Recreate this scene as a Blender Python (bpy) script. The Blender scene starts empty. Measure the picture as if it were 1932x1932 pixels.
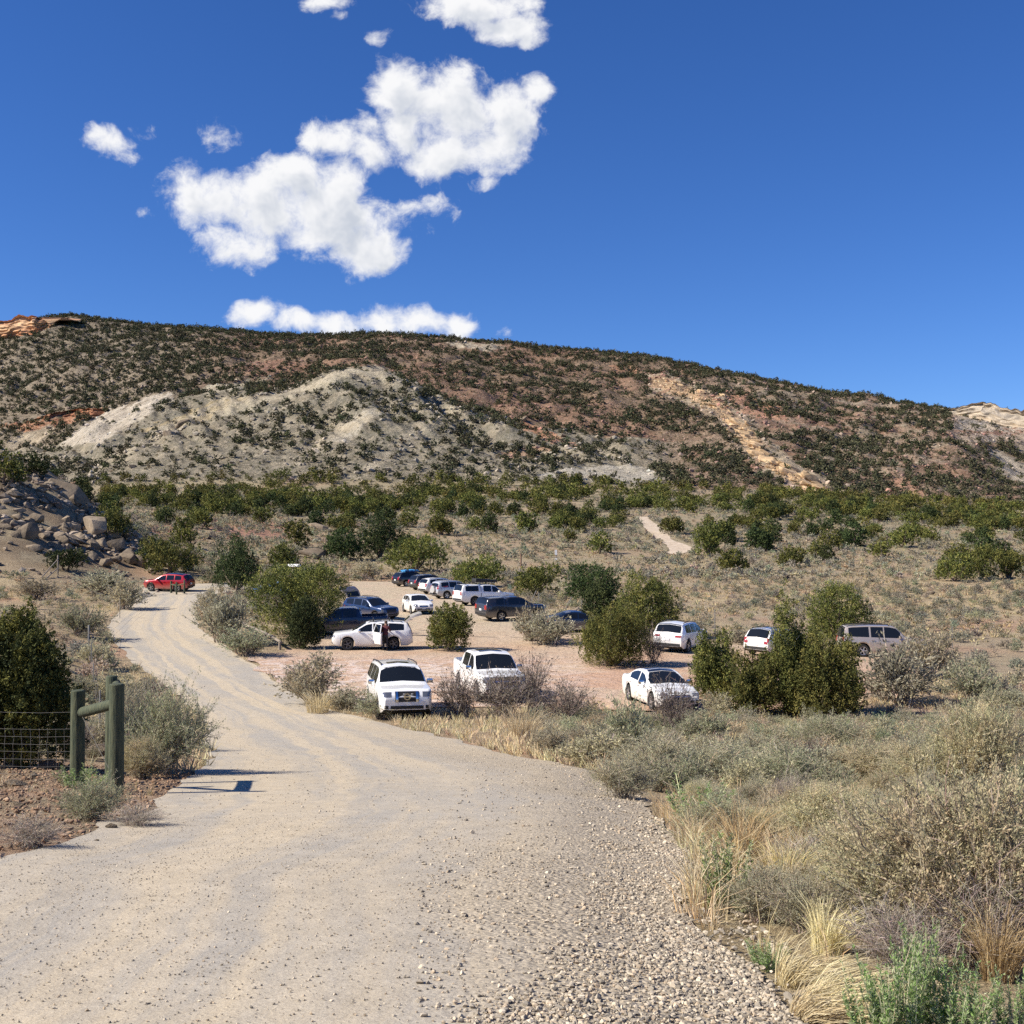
import bpy, bmesh, math, random
import numpy as np
from mathutils import Vector, Matrix

rad = math.radians
rng = np.random.default_rng(11)
random.seed(11)
sc = bpy.context.scene
COL = sc.collection

# ------------------------------------------------------------------ camera numbers
F, CX, CY = 2227.0, 966.0, 966.0           # focal length and centre on a 1932 px square picture
PITCH = math.atan(54 / F)
ZC = 6.6                                    # eye height above the parking lot
cp, sp = math.cos(PITCH), math.sin(PITCH)


def ray(dx, dy):
    v = -(dy - CY) / F
    yc = cp - v * sp
    return (dx - CX) / F / yc, (sp + v * cp) / yc


def proj(x, y, z):
    y = np.maximum(y, 0.05)
    zr = z - ZC
    fw = y * cp + zr * sp
    up = -y * sp + zr * cp
    return CX + F * x / fw, CY - F * up / fw


def sstep(a, b, x):
    t = np.clip((x - a) / (b - a), 0, 1)
    return t * t * (3 - 2 * t)


_tab = np.random.default_rng(3).random((256, 256))


def vnoise(x, y):
    xi, yi = np.floor(x).astype(int), np.floor(y).astype(int)
    fx, fy = x - xi, y - yi
    fx, fy = fx * fx * (3 - 2 * fx), fy * fy * (3 - 2 * fy)
    a, b = _tab[xi & 255, yi & 255], _tab[(xi + 1) & 255, yi & 255]
    c, d = _tab[xi & 255, (yi + 1) & 255], _tab[(xi + 1) & 255, (yi + 1) & 255]
    return (a * (1 - fx) + b * fx) * (1 - fy) + (c * (1 - fx) + d * fx) * fy


def fbm(x, y, o=4):
    s, a, n = 0, 0.5, 0
    for i in range(o):
        s = s + a * vnoise(x * 2**i + 17.3 * i, y * 2**i + 9.1 * i)
        n += a
        a *= 0.5
    return s / n


# ------------------------------------------------------------------ terrain: heights by bearing and distance
NEAR = [(-12, -0.4), (0, -1.22), (4, -1.62), (8, -2.2), (12, -2.8), (18, -3.68), (30, -5.3), (44, -6.72), (60, -6.8)]
NEAR_R = [(-12, -0.45), (0, -1.25), (4, -1.68), (8, -2.32), (12, -2.98), (18, -3.95), (30, -5.65), (44, -6.95), (60, -6.85)]
NEAR_M = [(a, (b + c) / 2) for (a, b), (_, c) in zip(NEAR, NEAR_R)]
NEAR_L = [(-12, -0.4), (0, -1.22), (4, -1.62), (8, -2.18), (12, -2.72), (18, -3.56), (30, -5.1), (44, -6.0), (60, -5.9)]
COLS = [
    (-900, NEAR_L + [(115, 1100), (140, 900), (170, 700), (400, 700), (900, 600), (1200, 640), (2000, 760)]),
    (-300, NEAR_L + [(100, 1120), (118, 1050), (150, 800), (175, 790), (260, 900), (400, 900), (520, 850), (900, 640), (1200, 660), (2000, 760)]),
    (0, NEAR_L + [(80, 1168), (100, 1126), (116, 1062), (150, 852), (168, 856), (260, 985), (390, 930), (520, 850), (570, 875), (900, 615), (1100, 640), (2000, 800)]),
    (100, NEAR_L + [(80, 1172), (105, 1118), (122, 1060), (150, 893), (165, 897), (260, 980), (390, 928), (520, 832), (570, 850), (900, 592), (1100, 625), (2000, 800)]),
    (200, NEAR + [(80, 1190), (113, 1116), (130, 1062), (152, 965), (166, 968), (260, 972), (390, 925), (520, 792), (570, 810), (900, 602), (1100, 630), (2000, 800)]),
    (300, NEAR + [(80, 1192), (113, 1117), (140, 1062), (170, 1015), (260, 968), (390, 922), (520, 748), (570, 762), (900, 612), (1100, 640), (2000, 800)]),
    (430, NEAR + [(80, 1192), (113, 1116), (150, 1070), (185, 1020), (260, 968), (390, 920), (520, 726), (570, 738), (900, 624), (1100, 650), (2000, 800)]),
    (560, NEAR + [(75, 1219), (93, 1162), (113, 1135), (150, 1094), (180, 1045), (250, 985), (390, 920), (520, 728), (570, 738), (900, 632), (1100, 660), (2000, 800)]),
    (680, NEAR + [(75, 1219), (93, 1160), (110, 1136), (140, 1105), (152, 1096), (178, 1058), (245, 992), (390, 922), (520, 690), (575, 705), (900, 630), (1100, 660), (2000, 800)]),
    (760, NEAR + [(75, 1219), (93, 1160), (110, 1136), (140, 1105), (152, 1096), (178, 1056), (245, 994), (390, 924), (520, 716), (570, 735), (900, 630), (1100, 660), (2000, 800)]),
    (900, NEAR + [(75, 1220), (93, 1160), (110, 1137), (140, 1106), (155, 1092), (178, 1058), (245, 996), (390, 922), (510, 768), (550, 785), (900, 639), (1100, 665), (2000, 800)]),
    (1050, NEAR + [(75, 1220), (93, 1162), (110, 1140), (140, 1104), (178, 1062), (245, 998), (390, 922), (490, 812), (525, 822), (890, 654), (1100, 690), (2000, 820)]),
    (1200, NEAR_M + [(75, 1214), (93, 1170), (110, 1146), (150, 1095), (180, 1062), (245, 1000), (390, 924), (450, 868), (480, 872), (880, 669), (1100, 700), (2000, 820)]),
    (1400, NEAR_R + [(75, 1224), (90, 1192), (110, 1152), (150, 1095), (180, 1062), (245, 1005), (400, 926), (860, 699), (1050, 735), (2000, 850)]),
    (1600, NEAR_R + [(75, 1236), (90, 1200), (110, 1155), (150, 1095), (180, 1065), (245, 1010), (400, 940), (840, 741), (1050, 780), (2000, 880)]),
    (1800, NEAR_R + [(75, 1238), (90, 1200), (110, 1155), (150, 1093), (180, 1067), (245, 1014), (400, 952), (800, 768), (1000, 800), (2000, 900)]),
    (1932, NEAR_R + [(75, 1240), (90, 1200), (110, 1155), (150, 1093), (180, 1068), (245, 1016), (400, 960), (600, 900), (790, 779), (1000, 810), (2000, 900)]),
    (2300, NEAR_R + [(75, 1240), (110, 1155), (150, 1093), (245, 1018), (400, 970), (600, 930), (800, 800), (1000, 830), (2000, 900)]),
    (3000, NEAR_R + [(75, 1240), (110, 1155), (150, 1093), (245, 1018), (400, 980), (800, 880), (2000, 930)]),
]
NS, NU = 700, 641
S0, S1 = math.log(3.0), math.log(2015.0)
sg = np.linspace(S0, S1, NS)
dg_ = np.exp(sg) - 15.0
ug = np.linspace(-1.6, 1.6, NU)
_cu, _cz = [], []
for dx, prof in COLS:
    d = np.array([p[0] for p in prof], float)
    z = np.array([p[1] if p[1] < 100 else ray(CX, p[1])[1] * p[0] for p in prof])
    _cu.append((dx - CX) / F)
    _cz.append(np.interp(dg_, d, z))
_cu, _cz = np.array(_cu), np.array(_cz)
TAB = np.stack([np.interp(ug, _cu, _cz[:, i]) for i in range(NS)], axis=1)      # NU x NS


def _blur(a, sig, axis):
    k = np.exp(-0.5 * (np.arange(-int(3 * sig), int(3 * sig) + 1) / sig) ** 2)
    k /= k.sum()
    h = len(k) // 2
    pad = [(0, 0), (0, 0)]
    pad[axis] = (h, h)
    p = np.pad(a, pad, mode="edge")
    return sum(w * (p[i:i + a.shape[0], :] if axis == 0 else p[:, i:i + a.shape[1]]) for i, w in enumerate(k))


TAB = _blur(_blur(TAB, 2.5, 0), 2.2, 1)


def gz(x, y):
    """ground height"""
    x, y = np.asarray(x, float), np.asarray(y, float)
    u = np.clip(x / np.maximum(y, 6.0), -1.599, 1.599)
    s = np.clip(np.log(np.maximum(y, -11.9) + 15.0), S0, S1 - 1e-6)
    fu, fs = (u + 1.6) / 3.2 * (NU - 1), (s - S0) / (S1 - S0) * (NS - 1)
    iu, i_s = np.minimum(fu.astype(int), NU - 2), np.minimum(fs.astype(int), NS - 2)
    a, b = fu - iu, fs - i_s
    z = (TAB[iu, i_s] * (1 - a) + TAB[iu + 1, i_s] * a) * (1 - b) + (TAB[iu, i_s + 1] * (1 - a) + TAB[iu + 1, i_s + 1] * a) * b
    h = sstep(395, 470, y)
    m = sstep(150, 220, y) * (1 - h)
    z = z + ZC + 0.05 * (fbm(x / 2.3, y / 2.3, 3) - 0.5)
    z = z + m * (1.2 * (fbm(x / 22 + 5, y / 22, 3) - 0.5))
    g = fbm(x / 55 + 3, y / 90, 3)
    z = z + h * (9.0 * (g - 0.5) + 5.0 * (np.abs(fbm(x / 26, y / 34 + 7, 3) - 0.5) * 2 - 0.3) + 2.0 * (fbm(x / 8, y / 8, 2) - 0.5)) * (1 - 0.6 * sstep(820, 900, y))
    sp_ = h * (1 - sstep(505, 545, y)) * sstep(0.2, 0.05, x / np.maximum(y, 6.0))
    gl = np.abs(fbm(x / 20 + 0.03 * y + 11, y / 95, 3) - 0.5) * 2
    z = z - sp_ * 7.0 * (0.45 - gl) + sp_ * 2.2 * (np.abs(fbm(x / 7 + 0.05 * y, y / 30 + 4, 2) - 0.5) * 2 - 0.3)
    z = z + h * (1 - sp_) * 3.0 * (np.abs(fbm(x / 16 - 0.02 * y, y / 60 + 31, 3) - 0.5) * 2 - 0.3) * (1 - 0.7 * sstep(820, 900, y))
    n = sstep(112, 130, y) * (1 - sstep(170, 200, y)) * sstep(-0.28, -0.36, x / np.maximum(y, 6))
    z = z + n * 2.2 * (fbm(x / 5, y / 5, 3) - 0.5)
    return z


_dm = np.exp(np.linspace(math.log(18), math.log(1115), 2600)) - 15.0


def at(dx, dy):
    """where the picture point (dx, dy) meets the ground"""
    u, t = ray(dx, dy)
    f = gz(u * _dm, _dm) - (ZC + t * _dm)
    i = np.nonzero(f >= 0)[0]
    i = int(i[0]) if len(i) else len(_dm) - 1
    lo, hi = _dm[max(i - 1, 0)], _dm[i]
    for _ in range(20):
        mid = 0.5 * (lo + hi)
        if gz(u * mid, mid) >= ZC + t * mid:
            hi = mid
        else:
            lo = mid
    return Vector((u * hi, hi, float(gz(u * hi, hi))))


def at_depth(dx, d):
    u = (dx - CX) / F
    return Vector((u * d, d, float(gz(u * d, d))))


# running horizon, to leave out what the ground itself hides
_hu = np.linspace(-0.5, 0.5, 401)
_hd = np.exp(np.linspace(math.log(20), math.log(1215), 700)) - 15.0
_HT = (gz(_hu[:, None] * _hd[None, :], np.broadcast_to(_hd, (401, 700))) - ZC) / _hd[None, :]
_HT = np.maximum.accumulate(_HT, axis=1)


def seen(x, y, ztop, slack=0.0):
    u = np.clip(x / y, -0.499, 0.499)
    iu = np.rint((u + 0.5) * 400).astype(int)
    i_d = np.clip(np.searchsorted(_hd, y * 0.97) - 1, 0, 699)
    return (ztop - ZC) / y >= _HT[iu, i_d] - slack


def in_poly(x, y, P):
    x, y = np.asarray(x, float), np.asarray(y, float)
    c = np.zeros(x.shape, bool)
    n = len(P)
    for i in range(n):
        x1, y1 = P[i]
        x2, y2 = P[(i + 1) % n]
        if y1 == y2:
            continue
        c ^= ((y1 > y) != (y2 > y)) & (x < (x2 - x1) * (y - y1) / (y2 - y1) + x1)
    return c


def poly_dist(x, y, P):
    d = np.full(np.shape(x), 1e9)
    n = len(P)
    for i in range(n):
        x1, y1 = P[i]
        x2, y2 = P[(i + 1) % n]
        ex, ey = x2 - x1, y2 - y1
        t = np.clip(((x - x1) * ex + (y - y1) * ey) / max(ex * ex + ey * ey, 1e-9), 0, 1)
        d = np.minimum(d, np.hypot(x - x1 - t * ex, y - y1 - t * ey))
    return d


# ------------------------------------------------------------------ building helpers
def mesh_np(name, V, Fc, C=None, smooth=False, attrs=None):
    me = bpy.data.meshes.new(name)
    V = np.ascontiguousarray(V, dtype=np.float32)
    Fc = np.ascontiguousarray(Fc, dtype=np.int32)
    m, k = Fc.shape
    me.vertices.add(len(V))
    me.vertices.foreach_set("co", V.ravel())
    me.loops.add(m * k)
    me.loops.foreach_set("vertex_index", Fc.ravel())
    me.polygons.add(m)
    me.polygons.foreach_set("loop_start", np.arange(0, m * k, k, dtype=np.int32))
    me.polygons.foreach_set("use_smooth", np.full(m, smooth))
    if C is not None:
        a = me.attributes.new("Col", "FLOAT_COLOR", "POINT")
        c4 = np.ones((len(V), 4), np.float32)
        c4[:, :3] = C
        a.data.foreach_set("color", c4.ravel())
    for nm, arr in (attrs or {}).items():
        a = me.attributes.new(nm, "FLOAT", "POINT")
        a.data.foreach_set("value", np.ascontiguousarray(arr, np.float32).ravel())
    me.update(calc_edges=True)
    return me


def link(name, me, mat=None, parent=None, loc=None):
    o = bpy.data.objects.new(name, me)
    COL.objects.link(o)
    if mat is not None:
        for mm in mat if isinstance(mat, (list, tuple)) else [mat]:
            if len(me.materials) < (len(mat) if isinstance(mat, (list, tuple)) else 1):
                me.materials.append(mm)
    if parent is not None:
        o.parent = parent
    if loc is not None:
        o.location = loc
    return o


def tag(o, label=None, cat=None, group=None, kind=None):
    for k, v in (("label", label), ("category", cat), ("group", group), ("kind", kind)):
        if v:
            o[k] = v
    return o


def thing(name, label, cat, loc=(0, 0, 0), rz=0.0, group=None):
    o = bpy.data.objects.new(name, None)
    o.empty_display_size = 0.2
    COL.objects.link(o)
    o.location = loc
    o.rotation_euler = (0, 0, rz)
    return tag(o, label, cat, group)


def dup(root, loc, rz=0.0, scale=(1, 1, 1), label=None, group=None):
    r = root.copy()
    COL.objects.link(r)
    r.location = loc
    r.rotation_euler = (0, 0, rz)
    r.scale = scale
    tag(r, label, None, group)
    for ch in root.children:
        c = ch.copy()
        COL.objects.link(c)
        c.parent = r
        for g in ch.children:
            d = g.copy()
            COL.objects.link(d)
            d.parent = c
    return r


def bm_to(name, bm, mat, parent=None, smooth=False, ang=35):
    me = bpy.data.meshes.new(name)
    bm.normal_update()
    bm.to_mesh(me)
    bm.free()
    if smooth:
        me.polygons.foreach_set("use_smooth", np.full(len(me.polygons), True))
        me.set_sharp_from_angle(angle=rad(ang))
    return link(name, me, mat, parent)


def add_box(bm, c, s, M=None, bev=0.0):
    r = bmesh.ops.create_cube(bm, size=1.0, matrix=Matrix.Translation(c) @ (M or Matrix()) @ Matrix.Diagonal((s[0], s[1], s[2], 1)))
    if bev:
        es = list({e for v in r["verts"] for e in v.link_edges})
        bmesh.ops.bevel(bm, geom=es, offset=bev, segments=2, affect="EDGES", profile=0.6)


def add_tube(bm, pts, radii, n=8, cap=True):
    rings = []
    pts = [Vector(p) for p in pts]
    for i, p in enumerate(pts):
        t = (pts[min(i + 1, len(pts) - 1)] - pts[max(i - 1, 0)]).normalized()
        a = t.orthogonal().normalized() if i == 0 else (a - t * a.dot(t)).normalized()
        b = t.cross(a)
        r = radii[i] if isinstance(radii, (list, tuple)) else radii
        rings.append([bm.verts.new(p + a * math.cos(2 * math.pi * k / n) * r + b * math.sin(2 * math.pi * k / n) * r) for k in range(n)])
    for A, B in zip(rings, rings[1:]):
        for k in range(n):
            bm.faces.new((A[k], A[(k + 1) % n], B[(k + 1) % n], B[k]))
    if cap:
        bm.faces.new(rings[0][::-1])
        bm.faces.new(rings[-1])


# ------------------------------------------------------------------ materials
class NT:
    def __init__(self, name):
        self.m = bpy.data.materials.new(name)
        self.m.use_nodes = True
        self.t = self.m.node_tree
        self.b = self.t.nodes["Principled BSDF"]

    def n(self, ty, **kw):
        x = self.t.nodes.new(ty)
        for k, v in kw.items():
            if k in x.inputs:
                x.inputs[k].default_value = v
            else:
                setattr(x, k, v)
        return x

    def l(self, a, b):
        self.t.links.new(a, b)

    def math(self, op, a, b=None, c=None):
        x = self.t.nodes.new("ShaderNodeMath")
        x.operation = op
        for i, v in enumerate((a, b, c)):
            if v is None:
                continue
            if isinstance(v, (int, float)):
                x.inputs[i].default_value = v
            else:
                self.l(v, x.inputs[i])
        return x.outputs[0]

    def mix(self, fac, a, b, mode="MIX"):
        x = self.t.nodes.new("ShaderNodeMix")
        x.data_type = "RGBA"
        x.blend_type = mode
        for s, v in ((x.inputs["Factor"], fac), (x.inputs["A"], a), (x.inputs["B"], b)):
            s = s if s.enabled else s
            if isinstance(v, (int, float)):
                s.default_value = v
            elif isinstance(v, tuple):
                [q for q in x.inputs if q.name == s.name and q.type == "RGBA"][0].default_value = (*v, 1)
            else:
                tgt = s if s.name == "Factor" else [q for q in x.inputs if q.name == s.name and q.type == "RGBA"][0]
                self.l(v, tgt)
        return [q for q in x.outputs if q.type == "RGBA"][0]

    def ramp(self, fac, *stops):
        x = self.t.nodes.new("ShaderNodeValToRGB")
        e = x.color_ramp.elements
        while len(e) < len(stops):
            e.new(0.5)
        for q, (p, c) in zip(e, stops):
            q.position = p
            q.color = (*c, 1) if isinstance(c, tuple) else (c, c, c, 1)
        self.l(fac, x.inputs[0])
        return x.outputs[0]

    def noise(self, scale, detail=4, rough=0.55, vec=None, dist=0.0):
        x = self.n("ShaderNodeTexNoise", Scale=scale, Detail=detail, Roughness=rough, Distortion=dist)
        self.l(vec or self.obj(), x.inputs["Vector"])
        return x.outputs["Fac"]

    def voro(self, scale, vec=None, feature="F1", out="Distance"):
        x = self.n("ShaderNodeTexVoronoi", Scale=scale)
        x.feature = feature
        self.l(vec or self.obj(), x.inputs["Vector"])
        return x.outputs[out]

    def obj(self):
        if not hasattr(self, "_tc"):
            self._tc = self.t.nodes.new("ShaderNodeTexCoord")
        return self._tc.outputs["Object"]

    def attr(self, name, out="Color"):
        x = self.t.nodes.new("ShaderNodeAttribute")
        x.attribute_name = name
        return x.outputs[out]

    def bump(self, h, dist=0.02, strength=1.0, base=None):
        x = self.n("ShaderNodeBump", Distance=dist, Strength=strength)
        self.l(h, x.inputs["Height"])
        if base is not None:
            self.l(base, x.inputs["Normal"])
        self.l(x.outputs[0], self.b.inputs["Normal"])
        return x.outputs[0]

    def set(self, **kw):
        for k, v in kw.items():
            s = self.b.inputs[k.replace("_", " ")]
            if isinstance(v, tuple):
                s.default_value = (*v, 1)
            elif isinstance(v, (int, float)):
                s.default_value = v
            else:
                self.l(v, s)
        return self


def leaf_mat(name, trans=0.0, rough=0.85):
    """colour from the mesh, a little different for every plant"""
    m = NT(name)
    oi = m.n("ShaderNodeObjectInfo")
    hsv = m.n("ShaderNodeHueSaturation")
    m.l(m.attr("Col"), hsv.inputs["Color"])
    m.l(m.math("MULTIPLY_ADD", oi.outputs["Random"], 0.035, 0.4825), hsv.inputs["Hue"])
    m.l(m.math("MULTIPLY_ADD", oi.outputs["Random"], 0.4, 0.8), hsv.inputs["Value"])
    m.set(Base_Color=hsv.outputs[0], Roughness=rough, Specular_IOR_Level=0.2)
    if trans:
        tr = m.n("ShaderNodeBsdfTranslucent")
        m.l(hsv.outputs[0], tr.inputs["Color"])
        mx = m.n("ShaderNodeMixShader")
        mx.inputs[0].default_value = trans
        m.l(m.b.outputs[0], mx.inputs[1])
        m.l(tr.outputs[0], mx.inputs[2])
        m.l(mx.outputs[0], m.t.nodes["Material Output"].inputs["Surface"])
    return m.m


def plain(name, col, rough=0.6, metal=0.0, coat=0.0, spec=0.5, vary=0.0, scale=8.0, bump=0.0):
    m = NT(name)
    if vary:
        f = m.noise(scale, 5, 0.6)
        c = m.mix(f, tuple(x * (1 - vary) for x in col), tuple(min(1, x * (1 + vary)) for x in col))
        m.set(Base_Color=c)
        if bump:
            m.bump(f, bump)
    else:
        m.set(Base_Color=col)
    m.set(Roughness=rough, Metallic=metal, Coat_Weight=coat, Specular_IOR_Level=spec)
    m.b.inputs["Coat Roughness"].default_value = 0.04
    return m.m


LEAF = leaf_mat("juniper_leaf", 0.12)
SAGE = leaf_mat("sage_leaf", 0.38)
GRASS = leaf_mat("dry_grass_blade", 0.25)
WOODM = leaf_mat("twig_bark")


def rock_mat(name, usecol=True, col=(0.25, 0.20, 0.145)):
    m = NT(name)
    oi = m.n("ShaderNodeObjectInfo")
    n1 = m.noise(1.6, 6, 0.65)
    n2 = m.noise(9, 5, 0.6)
    base = m.attr("Col") if usecol else None
    c = m.mix(m.ramp(n1, (0.38, 0.0), (0.62, 1.0)), tuple(x * 0.62 for x in col), tuple(min(1, x * 1.2) for x in col))
    if usecol:
        c = m.mix(m.ramp(n1, (0.35, 0.0), (0.65, 1.0)), m.mix(1.0, base, (0.62, 0.6, 0.58), "MULTIPLY"), base)
    c = m.mix(m.math("MULTIPLY", m.ramp(n2, (0.5, 0.0), (0.75, 1.0)), 0.45), c, (0.16, 0.12, 0.09))
    hs = m.n("ShaderNodeHueSaturation")
    m.l(c, hs.inputs["Color"])
    m.l(m.math("MULTIPLY_ADD", oi.outputs["Random"], 0.5, 0.75), hs.inputs["Value"])
    m.set(Base_Color=hs.outputs[0], Roughness=0.95, Specular_IOR_Level=0.15)
    m.bump(m.noise(5, 8, 0.65), 0.12)
    return m.m


ROCK = rock_mat("sandstone", False)
RUBBLE = leaf_mat("rubble_stone", 0.0, 0.95)
# ------------------------------------------------------------------ camera, sun, sky
cam = bpy.data.objects.new("camera", bpy.data.cameras.new("camera"))
COL.objects.link(cam)
cam.location = (0, 0, ZC)
cam.rotation_euler = (rad(90) + PITCH, 0, 0)
cam.data.sensor_width = 36
cam.data.lens = 36 * F / 1932
cam.data.clip_end = 20000
cam.data.clip_start = 0.05
sc.camera = cam

SUN_EL, SUN_AZ = 39.0, -104.0               # azimuth measured clockwise from the view direction
sd = Vector((math.sin(rad(SUN_AZ)) * math.cos(rad(SUN_EL)), math.cos(rad(SUN_AZ)) * math.cos(rad(SUN_EL)), math.sin(rad(SUN_EL))))
sun = bpy.data.objects.new("sun", bpy.data.lights.new("sun", "SUN"))
COL.objects.link(sun)
sun.data.energy = 4.6
sun.data.angle = rad(0.53)
sun.data.color = (1.0, 0.92, 0.80)
sun.rotation_euler = sd.to_track_quat("Z", "Y").to_euler()

w = bpy.data.worlds.new("World")
sc.world = w
w.use_nodes = True
wt = w.node_tree
wt.nodes.clear()


def wn(ty, **kw):
    x = wt.nodes.new(ty)
    for k, v in kw.items():
        if k in x.inputs:
            x.inputs[k].default_value = v
        else:
            setattr(x, k, v)
    return x


def grp_clouds():
    """density of the cumulus at a sky direction (x/y, z/y, 0)"""
    g = bpy.data.node_groups.new("cumulus", "ShaderNodeTree")
    g.interface.new_socket("P", in_out="INPUT", socket_type="NodeSocketVector")
    g.interface.new_socket("Detail", in_out="INPUT", socket_type="NodeSocketFloat")
    g.interface.new_socket("Density", in_out="OUTPUT", socket_type="NodeSocketFloat")
    gi, go = g.nodes.new("NodeGroupInput"), g.nodes.new("NodeGroupOutput")
    P = gi.outputs[0]

    def vm(op, a, b=None):
        x = g.nodes.new("ShaderNodeVectorMath")
        x.operation = op
        for i, v in enumerate((a, b)):
            if v is None:
                continue
            if isinstance(v, tuple):
                x.inputs[i].default_value = v
            else:
                g.links.new(v, x.inputs[i])
        return x

    def mm(op, a, b=None, c=None):
        x = g.nodes.new("ShaderNodeMath")
        x.operation = op
        for i, v in enumerate((a, b, c)):
            if v is None:
                continue
            if isinstance(v, (int, float)):
                x.inputs[i].default_value = v
            else:
                g.links.new(v, x.inputs[i])
        return x.outputs[0]

    def noise(scale, det, vec, rough=0.55):
        x = g.nodes.new("ShaderNodeTexNoise")
        x.inputs["Scale"].default_value = scale
        x.inputs["Detail"].default_value = det
        x.inputs["Roughness"].default_value = rough
        g.links.new(vec, x.inputs["Vector"])
        return x
    nz = noise(16, 3, P)
    wv = vm("MULTIPLY", vm("SUBTRACT", nz.outputs["Color"], (0.5, 0.5, 0.5)).outputs[0], (0.03, 0.03, 0))
    Q = vm("ADD", P, wv.outputs[0]).outputs[0]
    # (x, y, half width, half height, weight): the clouds' lobes
    L = [(752, 165, 62, 62, 1), (850, 205, 100, 85, 1), (955, 215, 82, 72, 1), (835, 295, 82, 52, 1), (925, 275, 70, 62, 1), (765, 240, 62, 62, .95),
         (1010, 180, 36, 36, .9), (635, 268, 66, 48, .85), (700, 290, 55, 42, .7), (690, 240, 40, 30, .6),
         (395, 375, 92, 60, .95), (500, 385, 110, 82, 1), (600, 415, 118, 85, 1), (692, 470, 84, 54, 1), (560, 335, 66, 45, .95), (640, 350, 70, 55, .8),
         (355, 335, 60, 36, .5), (405, 260, 40, 40, .26), (470, 465, 90, 40, .7), (420, 440, 50, 40, .6), (765, 405, 66, 36, .42), (820, 385, 40, 22, .3),
         (196, 266, 52, 36, 1.0), (212, 296, 46, 16, .3), (250, 238, 34, 12, .18),
         (905, 8, 130, 44, 1), (962, 52, 70, 34, .9), (1000, 75, 40, 22, .55), (622, 0, 54, 26, .85), (640, 28, 20, 18, .5),
         (482, 594, 52, 30, .95), (555, 612, 70, 24, .85), (640, 606, 66, 28, .95), (718, 600, 72, 34, 1), (800, 606, 66, 32, .95), (862, 612, 40, 38, .9),
         (948, 617, 20, 16, .45), (715, 75, 18, 10, .28), (918, 352, 32, 18, .45), (275, 402, 18, 10, .35)]
    acc = None
    for x, y, a, b, wgt in L:
        u, t = ray(x, y)
        d = vm("MULTIPLY", vm("SUBTRACT", Q, (u, t, 0)).outputs[0], (F / a / 1.08, F / b / 1.08, 0))
        q = vm("DOT_PRODUCT", d.outputs[0], d.outputs[0]).outputs["Value"]
        v = mm("MULTIPLY_ADD", q, -wgt, wgt)                     # wgt * (1 - r^2)
        if acc is None:
            acc = v
        else:
            x_ = g.nodes.new("ShaderNodeMath")
            x_.operation = "SMOOTH_MAX"
            g.links.new(acc, x_.inputs[0])
            g.links.new(v, x_.inputs[1])
            x_.inputs[2].default_value = 0.3
            acc = x_.outputs[0]
    acc = mm("MAXIMUM", mm("MINIMUM", acc, 1.0), -1.5)
    nx = noise(30, 9, Q, 0.64)
    g.links.new(gi.outputs[1], nx.inputs["Detail"])
    n = nx.outputs["Fac"]
    n2 = noise(9, 2, Q).outputs["Fac"]
    nn = mm("ADD", mm("MULTIPLY", n, 0.66), mm("MULTIPLY", n2, 0.34))
    amp = mm("MULTIPLY_ADD", acc, -2.0, 5.7)
    dens = mm("MULTIPLY_ADD", mm("SUBTRACT", nn, 0.5), amp, mm("MULTIPLY_ADD", acc, 1.25, -0.24))
    g.links.new(dens, go.inputs[0])
    return g


sky = wn("ShaderNodeTexSky", sky_type="NISHITA", sun_disc=False, sun_elevation=rad(SUN_EL), sun_rotation=rad(SUN_AZ),
         altitude=1700.0, air_density=1.0, dust_density=0.25, ozone_density=2.2)
tc = wn("ShaderNodeTexCoord")
sep = wn("ShaderNodeSeparateXYZ")
wt.links.new(tc.outputs["Generated"], sep.inputs[0])


def wm(op, a, b=None, c=None, clamp=False):
    x = wt.nodes.new("ShaderNodeMath")
    x.operation = op
    x.use_clamp = clamp
    for i, v in enumerate((a, b, c)):
        if v is None:
            continue
        if isinstance(v, (int, float)):
            x.inputs[i].default_value = v
        else:
            wt.links.new(v, x.inputs[i])
    return x.outputs[0]


ymax = wm("MAXIMUM", sep.outputs[1], 0.05)
comb = wn("ShaderNodeCombineXYZ")
wt.links.new(wm("DIVIDE", sep.outputs[0], ymax), comb.inputs[0])
wt.links.new(wm("DIVIDE", sep.outputs[2], ymax), comb.inputs[1])
cg = grp_clouds()
g1 = wn("ShaderNodeGroup", node_tree=cg)
g2 = wn("ShaderNodeGroup", node_tree=cg)
wt.links.new(comb.outputs[0], g1.inputs[0])
g1.inputs[1].default_value = 9.0
g2.inputs[1].default_value = 3.0
off = wn("ShaderNodeVectorMath", operation="ADD")
off.inputs[1].default_value = (-0.008, 0.014, 0)
wt.links.new(comb.outputs[0], off.inputs[0])
wt.links.new(off.outputs[0], g2.inputs[0])
mr = wn("ShaderNodeMapRange", interpolation_type="SMOOTHSTEP")
wt.links.new(g1.outputs[0], mr.inputs[0])
mr.inputs[1].default_value = -0.20
mr.inputs[2].default_value = 0.85
mr.inputs[4].default_value = 0.98
front = wm("GREATER_THAN", sep.outputs[1], 0.06)
alpha = wm("MULTIPLY", mr.outputs[0], front)
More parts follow.
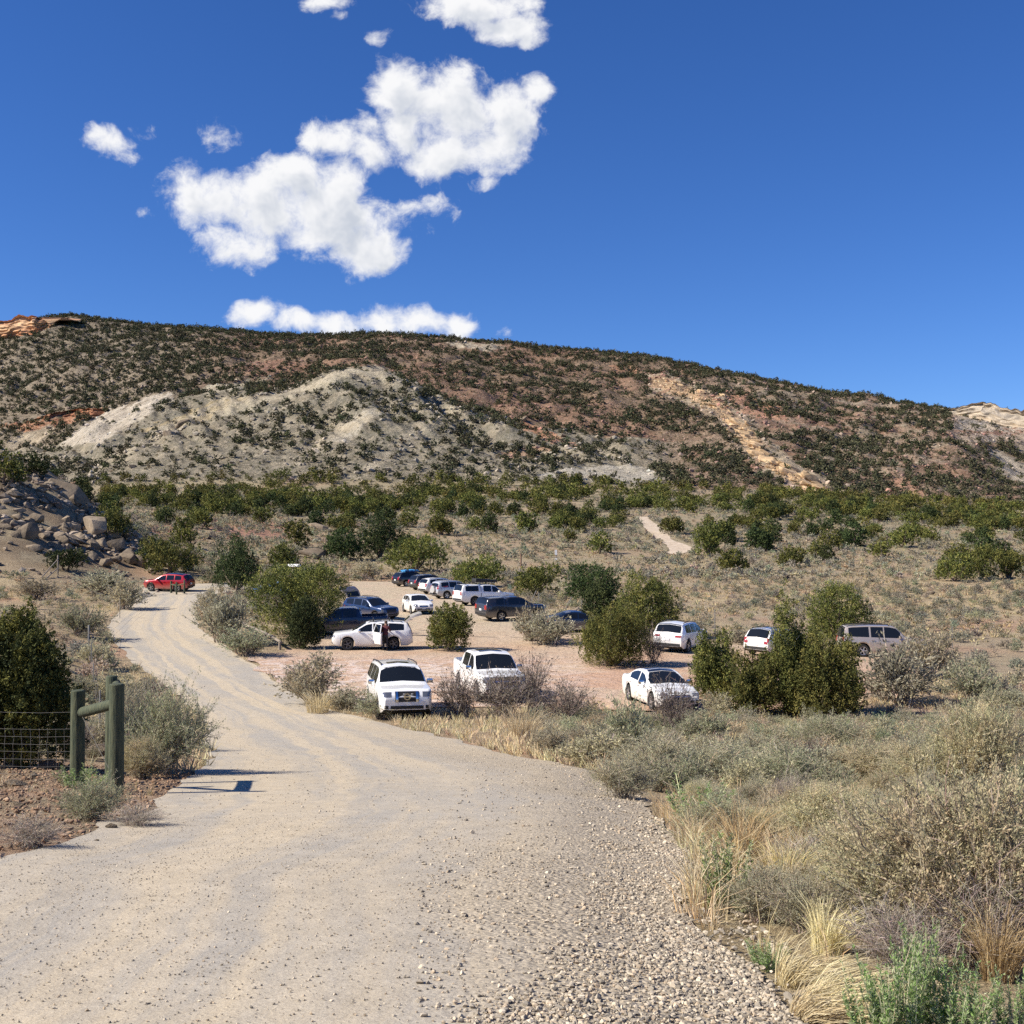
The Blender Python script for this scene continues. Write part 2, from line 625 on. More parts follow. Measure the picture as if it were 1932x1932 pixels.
# cloud brightness: less where more cloud lies towards the sun
sh = wn("ShaderNodeMapRange", interpolation_type="SMOOTHSTEP")
wt.links.new(wm("MULTIPLY_ADD", g2.outputs[0], 0.75, wm("MULTIPLY", g1.outputs[0], 0.25)), sh.inputs[0])
sh.inputs[1].default_value = 0.35
sh.inputs[2].default_value = 1.45
sh.inputs[3].default_value = 0.0
sh.inputs[4].default_value = 1.0
cc = wn("ShaderNodeMix", data_type="RGBA")
wt.links.new(sh.outputs[0], cc.inputs["Factor"])
ci = [q for q in cc.inputs if q.type == "RGBA"]
ci[0].default_value = (6.7, 6.7, 6.75, 1)
ci[1].default_value = (4.15, 4.45, 5.0, 1)
hs = wn("ShaderNodeHueSaturation", Saturation=1.2, Value=1.0)
gm = wn("ShaderNodeVectorMath", operation="MULTIPLY")
gm.inputs[1].default_value = (0.48, 0.625, 0.93)
wt.links.new(sky.outputs[0], hs.inputs["Color"])
wt.links.new(hs.outputs[0], gm.inputs[0])
mx = wn("ShaderNodeMix", data_type="RGBA")
mi = [q for q in mx.inputs if q.type == "RGBA"]
wt.links.new(alpha, mx.inputs["Factor"])
wt.links.new(gm.outputs[0], mi[0])
wt.links.new([q for q in cc.outputs if q.type == "RGBA"][0], mi[1])
bg = wn("ShaderNodeBackground", Strength=0.082)
bgc = wn("ShaderNodeBackground", Strength=0.082)
out = wn("ShaderNodeOutputWorld")
wt.links.new([q for q in mx.outputs if q.type == "RGBA"][0], bgc.inputs[0])
wt.links.new(gm.outputs[0], bg.inputs[0])
# the clouds stand in one part of the sky only; elsewhere the plain sky is enough
cxy = wn("ShaderNodeSeparateXYZ")
wt.links.new(comb.outputs[0], cxy.inputs[0])
box = wm("MULTIPLY", wm("LESS_THAN", wm("ABSOLUTE", wm("ADD", cxy.outputs[0], 0.17)), 0.26), wm("LESS_THAN", wm("ABSOLUTE", wm("SUBTRACT", cxy.outputs[1], 0.325)), 0.19))
mxs = wn("ShaderNodeMixShader")
wt.links.new(wm("MULTIPLY", box, front), mxs.inputs[0])
wt.links.new(bg.outputs[0], mxs.inputs[1])
wt.links.new(bgc.outputs[0], mxs.inputs[2])
wt.links.new(mxs.outputs[0], out.inputs[0])

sc.view_settings.view_transform = "Standard"
sc.view_settings.look = "None"
sc.view_settings.exposure = 0.82
sc.view_settings.gamma = 1.0
sc.render.engine = "CYCLES"
cy = sc.cycles
cy.max_bounces = 5
cy.diffuse_bounces = 3
cy.glossy_bounces = 3
cy.transmission_bounces = 4
cy.transparent_max_bounces = 4
cy.use_denoising = False
cy.denoiser = "OPENIMAGEDENOISE"
cy.caustics_reflective = False
cy.caustics_refractive = False
cy.use_adaptive_sampling = True
cy.adaptive_threshold = 0.02
sc.render.use_persistent_data = False

# ------------------------------------------------------------------ road, parking lot and trail outlines


def wpt(p):
    return at(*p).xy if len(p) == 2 else Vector((p[0], p[1]))


def catmull(P, k):
    out_ = []
    n = len(P)
    for i in range(n - 1):
        p0, p1, p2, p3 = P[max(i - 1, 0)], P[i], P[i + 1], P[min(i + 2, n - 1)]
        for j in range(k):
            t = j / k
            out_.append(0.5 * ((2 * p1) + (p2 - p0) * t + (2 * p0 - 5 * p1 + 4 * p2 - p3) * t * t + (3 * p1 - p0 - 3 * p2 + p3) * t**3))
    out_.append(P[-1])
    return out_


ROAD = [((-2.2, -9, 0), (1.5, -9, 0)), ((-2.3, -3, 0), (1.1, -3, 0)), ((-2.6, 3, 0), (0.95, 3, 0)), ((-3.4, 7.8, 0), (1.15, 7.2, 0)),
        ((130, 1600), (1240, 1545)), ((250, 1545), (1185, 1500)), ((330, 1490), (1095, 1455)), ((382, 1440), (990, 1430)), ((392, 1400), (860, 1396)),
        ((370, 1350), (705, 1361)), ((340, 1322), (625, 1340)), ((302, 1290), (565, 1312)), ((268, 1262), (520, 1284)), ((240, 1238), (485, 1258)),
        ((220, 1215), (440, 1230)), ((208, 1195), (402, 1206)), ((210, 1170), (376, 1180)), ((228, 1149), (368, 1158)), ((258, 1124), (375, 1140)),
        ((276, 1106), (400, 1123)), ((390, 1101), (440, 1117)), ((490, 1102), (510, 1113))]
LOT = [((655, 1335), (1430, 1352)), ((590, 1312), (1480, 1338)), ((535, 1285), (1640, 1305)), ((480, 1250), (1750, 1268)), ((500, 1234), (1755, 1250)), ((585, 1221), (1740, 1240)), ((605, 1205), (1560, 1228)),
       ((630, 1185), (1360, 1218)), ((645, 1165), (1120, 1196)), ((652, 1145), (1062, 1172)), ((655, 1125), (1000, 1150)), ((658, 1110), (900, 1128)), ((662, 1097), (800, 1099))]
TRAIL = [((1252, 1046), (1285, 1046)), ((1262, 1034), (1306, 1034)), ((1240, 1018), (1272, 1020)), ((1220, 1000), (1252, 1000)), ((1210, 986), (1234, 986)), ((1203, 975), (1222, 975))]


def strip(rungs, k, m, lift, name, mat, extra=None):
    Lp = catmull([wpt(a) for a, b in rungs], k)
    Rp = catmull([wpt(b) for a, b in rungs], k)
    Lp, Rp = np.array([tuple(p) for p in Lp]), np.array([tuple(p) for p in Rp])
    rag = {"road": 0.35, "parking_lot": 1.1}.get(name, 0.5)      # ragged edges
    for E, sd_ in ((Lp, 3.0), (Rp, 8.0)):
        E[:, 0] += rag * 2 * (fbm(E[:, 0] / 1.6 + sd_, E[:, 1] / 1.6, 3) - 0.5)
        E[:, 1] += rag * 2 * (fbm(E[:, 0] / 1.6 + 20 + sd_, E[:, 1] / 1.6, 3) - 0.5)
    f = np.linspace(0, 1, m)
    X = Lp[:, None, 0] * (1 - f) + Rp[:, None, 0] * f
    Y = Lp[:, None, 1] * (1 - f) + Rp[:, None, 1] * f
    Z = gz(X, Y) + lift
    n = len(Lp)
    idx = np.arange(n * m).reshape(n, m)
    Fc = np.stack([idx[:-1, :-1], idx[:-1, 1:], idx[1:, 1:], idx[1:, :-1]], -1).reshape(-1, 4)
    V = np.stack([X, Y, Z], -1).reshape(-1, 3)
    seg = np.hypot(np.diff(X[:, m // 2], prepend=X[0, m // 2]), np.diff(Y[:, m // 2], prepend=Y[0, m // 2])).cumsum()
    poly = [tuple(p) for p in Lp] + [tuple(p) for p in Rp[::-1]]
    o = link(name, mesh_np(name, V, Fc, None, True, {"across": np.tile(f, n), "along": np.repeat(seg, m)}), mat)
    tag(o, kind="structure")
    return poly, o


def road_mat():
    m = NT("gravel_road")
    ac, al = m.attr("across", "Fac"), m.attr("along", "Fac")
    cv = m.n("ShaderNodeCombineXYZ")
    m.l(m.math("MULTIPLY", ac, 8.0), cv.inputs[0])
    m.l(m.math("MULTIPLY", al, 0.035), cv.inputs[1])
    tr = m.n("ShaderNodeTexNoise", Scale=1.0, Detail=5.0, Roughness=0.6, Distortion=0.5)
    m.l(cv.outputs[0], tr.inputs["Vector"])
    grey = m.ramp(tr.outputs["Fac"], (0.42, 0.0), (0.57, 1.0))
    big = m.noise(0.35, 5, 0.6)
    c = m.mix(grey, (0.555, 0.48, 0.36), (0.43, 0.40, 0.345))
    c = m.mix(m.math("MULTIPLY", m.ramp(big, (0.45, 0.0), (0.7, 1.0)), 0.5), c, (0.565, 0.475, 0.335))
    # stony shoulder on the outer side of the bend
    shl = m.math("ADD", ac, m.math("MULTIPLY", m.math("SUBTRACT", m.noise(0.8, 4), 0.5), 0.28))
    near = m.n("ShaderNodeSeparateXYZ")
    m.l(m.obj(), near.inputs[0])
    sfac = m.math("MULTIPLY", m.ramp(shl, (0.60, 0.0), (0.82, 1.0)), m.ramp(m.math("DIVIDE", near.outputs[1], 60.0), (0.3, 1.0), (0.9, 0.0)))
    pv = m.n("ShaderNodeTexVoronoi", Scale=34.0)
    m.l(m.obj(), pv.inputs["Vector"])
    pcol = m.mix(m.n("ShaderNodeSeparateColor").outputs[0], (0.28, 0.24, 0.18), (0.56, 0.48, 0.36))
    sc_ = m.t.nodes[-2] if False else None
    sepc = [n for n in m.t.nodes if n.bl_idname == "ShaderNodeSeparateColor"][0]
    m.l(pv.outputs["Color"], sepc.inputs[0])
    c = m.mix(m.math("MULTIPLY", sfac, 0.8), c, pcol)
    # loose pebbles and grit
    v2 = m.n("ShaderNodeTexVoronoi", Scale=40.0)
    m.l(m.obj(), v2.inputs["Vector"])
    s2 = m.n("ShaderNodeSeparateColor")
    m.l(v2.outputs["Color"], s2.inputs[0])
    peb = m.math("MULTIPLY", m.math("LESS_THAN", v2.outputs["Distance"], 0.33), m.math("GREATER_THAN", s2.outputs[1], 0.62))
    c = m.mix(m.math("MULTIPLY", peb, 0.18), c, m.mix(s2.outputs[0], (0.24, 0.21, 0.18), (0.56, 0.5, 0.42)))
    fine = m.noise(60, 4, 0.7)
    c = m.mix(m.ramp(fine, (0.3, 0.0), (0.72, 1.0)), m.mix(1.0, c, (0.72, 0.70, 0.68), "MULTIPLY"), c)
    hv = m.n("ShaderNodeHueSaturation")
    m.l(c, hv.inputs["Color"])
    m.l(m.math("MULTIPLY_ADD", m.noise(3.2, 6, 0.7), 0.5, 0.75), hv.inputs["Value"])
    m.set(Base_Color=hv.outputs[0], Roughness=0.97, Specular_IOR_Level=0.1)
    h1 = m.math("ADD", m.math("MULTIPLY", fine, 0.35), m.math("MULTIPLY", m.math("SUBTRACT", 0.5, pv.outputs["Distance"]), sfac))
    h2 = m.math("ADD", h1, m.math("MULTIPLY", peb, 0.4))
    b = m.bump(h2, 0.015, 0.8)
    m.bump(m.noise(2.2, 5, 0.6), 0.05, 0.5, b)
    return m.m


def lot_mat():
    m = NT("packed_dirt")
    al, ac = m.attr("along", "Fac"), m.attr("across", "Fac")
    xyz = m.n("ShaderNodeSeparateXYZ")
    m.l(m.obj(), xyz.inputs[0])
    Y = xyz.outputs[1]
    n1 = m.noise(0.22, 6, 0.62, dist=0.6)
    n2 = m.noise(1.3, 6, 0.65, dist=0.4)
    front_ = m.math("ADD", m.math("MULTIPLY", Y, 0.01), m.math("MULTIPLY", m.math("SUBTRACT", n1, 0.5), 0.32))
    c = m.mix(m.ramp(front_, (0.60, 0.0), (0.86, 1.0)), (0.46, 0.30, 0.205), (0.44, 0.365, 0.26))
    c = m.mix(m.math("MULTIPLY", m.ramp(n1, (0.44, 0.0), (0.6, 1.0)), 0.75), c, (0.48, 0.37, 0.27))
    # pale crust near the entrance
    X = xyz.outputs[0]
    crust = m.math("MULTIPLY", m.ramp(n2, (0.46, 0.0), (0.56, 1.0)),
                   m.math("MULTIPLY", m.ramp(m.math("DIVIDE", Y, 100.0), (0.44, 0.0), (0.5, 1.0), (0.64, 1.0), (0.70, 0.0)),
                          m.ramp(m.math("MULTIPLY_ADD", X, 0.02, 0.5), (0.12, 0.0), (0.2, 1.0), (0.50, 0.9), (0.62, 0.0))))
    c = m.mix(m.math("MULTIPLY", crust, 0.85), c, (0.64, 0.55, 0.49))
    c = m.mix(m.math("MULTIPLY", m.ramp(n2, (0.58, 0.0), (0.68, 1.0)), 0.5), c, (0.36, 0.19, 0.12))
    hv = m.n("ShaderNodeHueSaturation")
    m.l(c, hv.inputs["Color"])
    m.l(m.math("MULTIPLY_ADD", m.noise(6, 6, 0.7), 0.7, 0.62), hv.inputs["Value"])
    m.set(Base_Color=hv.outputs[0], Roughness=0.97, Specular_IOR_Level=0.1)
    b = m.bump(m.noise(7, 6, 0.7), 0.05, 0.8)
    m.bump(n2, 0.25, 0.7, b)
    return m.m


def trail_mat():
    m = NT("trail_dirt")
    n = m.noise(0.8, 6, 0.65)
    m.set(Base_Color=m.mix(m.ramp(n, (0.35, 0.0), (0.65, 1.0)), (0.40, 0.31, 0.22), (0.56, 0.47, 0.36)), Roughness=0.97)
    m.bump(n, 0.2)
    return m.m


RP, road_o = strip(ROAD, 12, 26, 0.015, "road", road_mat())
LP_, lot_o = strip(LOT, 10, 40, 0.03, "parking_lot", lot_mat())
TP, trail_o = strip(TRAIL, 6, 6, 0.05, "path", trail_mat())


def clear_of(x, y, m=0.0):
    """True where neither road, lot nor trail runs"""
    ok = ~(in_poly(x, y, RP) | in_poly(x, y, LP_) | in_poly(x, y, TP))
    if m:
        ok &= (poly_dist(x, y, RP) > m) & (poly_dist(x, y, LP_) > m)
    return ok


# ------------------------------------------------------------------ the land, coloured by its soils and beds


def pl_dist(dx, dy, P):
    d = np.full(np.shape(dx), 1e9)
    for (x1, y1), (x2, y2) in zip(P, P[1:]):
        ex, ey = x2 - x1, y2 - y1
        t = np.clip(((dx - x1) * ex + (dy - y1) * ey) / (ex * ex + ey * ey), 0, 1)
        d = np.minimum(d, np.hypot(dx - x1 - t * ex, dy - y1 - t * ey))
    return d


SLABS = [([(112, 838), (150, 806), (205, 776), (262, 756), (318, 738), (330, 748), (270, 785), (228, 815), (190, 838)], (0.56, 0.50, 0.41)),
         ([(0, 860), (0, 842), (55, 812), (105, 806), (95, 822), (50, 842)], (0.50, 0.42, 0.30)),
         ([(262, 812), (330, 790), (372, 768), (420, 752), (475, 748), (440, 765), (385, 790), (330, 806)], (0.43, 0.34, 0.19)),
         ([(365, 738), (430, 722), (520, 714), (470, 730), (395, 742)], (0.47, 0.42, 0.31)),
         ([(395, 775), (470, 752), (540, 742), (560, 750), (480, 768), (420, 790)], (0.46, 0.41, 0.30)),
         ([(540, 742), (600, 715), (672, 690), (720, 690), (770, 712), (730, 718), (670, 705), (600, 735)], (0.46, 0.41, 0.30)),
         ([(610, 830), (650, 795), (700, 765), (740, 772), (690, 800), (660, 840)], (0.45, 0.41, 0.33)),
         ([(835, 648), (880, 645), (960, 652), (930, 664), (880, 660)], (0.50, 0.44, 0.33)),
         ([(1560, 905), (1530, 915), (1480, 880), (1440, 840), (1465, 840), (1510, 880)], (0.50, 0.40, 0.27)),
         ([(1900, 895), (1862, 856), (1880, 848), (1940, 878), (1940, 925)], (0.48, 0.42, 0.33)),
         ([(960, 915), (1090, 880), (1200, 878), (1260, 905), (1200, 912), (1080, 898)], (0.50, 0.46, 0.38))]
REDS = [([(0, 802), (60, 795), (150, 780), (200, 772), (190, 785), (110, 800), (40, 812)], (0.44, 0.20, 0.11)),
        ([(455, 690), (520, 680), (600, 690), (560, 705), (480, 706)], (0.34, 0.19, 0.13)),
        ([(1660, 945), (1680, 905), (1720, 900), (1750, 930), (1740, 950)], (0.48, 0.27, 0.18)),
        ([(1330, 745), (1400, 740), (1470, 770), (1500, 800), (1440, 790), (1370, 770)], (0.42, 0.22, 0.14)),
        ([(1150, 690), (1190, 685), (1210, 705), (1170, 706)], (0.44, 0.24, 0.14)),
        ([(960, 792), (1000, 800), (1060, 825), (1100, 850), (1040, 830), (980, 808)], (0.45, 0.22, 0.13)),
        ([(930, 860), (1000, 842), (1060, 842), (1010, 862), (950, 870)], (0.38, 0.24, 0.16))]
CRESTS = [[(330, 806), (420, 762), (560, 738), (620, 714), (680, 692), (760, 720), (830, 752)], [(560, 872), (640, 818), (700, 788), (750, 768), (860, 770), (950, 800)], [(690, 885), (760, 838), (810, 800), (850, 776)],
          [(160, 905), (240, 850), (330, 806)], [(900, 905), (980, 880), (1090, 850), (1180, 872)]]
CLIFF = [(1238, 722), (1262, 728), (1302, 746), (1350, 766), (1382, 792), (1404, 818), (1428, 846), (1452, 872), (1486, 893), (1520, 912), (1556, 932)]


def land_colour(X, Y, Z):
    d = Y
    dx, dy = proj(X, Y, Z)
    n1, n2, n3 = fbm(X / 14, Y / 14, 4), fbm(X / 4 + 40, Y / 4, 3), fbm(X / 45 + 9, Y / 45, 3)

    def lay(c, col, f):
        return c * (1 - f[:, None]) + np.array(col) * f[:, None]
    c = np.tile(np.array((0.36, 0.28, 0.18)), (len(X), 1))
    c = lay(c, (0.44, 0.27, 0.18), sstep(0.52, 0.66, n1) * 0.8)
    c = lay(c, (0.43, 0.35, 0.21), sstep(0.5, 0.62, n2) * 0.7)
    c = lay(c, (0.30, 0.26, 0.20), sstep(0.5, 0.62, n3) * 0.5)
    # wide field behind the lot: grey litter and straw
    f = sstep(140, 190, d)
    c = lay(c, (0.285, 0.245, 0.16), f * 0.85)
    c = lay(c, (0.37, 0.27, 0.18), f * sstep(0.55, 0.65, n1) * 0.6)
    # bare red mounds beyond the red car
    for (mx_, my_, rx, ry) in ((485, 1002, 75, 22), (420, 990, 40, 12), (330, 1000, 50, 15)):
        q = ((dx - mx_) / rx) ** 2 + ((dy - my_) / ry) ** 2 + (n2 - 0.5) * 1.2
        c = lay(c, (0.36, 0.20, 0.14), (1 - sstep(0.7, 1.1, q)) * (d > 110) * (d < 390))
    # stony nose
    f = sstep(112, 122, d) * (1 - sstep(185, 215, d)) * sstep(300, 230, dx)
    c = lay(c, (0.20, 0.15, 0.10), f * 0.9)
    c = lay(c, (0.29, 0.24, 0.16), f * sstep(0.5, 0.6, n2))
    # the bank to the left of the first bend: red stony soil
    f = (1 - sstep(20, 26, d)) * (dx < 420) * (X < 0)
    c = lay(c, (0.36, 0.23, 0.16), f * sstep(0.4, 0.55, n2) * 0.8)
    c = lay(c, (0.26, 0.215, 0.16), f * sstep(0.5, 0.62, n1) * 0.7)
    # hill
    h = sstep(392, 402, d)
    wx, wy = dx + 26 * (n1 - 0.5), dy + 22 * (n2 - 0.5)
    hc = np.tile(np.array((0.225, 0.155, 0.105)), (len(X), 1))
    hc = lay(hc, (0.255, 0.155, 0.105), sstep(0.46, 0.60, n3))
    hc = lay(hc, (0.25, 0.215, 0.16), sstep(520, 260, dx) * 0.85)
    hc = lay(hc, (0.29, 0.235, 0.17), sstep(1250, 1450, dx) * sstep(0.42, 0.6, n1))
    hc = lay(hc, (0.33, 0.215, 0.15), sstep(1280, 1420, dx) * sstep(0.5, 0.62, n2) * 0.7)
    spur = (d < 548) * sstep(1330, 1180, dx)
    hc = lay(hc, (0.245, 0.22, 0.165), spur)
    hc = lay(hc, (0.215, 0.20, 0.155), spur * sstep(0.48, 0.6, n3) * 0.8)
    hc = lay(hc, (0.35, 0.305, 0.225), spur * sstep(0.54, 0.64, n2) * 0.8)
    for P, col in REDS + SLABS:
        inside = in_poly(wx, wy, P) & (d > 395)
        hc = lay(hc, col, inside * (0.75 + 0.5 * np.clip(n2 - 0.4, 0, 0.5)))
    for P in CRESTS:
        hc = lay(hc, (0.44, 0.385, 0.285), (1 - sstep(3, 13, pl_dist(wx, wy, P))) * (d < 600) * (d > 400) * (0.35 + 0.65 * sstep(0.42, 0.56, n2)))
    cd = pl_dist(wx, wy, CLIFF)
    hc = lay(hc, (0.56, 0.38, 0.22), 0.9 * (1 - sstep(5, 18, cd)) * (d > 397) * (dy < 936) * sstep(0.28, 0.42, n2))
    hc = lay(hc, (0.42, 0.35, 0.25), (1 - sstep(12, 34, cd)) * sstep(8, 14, cd) * (d > 397) * (dy < 936) * sstep(0.42, 0.55, n2))
    f = sstep(1785, 1815, wx) * (d > 560)
    for y0, y1, col in ((760, 792, (0.46, 0.38, 0.29)), (792, 800, (0.30, 0.27, 0.24)), (800, 812, (0.50, 0.42, 0.33)), (812, 818, (0.36, 0.21, 0.15)), (818, 836, (0.46, 0.36, 0.27))):
        hc = lay(hc, col, f * ((wy > y0) & (wy <= y1)))
    return c * (1 - h[:, None]) + hc * h[:, None]


def land_mat(name, far):
    m = NT(name)
    col = m.attr("Col")
    if far:
        n1, n2 = m.noise(0.14, 6, 0.65), m.noise(0.7, 6, 0.7)
        f = m.ramp(n1, (0.36, 0.0), (0.64, 1.0))
        c = m.mix(f, m.mix(1.0, col, (0.68, 0.66, 0.64), "MULTIPLY"), col)
        c = m.mix(m.math("MULTIPLY", m.ramp(n2, (0.54, 0.0), (0.62, 1.0)), 0.6), c, (0.40, 0.335, 0.25))
        c = m.mix(m.math("MULTIPLY", m.ramp(n2, (0.38, 1.0), (0.48, 0.0)), 0.7), c, (0.11, 0.10, 0.062))
        m.bump(m.noise(0.35, 8, 0.7), 1.6, 1.0)
    else:
        n1, n2, n3 = m.noise(0.9, 6, 0.65), m.noise(7, 6, 0.7), m.noise(38, 4, 0.7)
        c = m.mix(m.ramp(n1, (0.35, 0.0), (0.65, 1.0)), m.mix(1.0, col, (0.74, 0.72, 0.70), "MULTIPLY"), col)
        c = m.mix(m.math("MULTIPLY", m.ramp(n2, (0.52, 0.0), (0.62, 1.0)), 0.5), c, (0.47, 0.40, 0.27))
        c = m.mix(m.math("MULTIPLY", m.ramp(n2, (0.36, 1.0), (0.45, 0.0)), 0.55), c, (0.17, 0.13, 0.09))
        c = m.mix(m.math("MULTIPLY", m.ramp(n3, (0.55, 0.0), (0.65, 1.0)), 0.5), c, (0.20, 0.15, 0.11))
        b = m.bump(n3, 0.02, 0.9)
        m.bump(n2, 0.10, 0.9, b)
    m.set(Base_Color=c, Roughness=0.97, Specular_IOR_Level=0.1)
    return m.m


def build_land():
    us = np.concatenate([np.linspace(-1.5, -0.56, 44)[:-1], np.linspace(-0.56, 0.56, 620), np.linspace(0.56, 1.5, 44)[1:]])
    sA = np.linspace(math.log(3.2), math.log(395 + 15), 500)
    sB = np.concatenate([np.linspace(math.log(410), math.log(1020), 330), np.linspace(math.log(1020), math.log(2000), 40)[1:]])
    for name, ss, far in (("ground", sA, False), ("hill", sB, True)):
        y = np.exp(ss) - 15.0
        Y = np.repeat(y, len(us))
        X = np.tile(us, len(y)) * np.maximum(Y + 8.0, 1.0) if False else np.tile(us, len(y)) * np.maximum(Y, 9.0)
        Z = gz(X, Y)
        if not far:
            near = (Y < 260)
            for P, dep in ((RP, 0.14), (LP_, 0.14), (TP, 0.25)):
                ins = np.zeros(len(X), bool)
                ins[near] = in_poly(X[near], Y[near], P)
                k = np.nonzero(ins)[0]
                if len(k):
                    dd = poly_dist(X[k], Y[k], P)
                    Z[k] -= dep * sstep(0.0, 0.5, dd)
        n, m_ = len(y), len(us)
        idx = np.arange(n * m_).reshape(n, m_)
        Fc = np.stack([idx[:-1, :-1], idx[:-1, 1:], idx[1:, 1:], idx[1:, :-1]], -1).reshape(-1, 4)
        o = link(name, mesh_np(name, np.stack([X, Y, Z], -1), Fc, land_colour(X, Y, Z), True), land_mat(name + "_soil", far))
        tag(o, kind="structure")


build_land()
# ------------------------------------------------------------------ plants and stones as arrays


def unit(v):
    return v / np.maximum(np.linalg.norm(v, axis=-1, keepdims=True), 1e-9)


def rvec(r, n):
    return unit(r.normal(size=(n, 3)))


def cards(c, ax, wd, L, W):
    """kite leaves: n x 4 corners"""
    L = np.broadcast_to(np.asarray(L, float), (len(c),))[:, None]
    W = np.broadcast_to(np.asarray(W, float), (len(c),))[:, None]
    V = np.stack([c - ax * L * 0.5, c + wd * W * 0.5 - ax * L * 0.08, c + ax * L * 0.5, c - wd * W * 0.5 - ax * L * 0.08], 1)
    return V.reshape(-1, 3)


def ribbons(P, w0, w1, r):
    """P: n x k x 3 polylines as thin flat strips"""
    n, k, _ = P.shape
    t = unit(np.gradient(P, axis=1))
    side = unit(np.cross(t, rvec(r, n)[:, None, :]))
    wd = (w0 + (w1 - w0) * np.linspace(0, 1, k))[None, :, None] if np.isscalar(w0) else (w0[:, None] * np.linspace(1, w1, k)[None, :])[..., None]
    A, B = P - side * wd * 0.5, P + side * wd * 0.5
    Q = np.stack([A[:, :-1], B[:, :-1], B[:, 1:], A[:, 1:]], 2)
    return Q.reshape(-1, 3)


def quads(V):
    return np.arange(len(V)).reshape(-1, 4)


def jitter_cols(r, base, n, amt=0.22):
    base = np.asarray(base, float)
    return np.clip(base[None, :] * (1 + amt * r.normal(size=(n, 1))) * (1 + 0.06 * r.normal(size=(n, 3))), 0.004, 0.9)


J_DARK, J_MID, J_OLIVE, J_YEL = (0.056, 0.070, 0.022), (0.115, 0.129, 0.035), (0.182, 0.183, 0.048), (0.255, 0.236, 0.066)


def juniper_arr(seed, lobes, ntuft, nleaf, L, W, tl=0.4, pal=(J_DARK, J_MID, J_OLIVE, J_YEL), up=0.8):
    r = np.random.default_rng(seed)
    lobes = np.array(lobes, float)
    pr = lobes[:, 3] * lobes[:, 5]
    li = r.choice(len(lobes), ntuft, p=pr / pr.sum())
    d = rvec(r, ntuft)
    d[:, 2] = np.where(d[:, 2] < -0.8, -d[:, 2], d[:, 2])
    rr = 0.62 + 0.42 * np.sqrt(r.random(ntuft))
    inner = r.random(ntuft) < 0.16
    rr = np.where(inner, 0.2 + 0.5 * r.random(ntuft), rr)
    rr = np.where(r.random(ntuft) < 0.10, 1.02 + 0.2 * r.random(ntuft), rr)
    p = lobes[li, :3] + d * lobes[li, 3:6] * rr[:, None]
    p[:, 2] = np.maximum(p[:, 2], 0.05)
    ax = unit(d * 0.7 + np.array([0, 0, up]) + 0.45 * r.normal(size=(ntuft, 3)))
    T = tl * (0.55 + 0.9 * r.random(ntuft))
    mixv = np.clip(r.normal(0.45, 0.28, ntuft) + 0.18 * (vnoise(p[:, 0] * 1.3 + seed, p[:, 2] * 1.3 + p[:, 1]) - 0.5) * 2, 0, 1)
    pal = np.array(pal)
    f = mixv * (len(pal) - 1)
    i0 = np.minimum(f.astype(int), len(pal) - 2)
    tc_ = pal[i0] * (1 - (f - i0))[:, None] + pal[i0 + 1] * (f - i0)[:, None]
    n = ntuft * nleaf
    k = np.repeat(np.arange(ntuft), nleaf)
    t = r.random(n) ** 0.8
    c = p[k] + ax[k] * (T[k] * (t - 0.25))[:, None] + r.normal(size=(n, 3)) * (T[k] * (1.05 - t) * 0.34)[:, None]
    la = unit(ax[k] + 0.75 * r.normal(size=(n, 3)))
    wd = unit(np.cross(la, rvec(r, n)))
    s = 0.6 + 0.8 * r.random(n)
    V = cards(c, la, wd, L * s, W * s)
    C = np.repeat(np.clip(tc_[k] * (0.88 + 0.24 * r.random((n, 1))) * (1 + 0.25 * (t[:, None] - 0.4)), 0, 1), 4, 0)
    V[:, 2] = np.maximum(V[:, 2], 0.0)
    return V, C


def trunk_mesh(seed, lobes, r0=0.16, n=5):
    r = np.random.default_rng(seed + 900)
    V, Fc = [], []
    base = 0
    for lb in lobes:
        b = np.array([0.12 * r.normal(), 0.12 * r.normal(), -0.15])
        e = np.array(lb[:3]) + np.array([0, 0, 0.35 * lb[5]])
        m_ = 0.5 * (b + e) + np.array([0.18 * r.normal(), 0.18 * r.normal(), 0])
        ts = np.linspace(0, 1, 6)[:, None]
        P = b * (1 - ts) ** 2 + 2 * m_ * ts * (1 - ts) + e * ts * ts
        R_ = r0 * (1 - 0.85 * ts[:, 0])
        a = np.linspace(0, 2 * np.pi, n, endpoint=False)
        ring = np.stack([np.cos(a), np.sin(a), 0 * a], 1)
        V.append((P[:, None, :] + ring[None] * R_[:, None, None]).reshape(-1, 3))
        for i in range(5):
            for j in range(n):
                Fc.append([base + i * n + j, base + i * n + (j + 1) % n, base + (i + 1) * n + (j + 1) % n, base + (i + 1) * n + j])
        base += 6 * n
    V = np.concatenate(V)
    return mesh_np("trunk", V, np.array(Fc), jitter_cols(r, (0.17, 0.13, 0.10), len(V), 0.15), True)


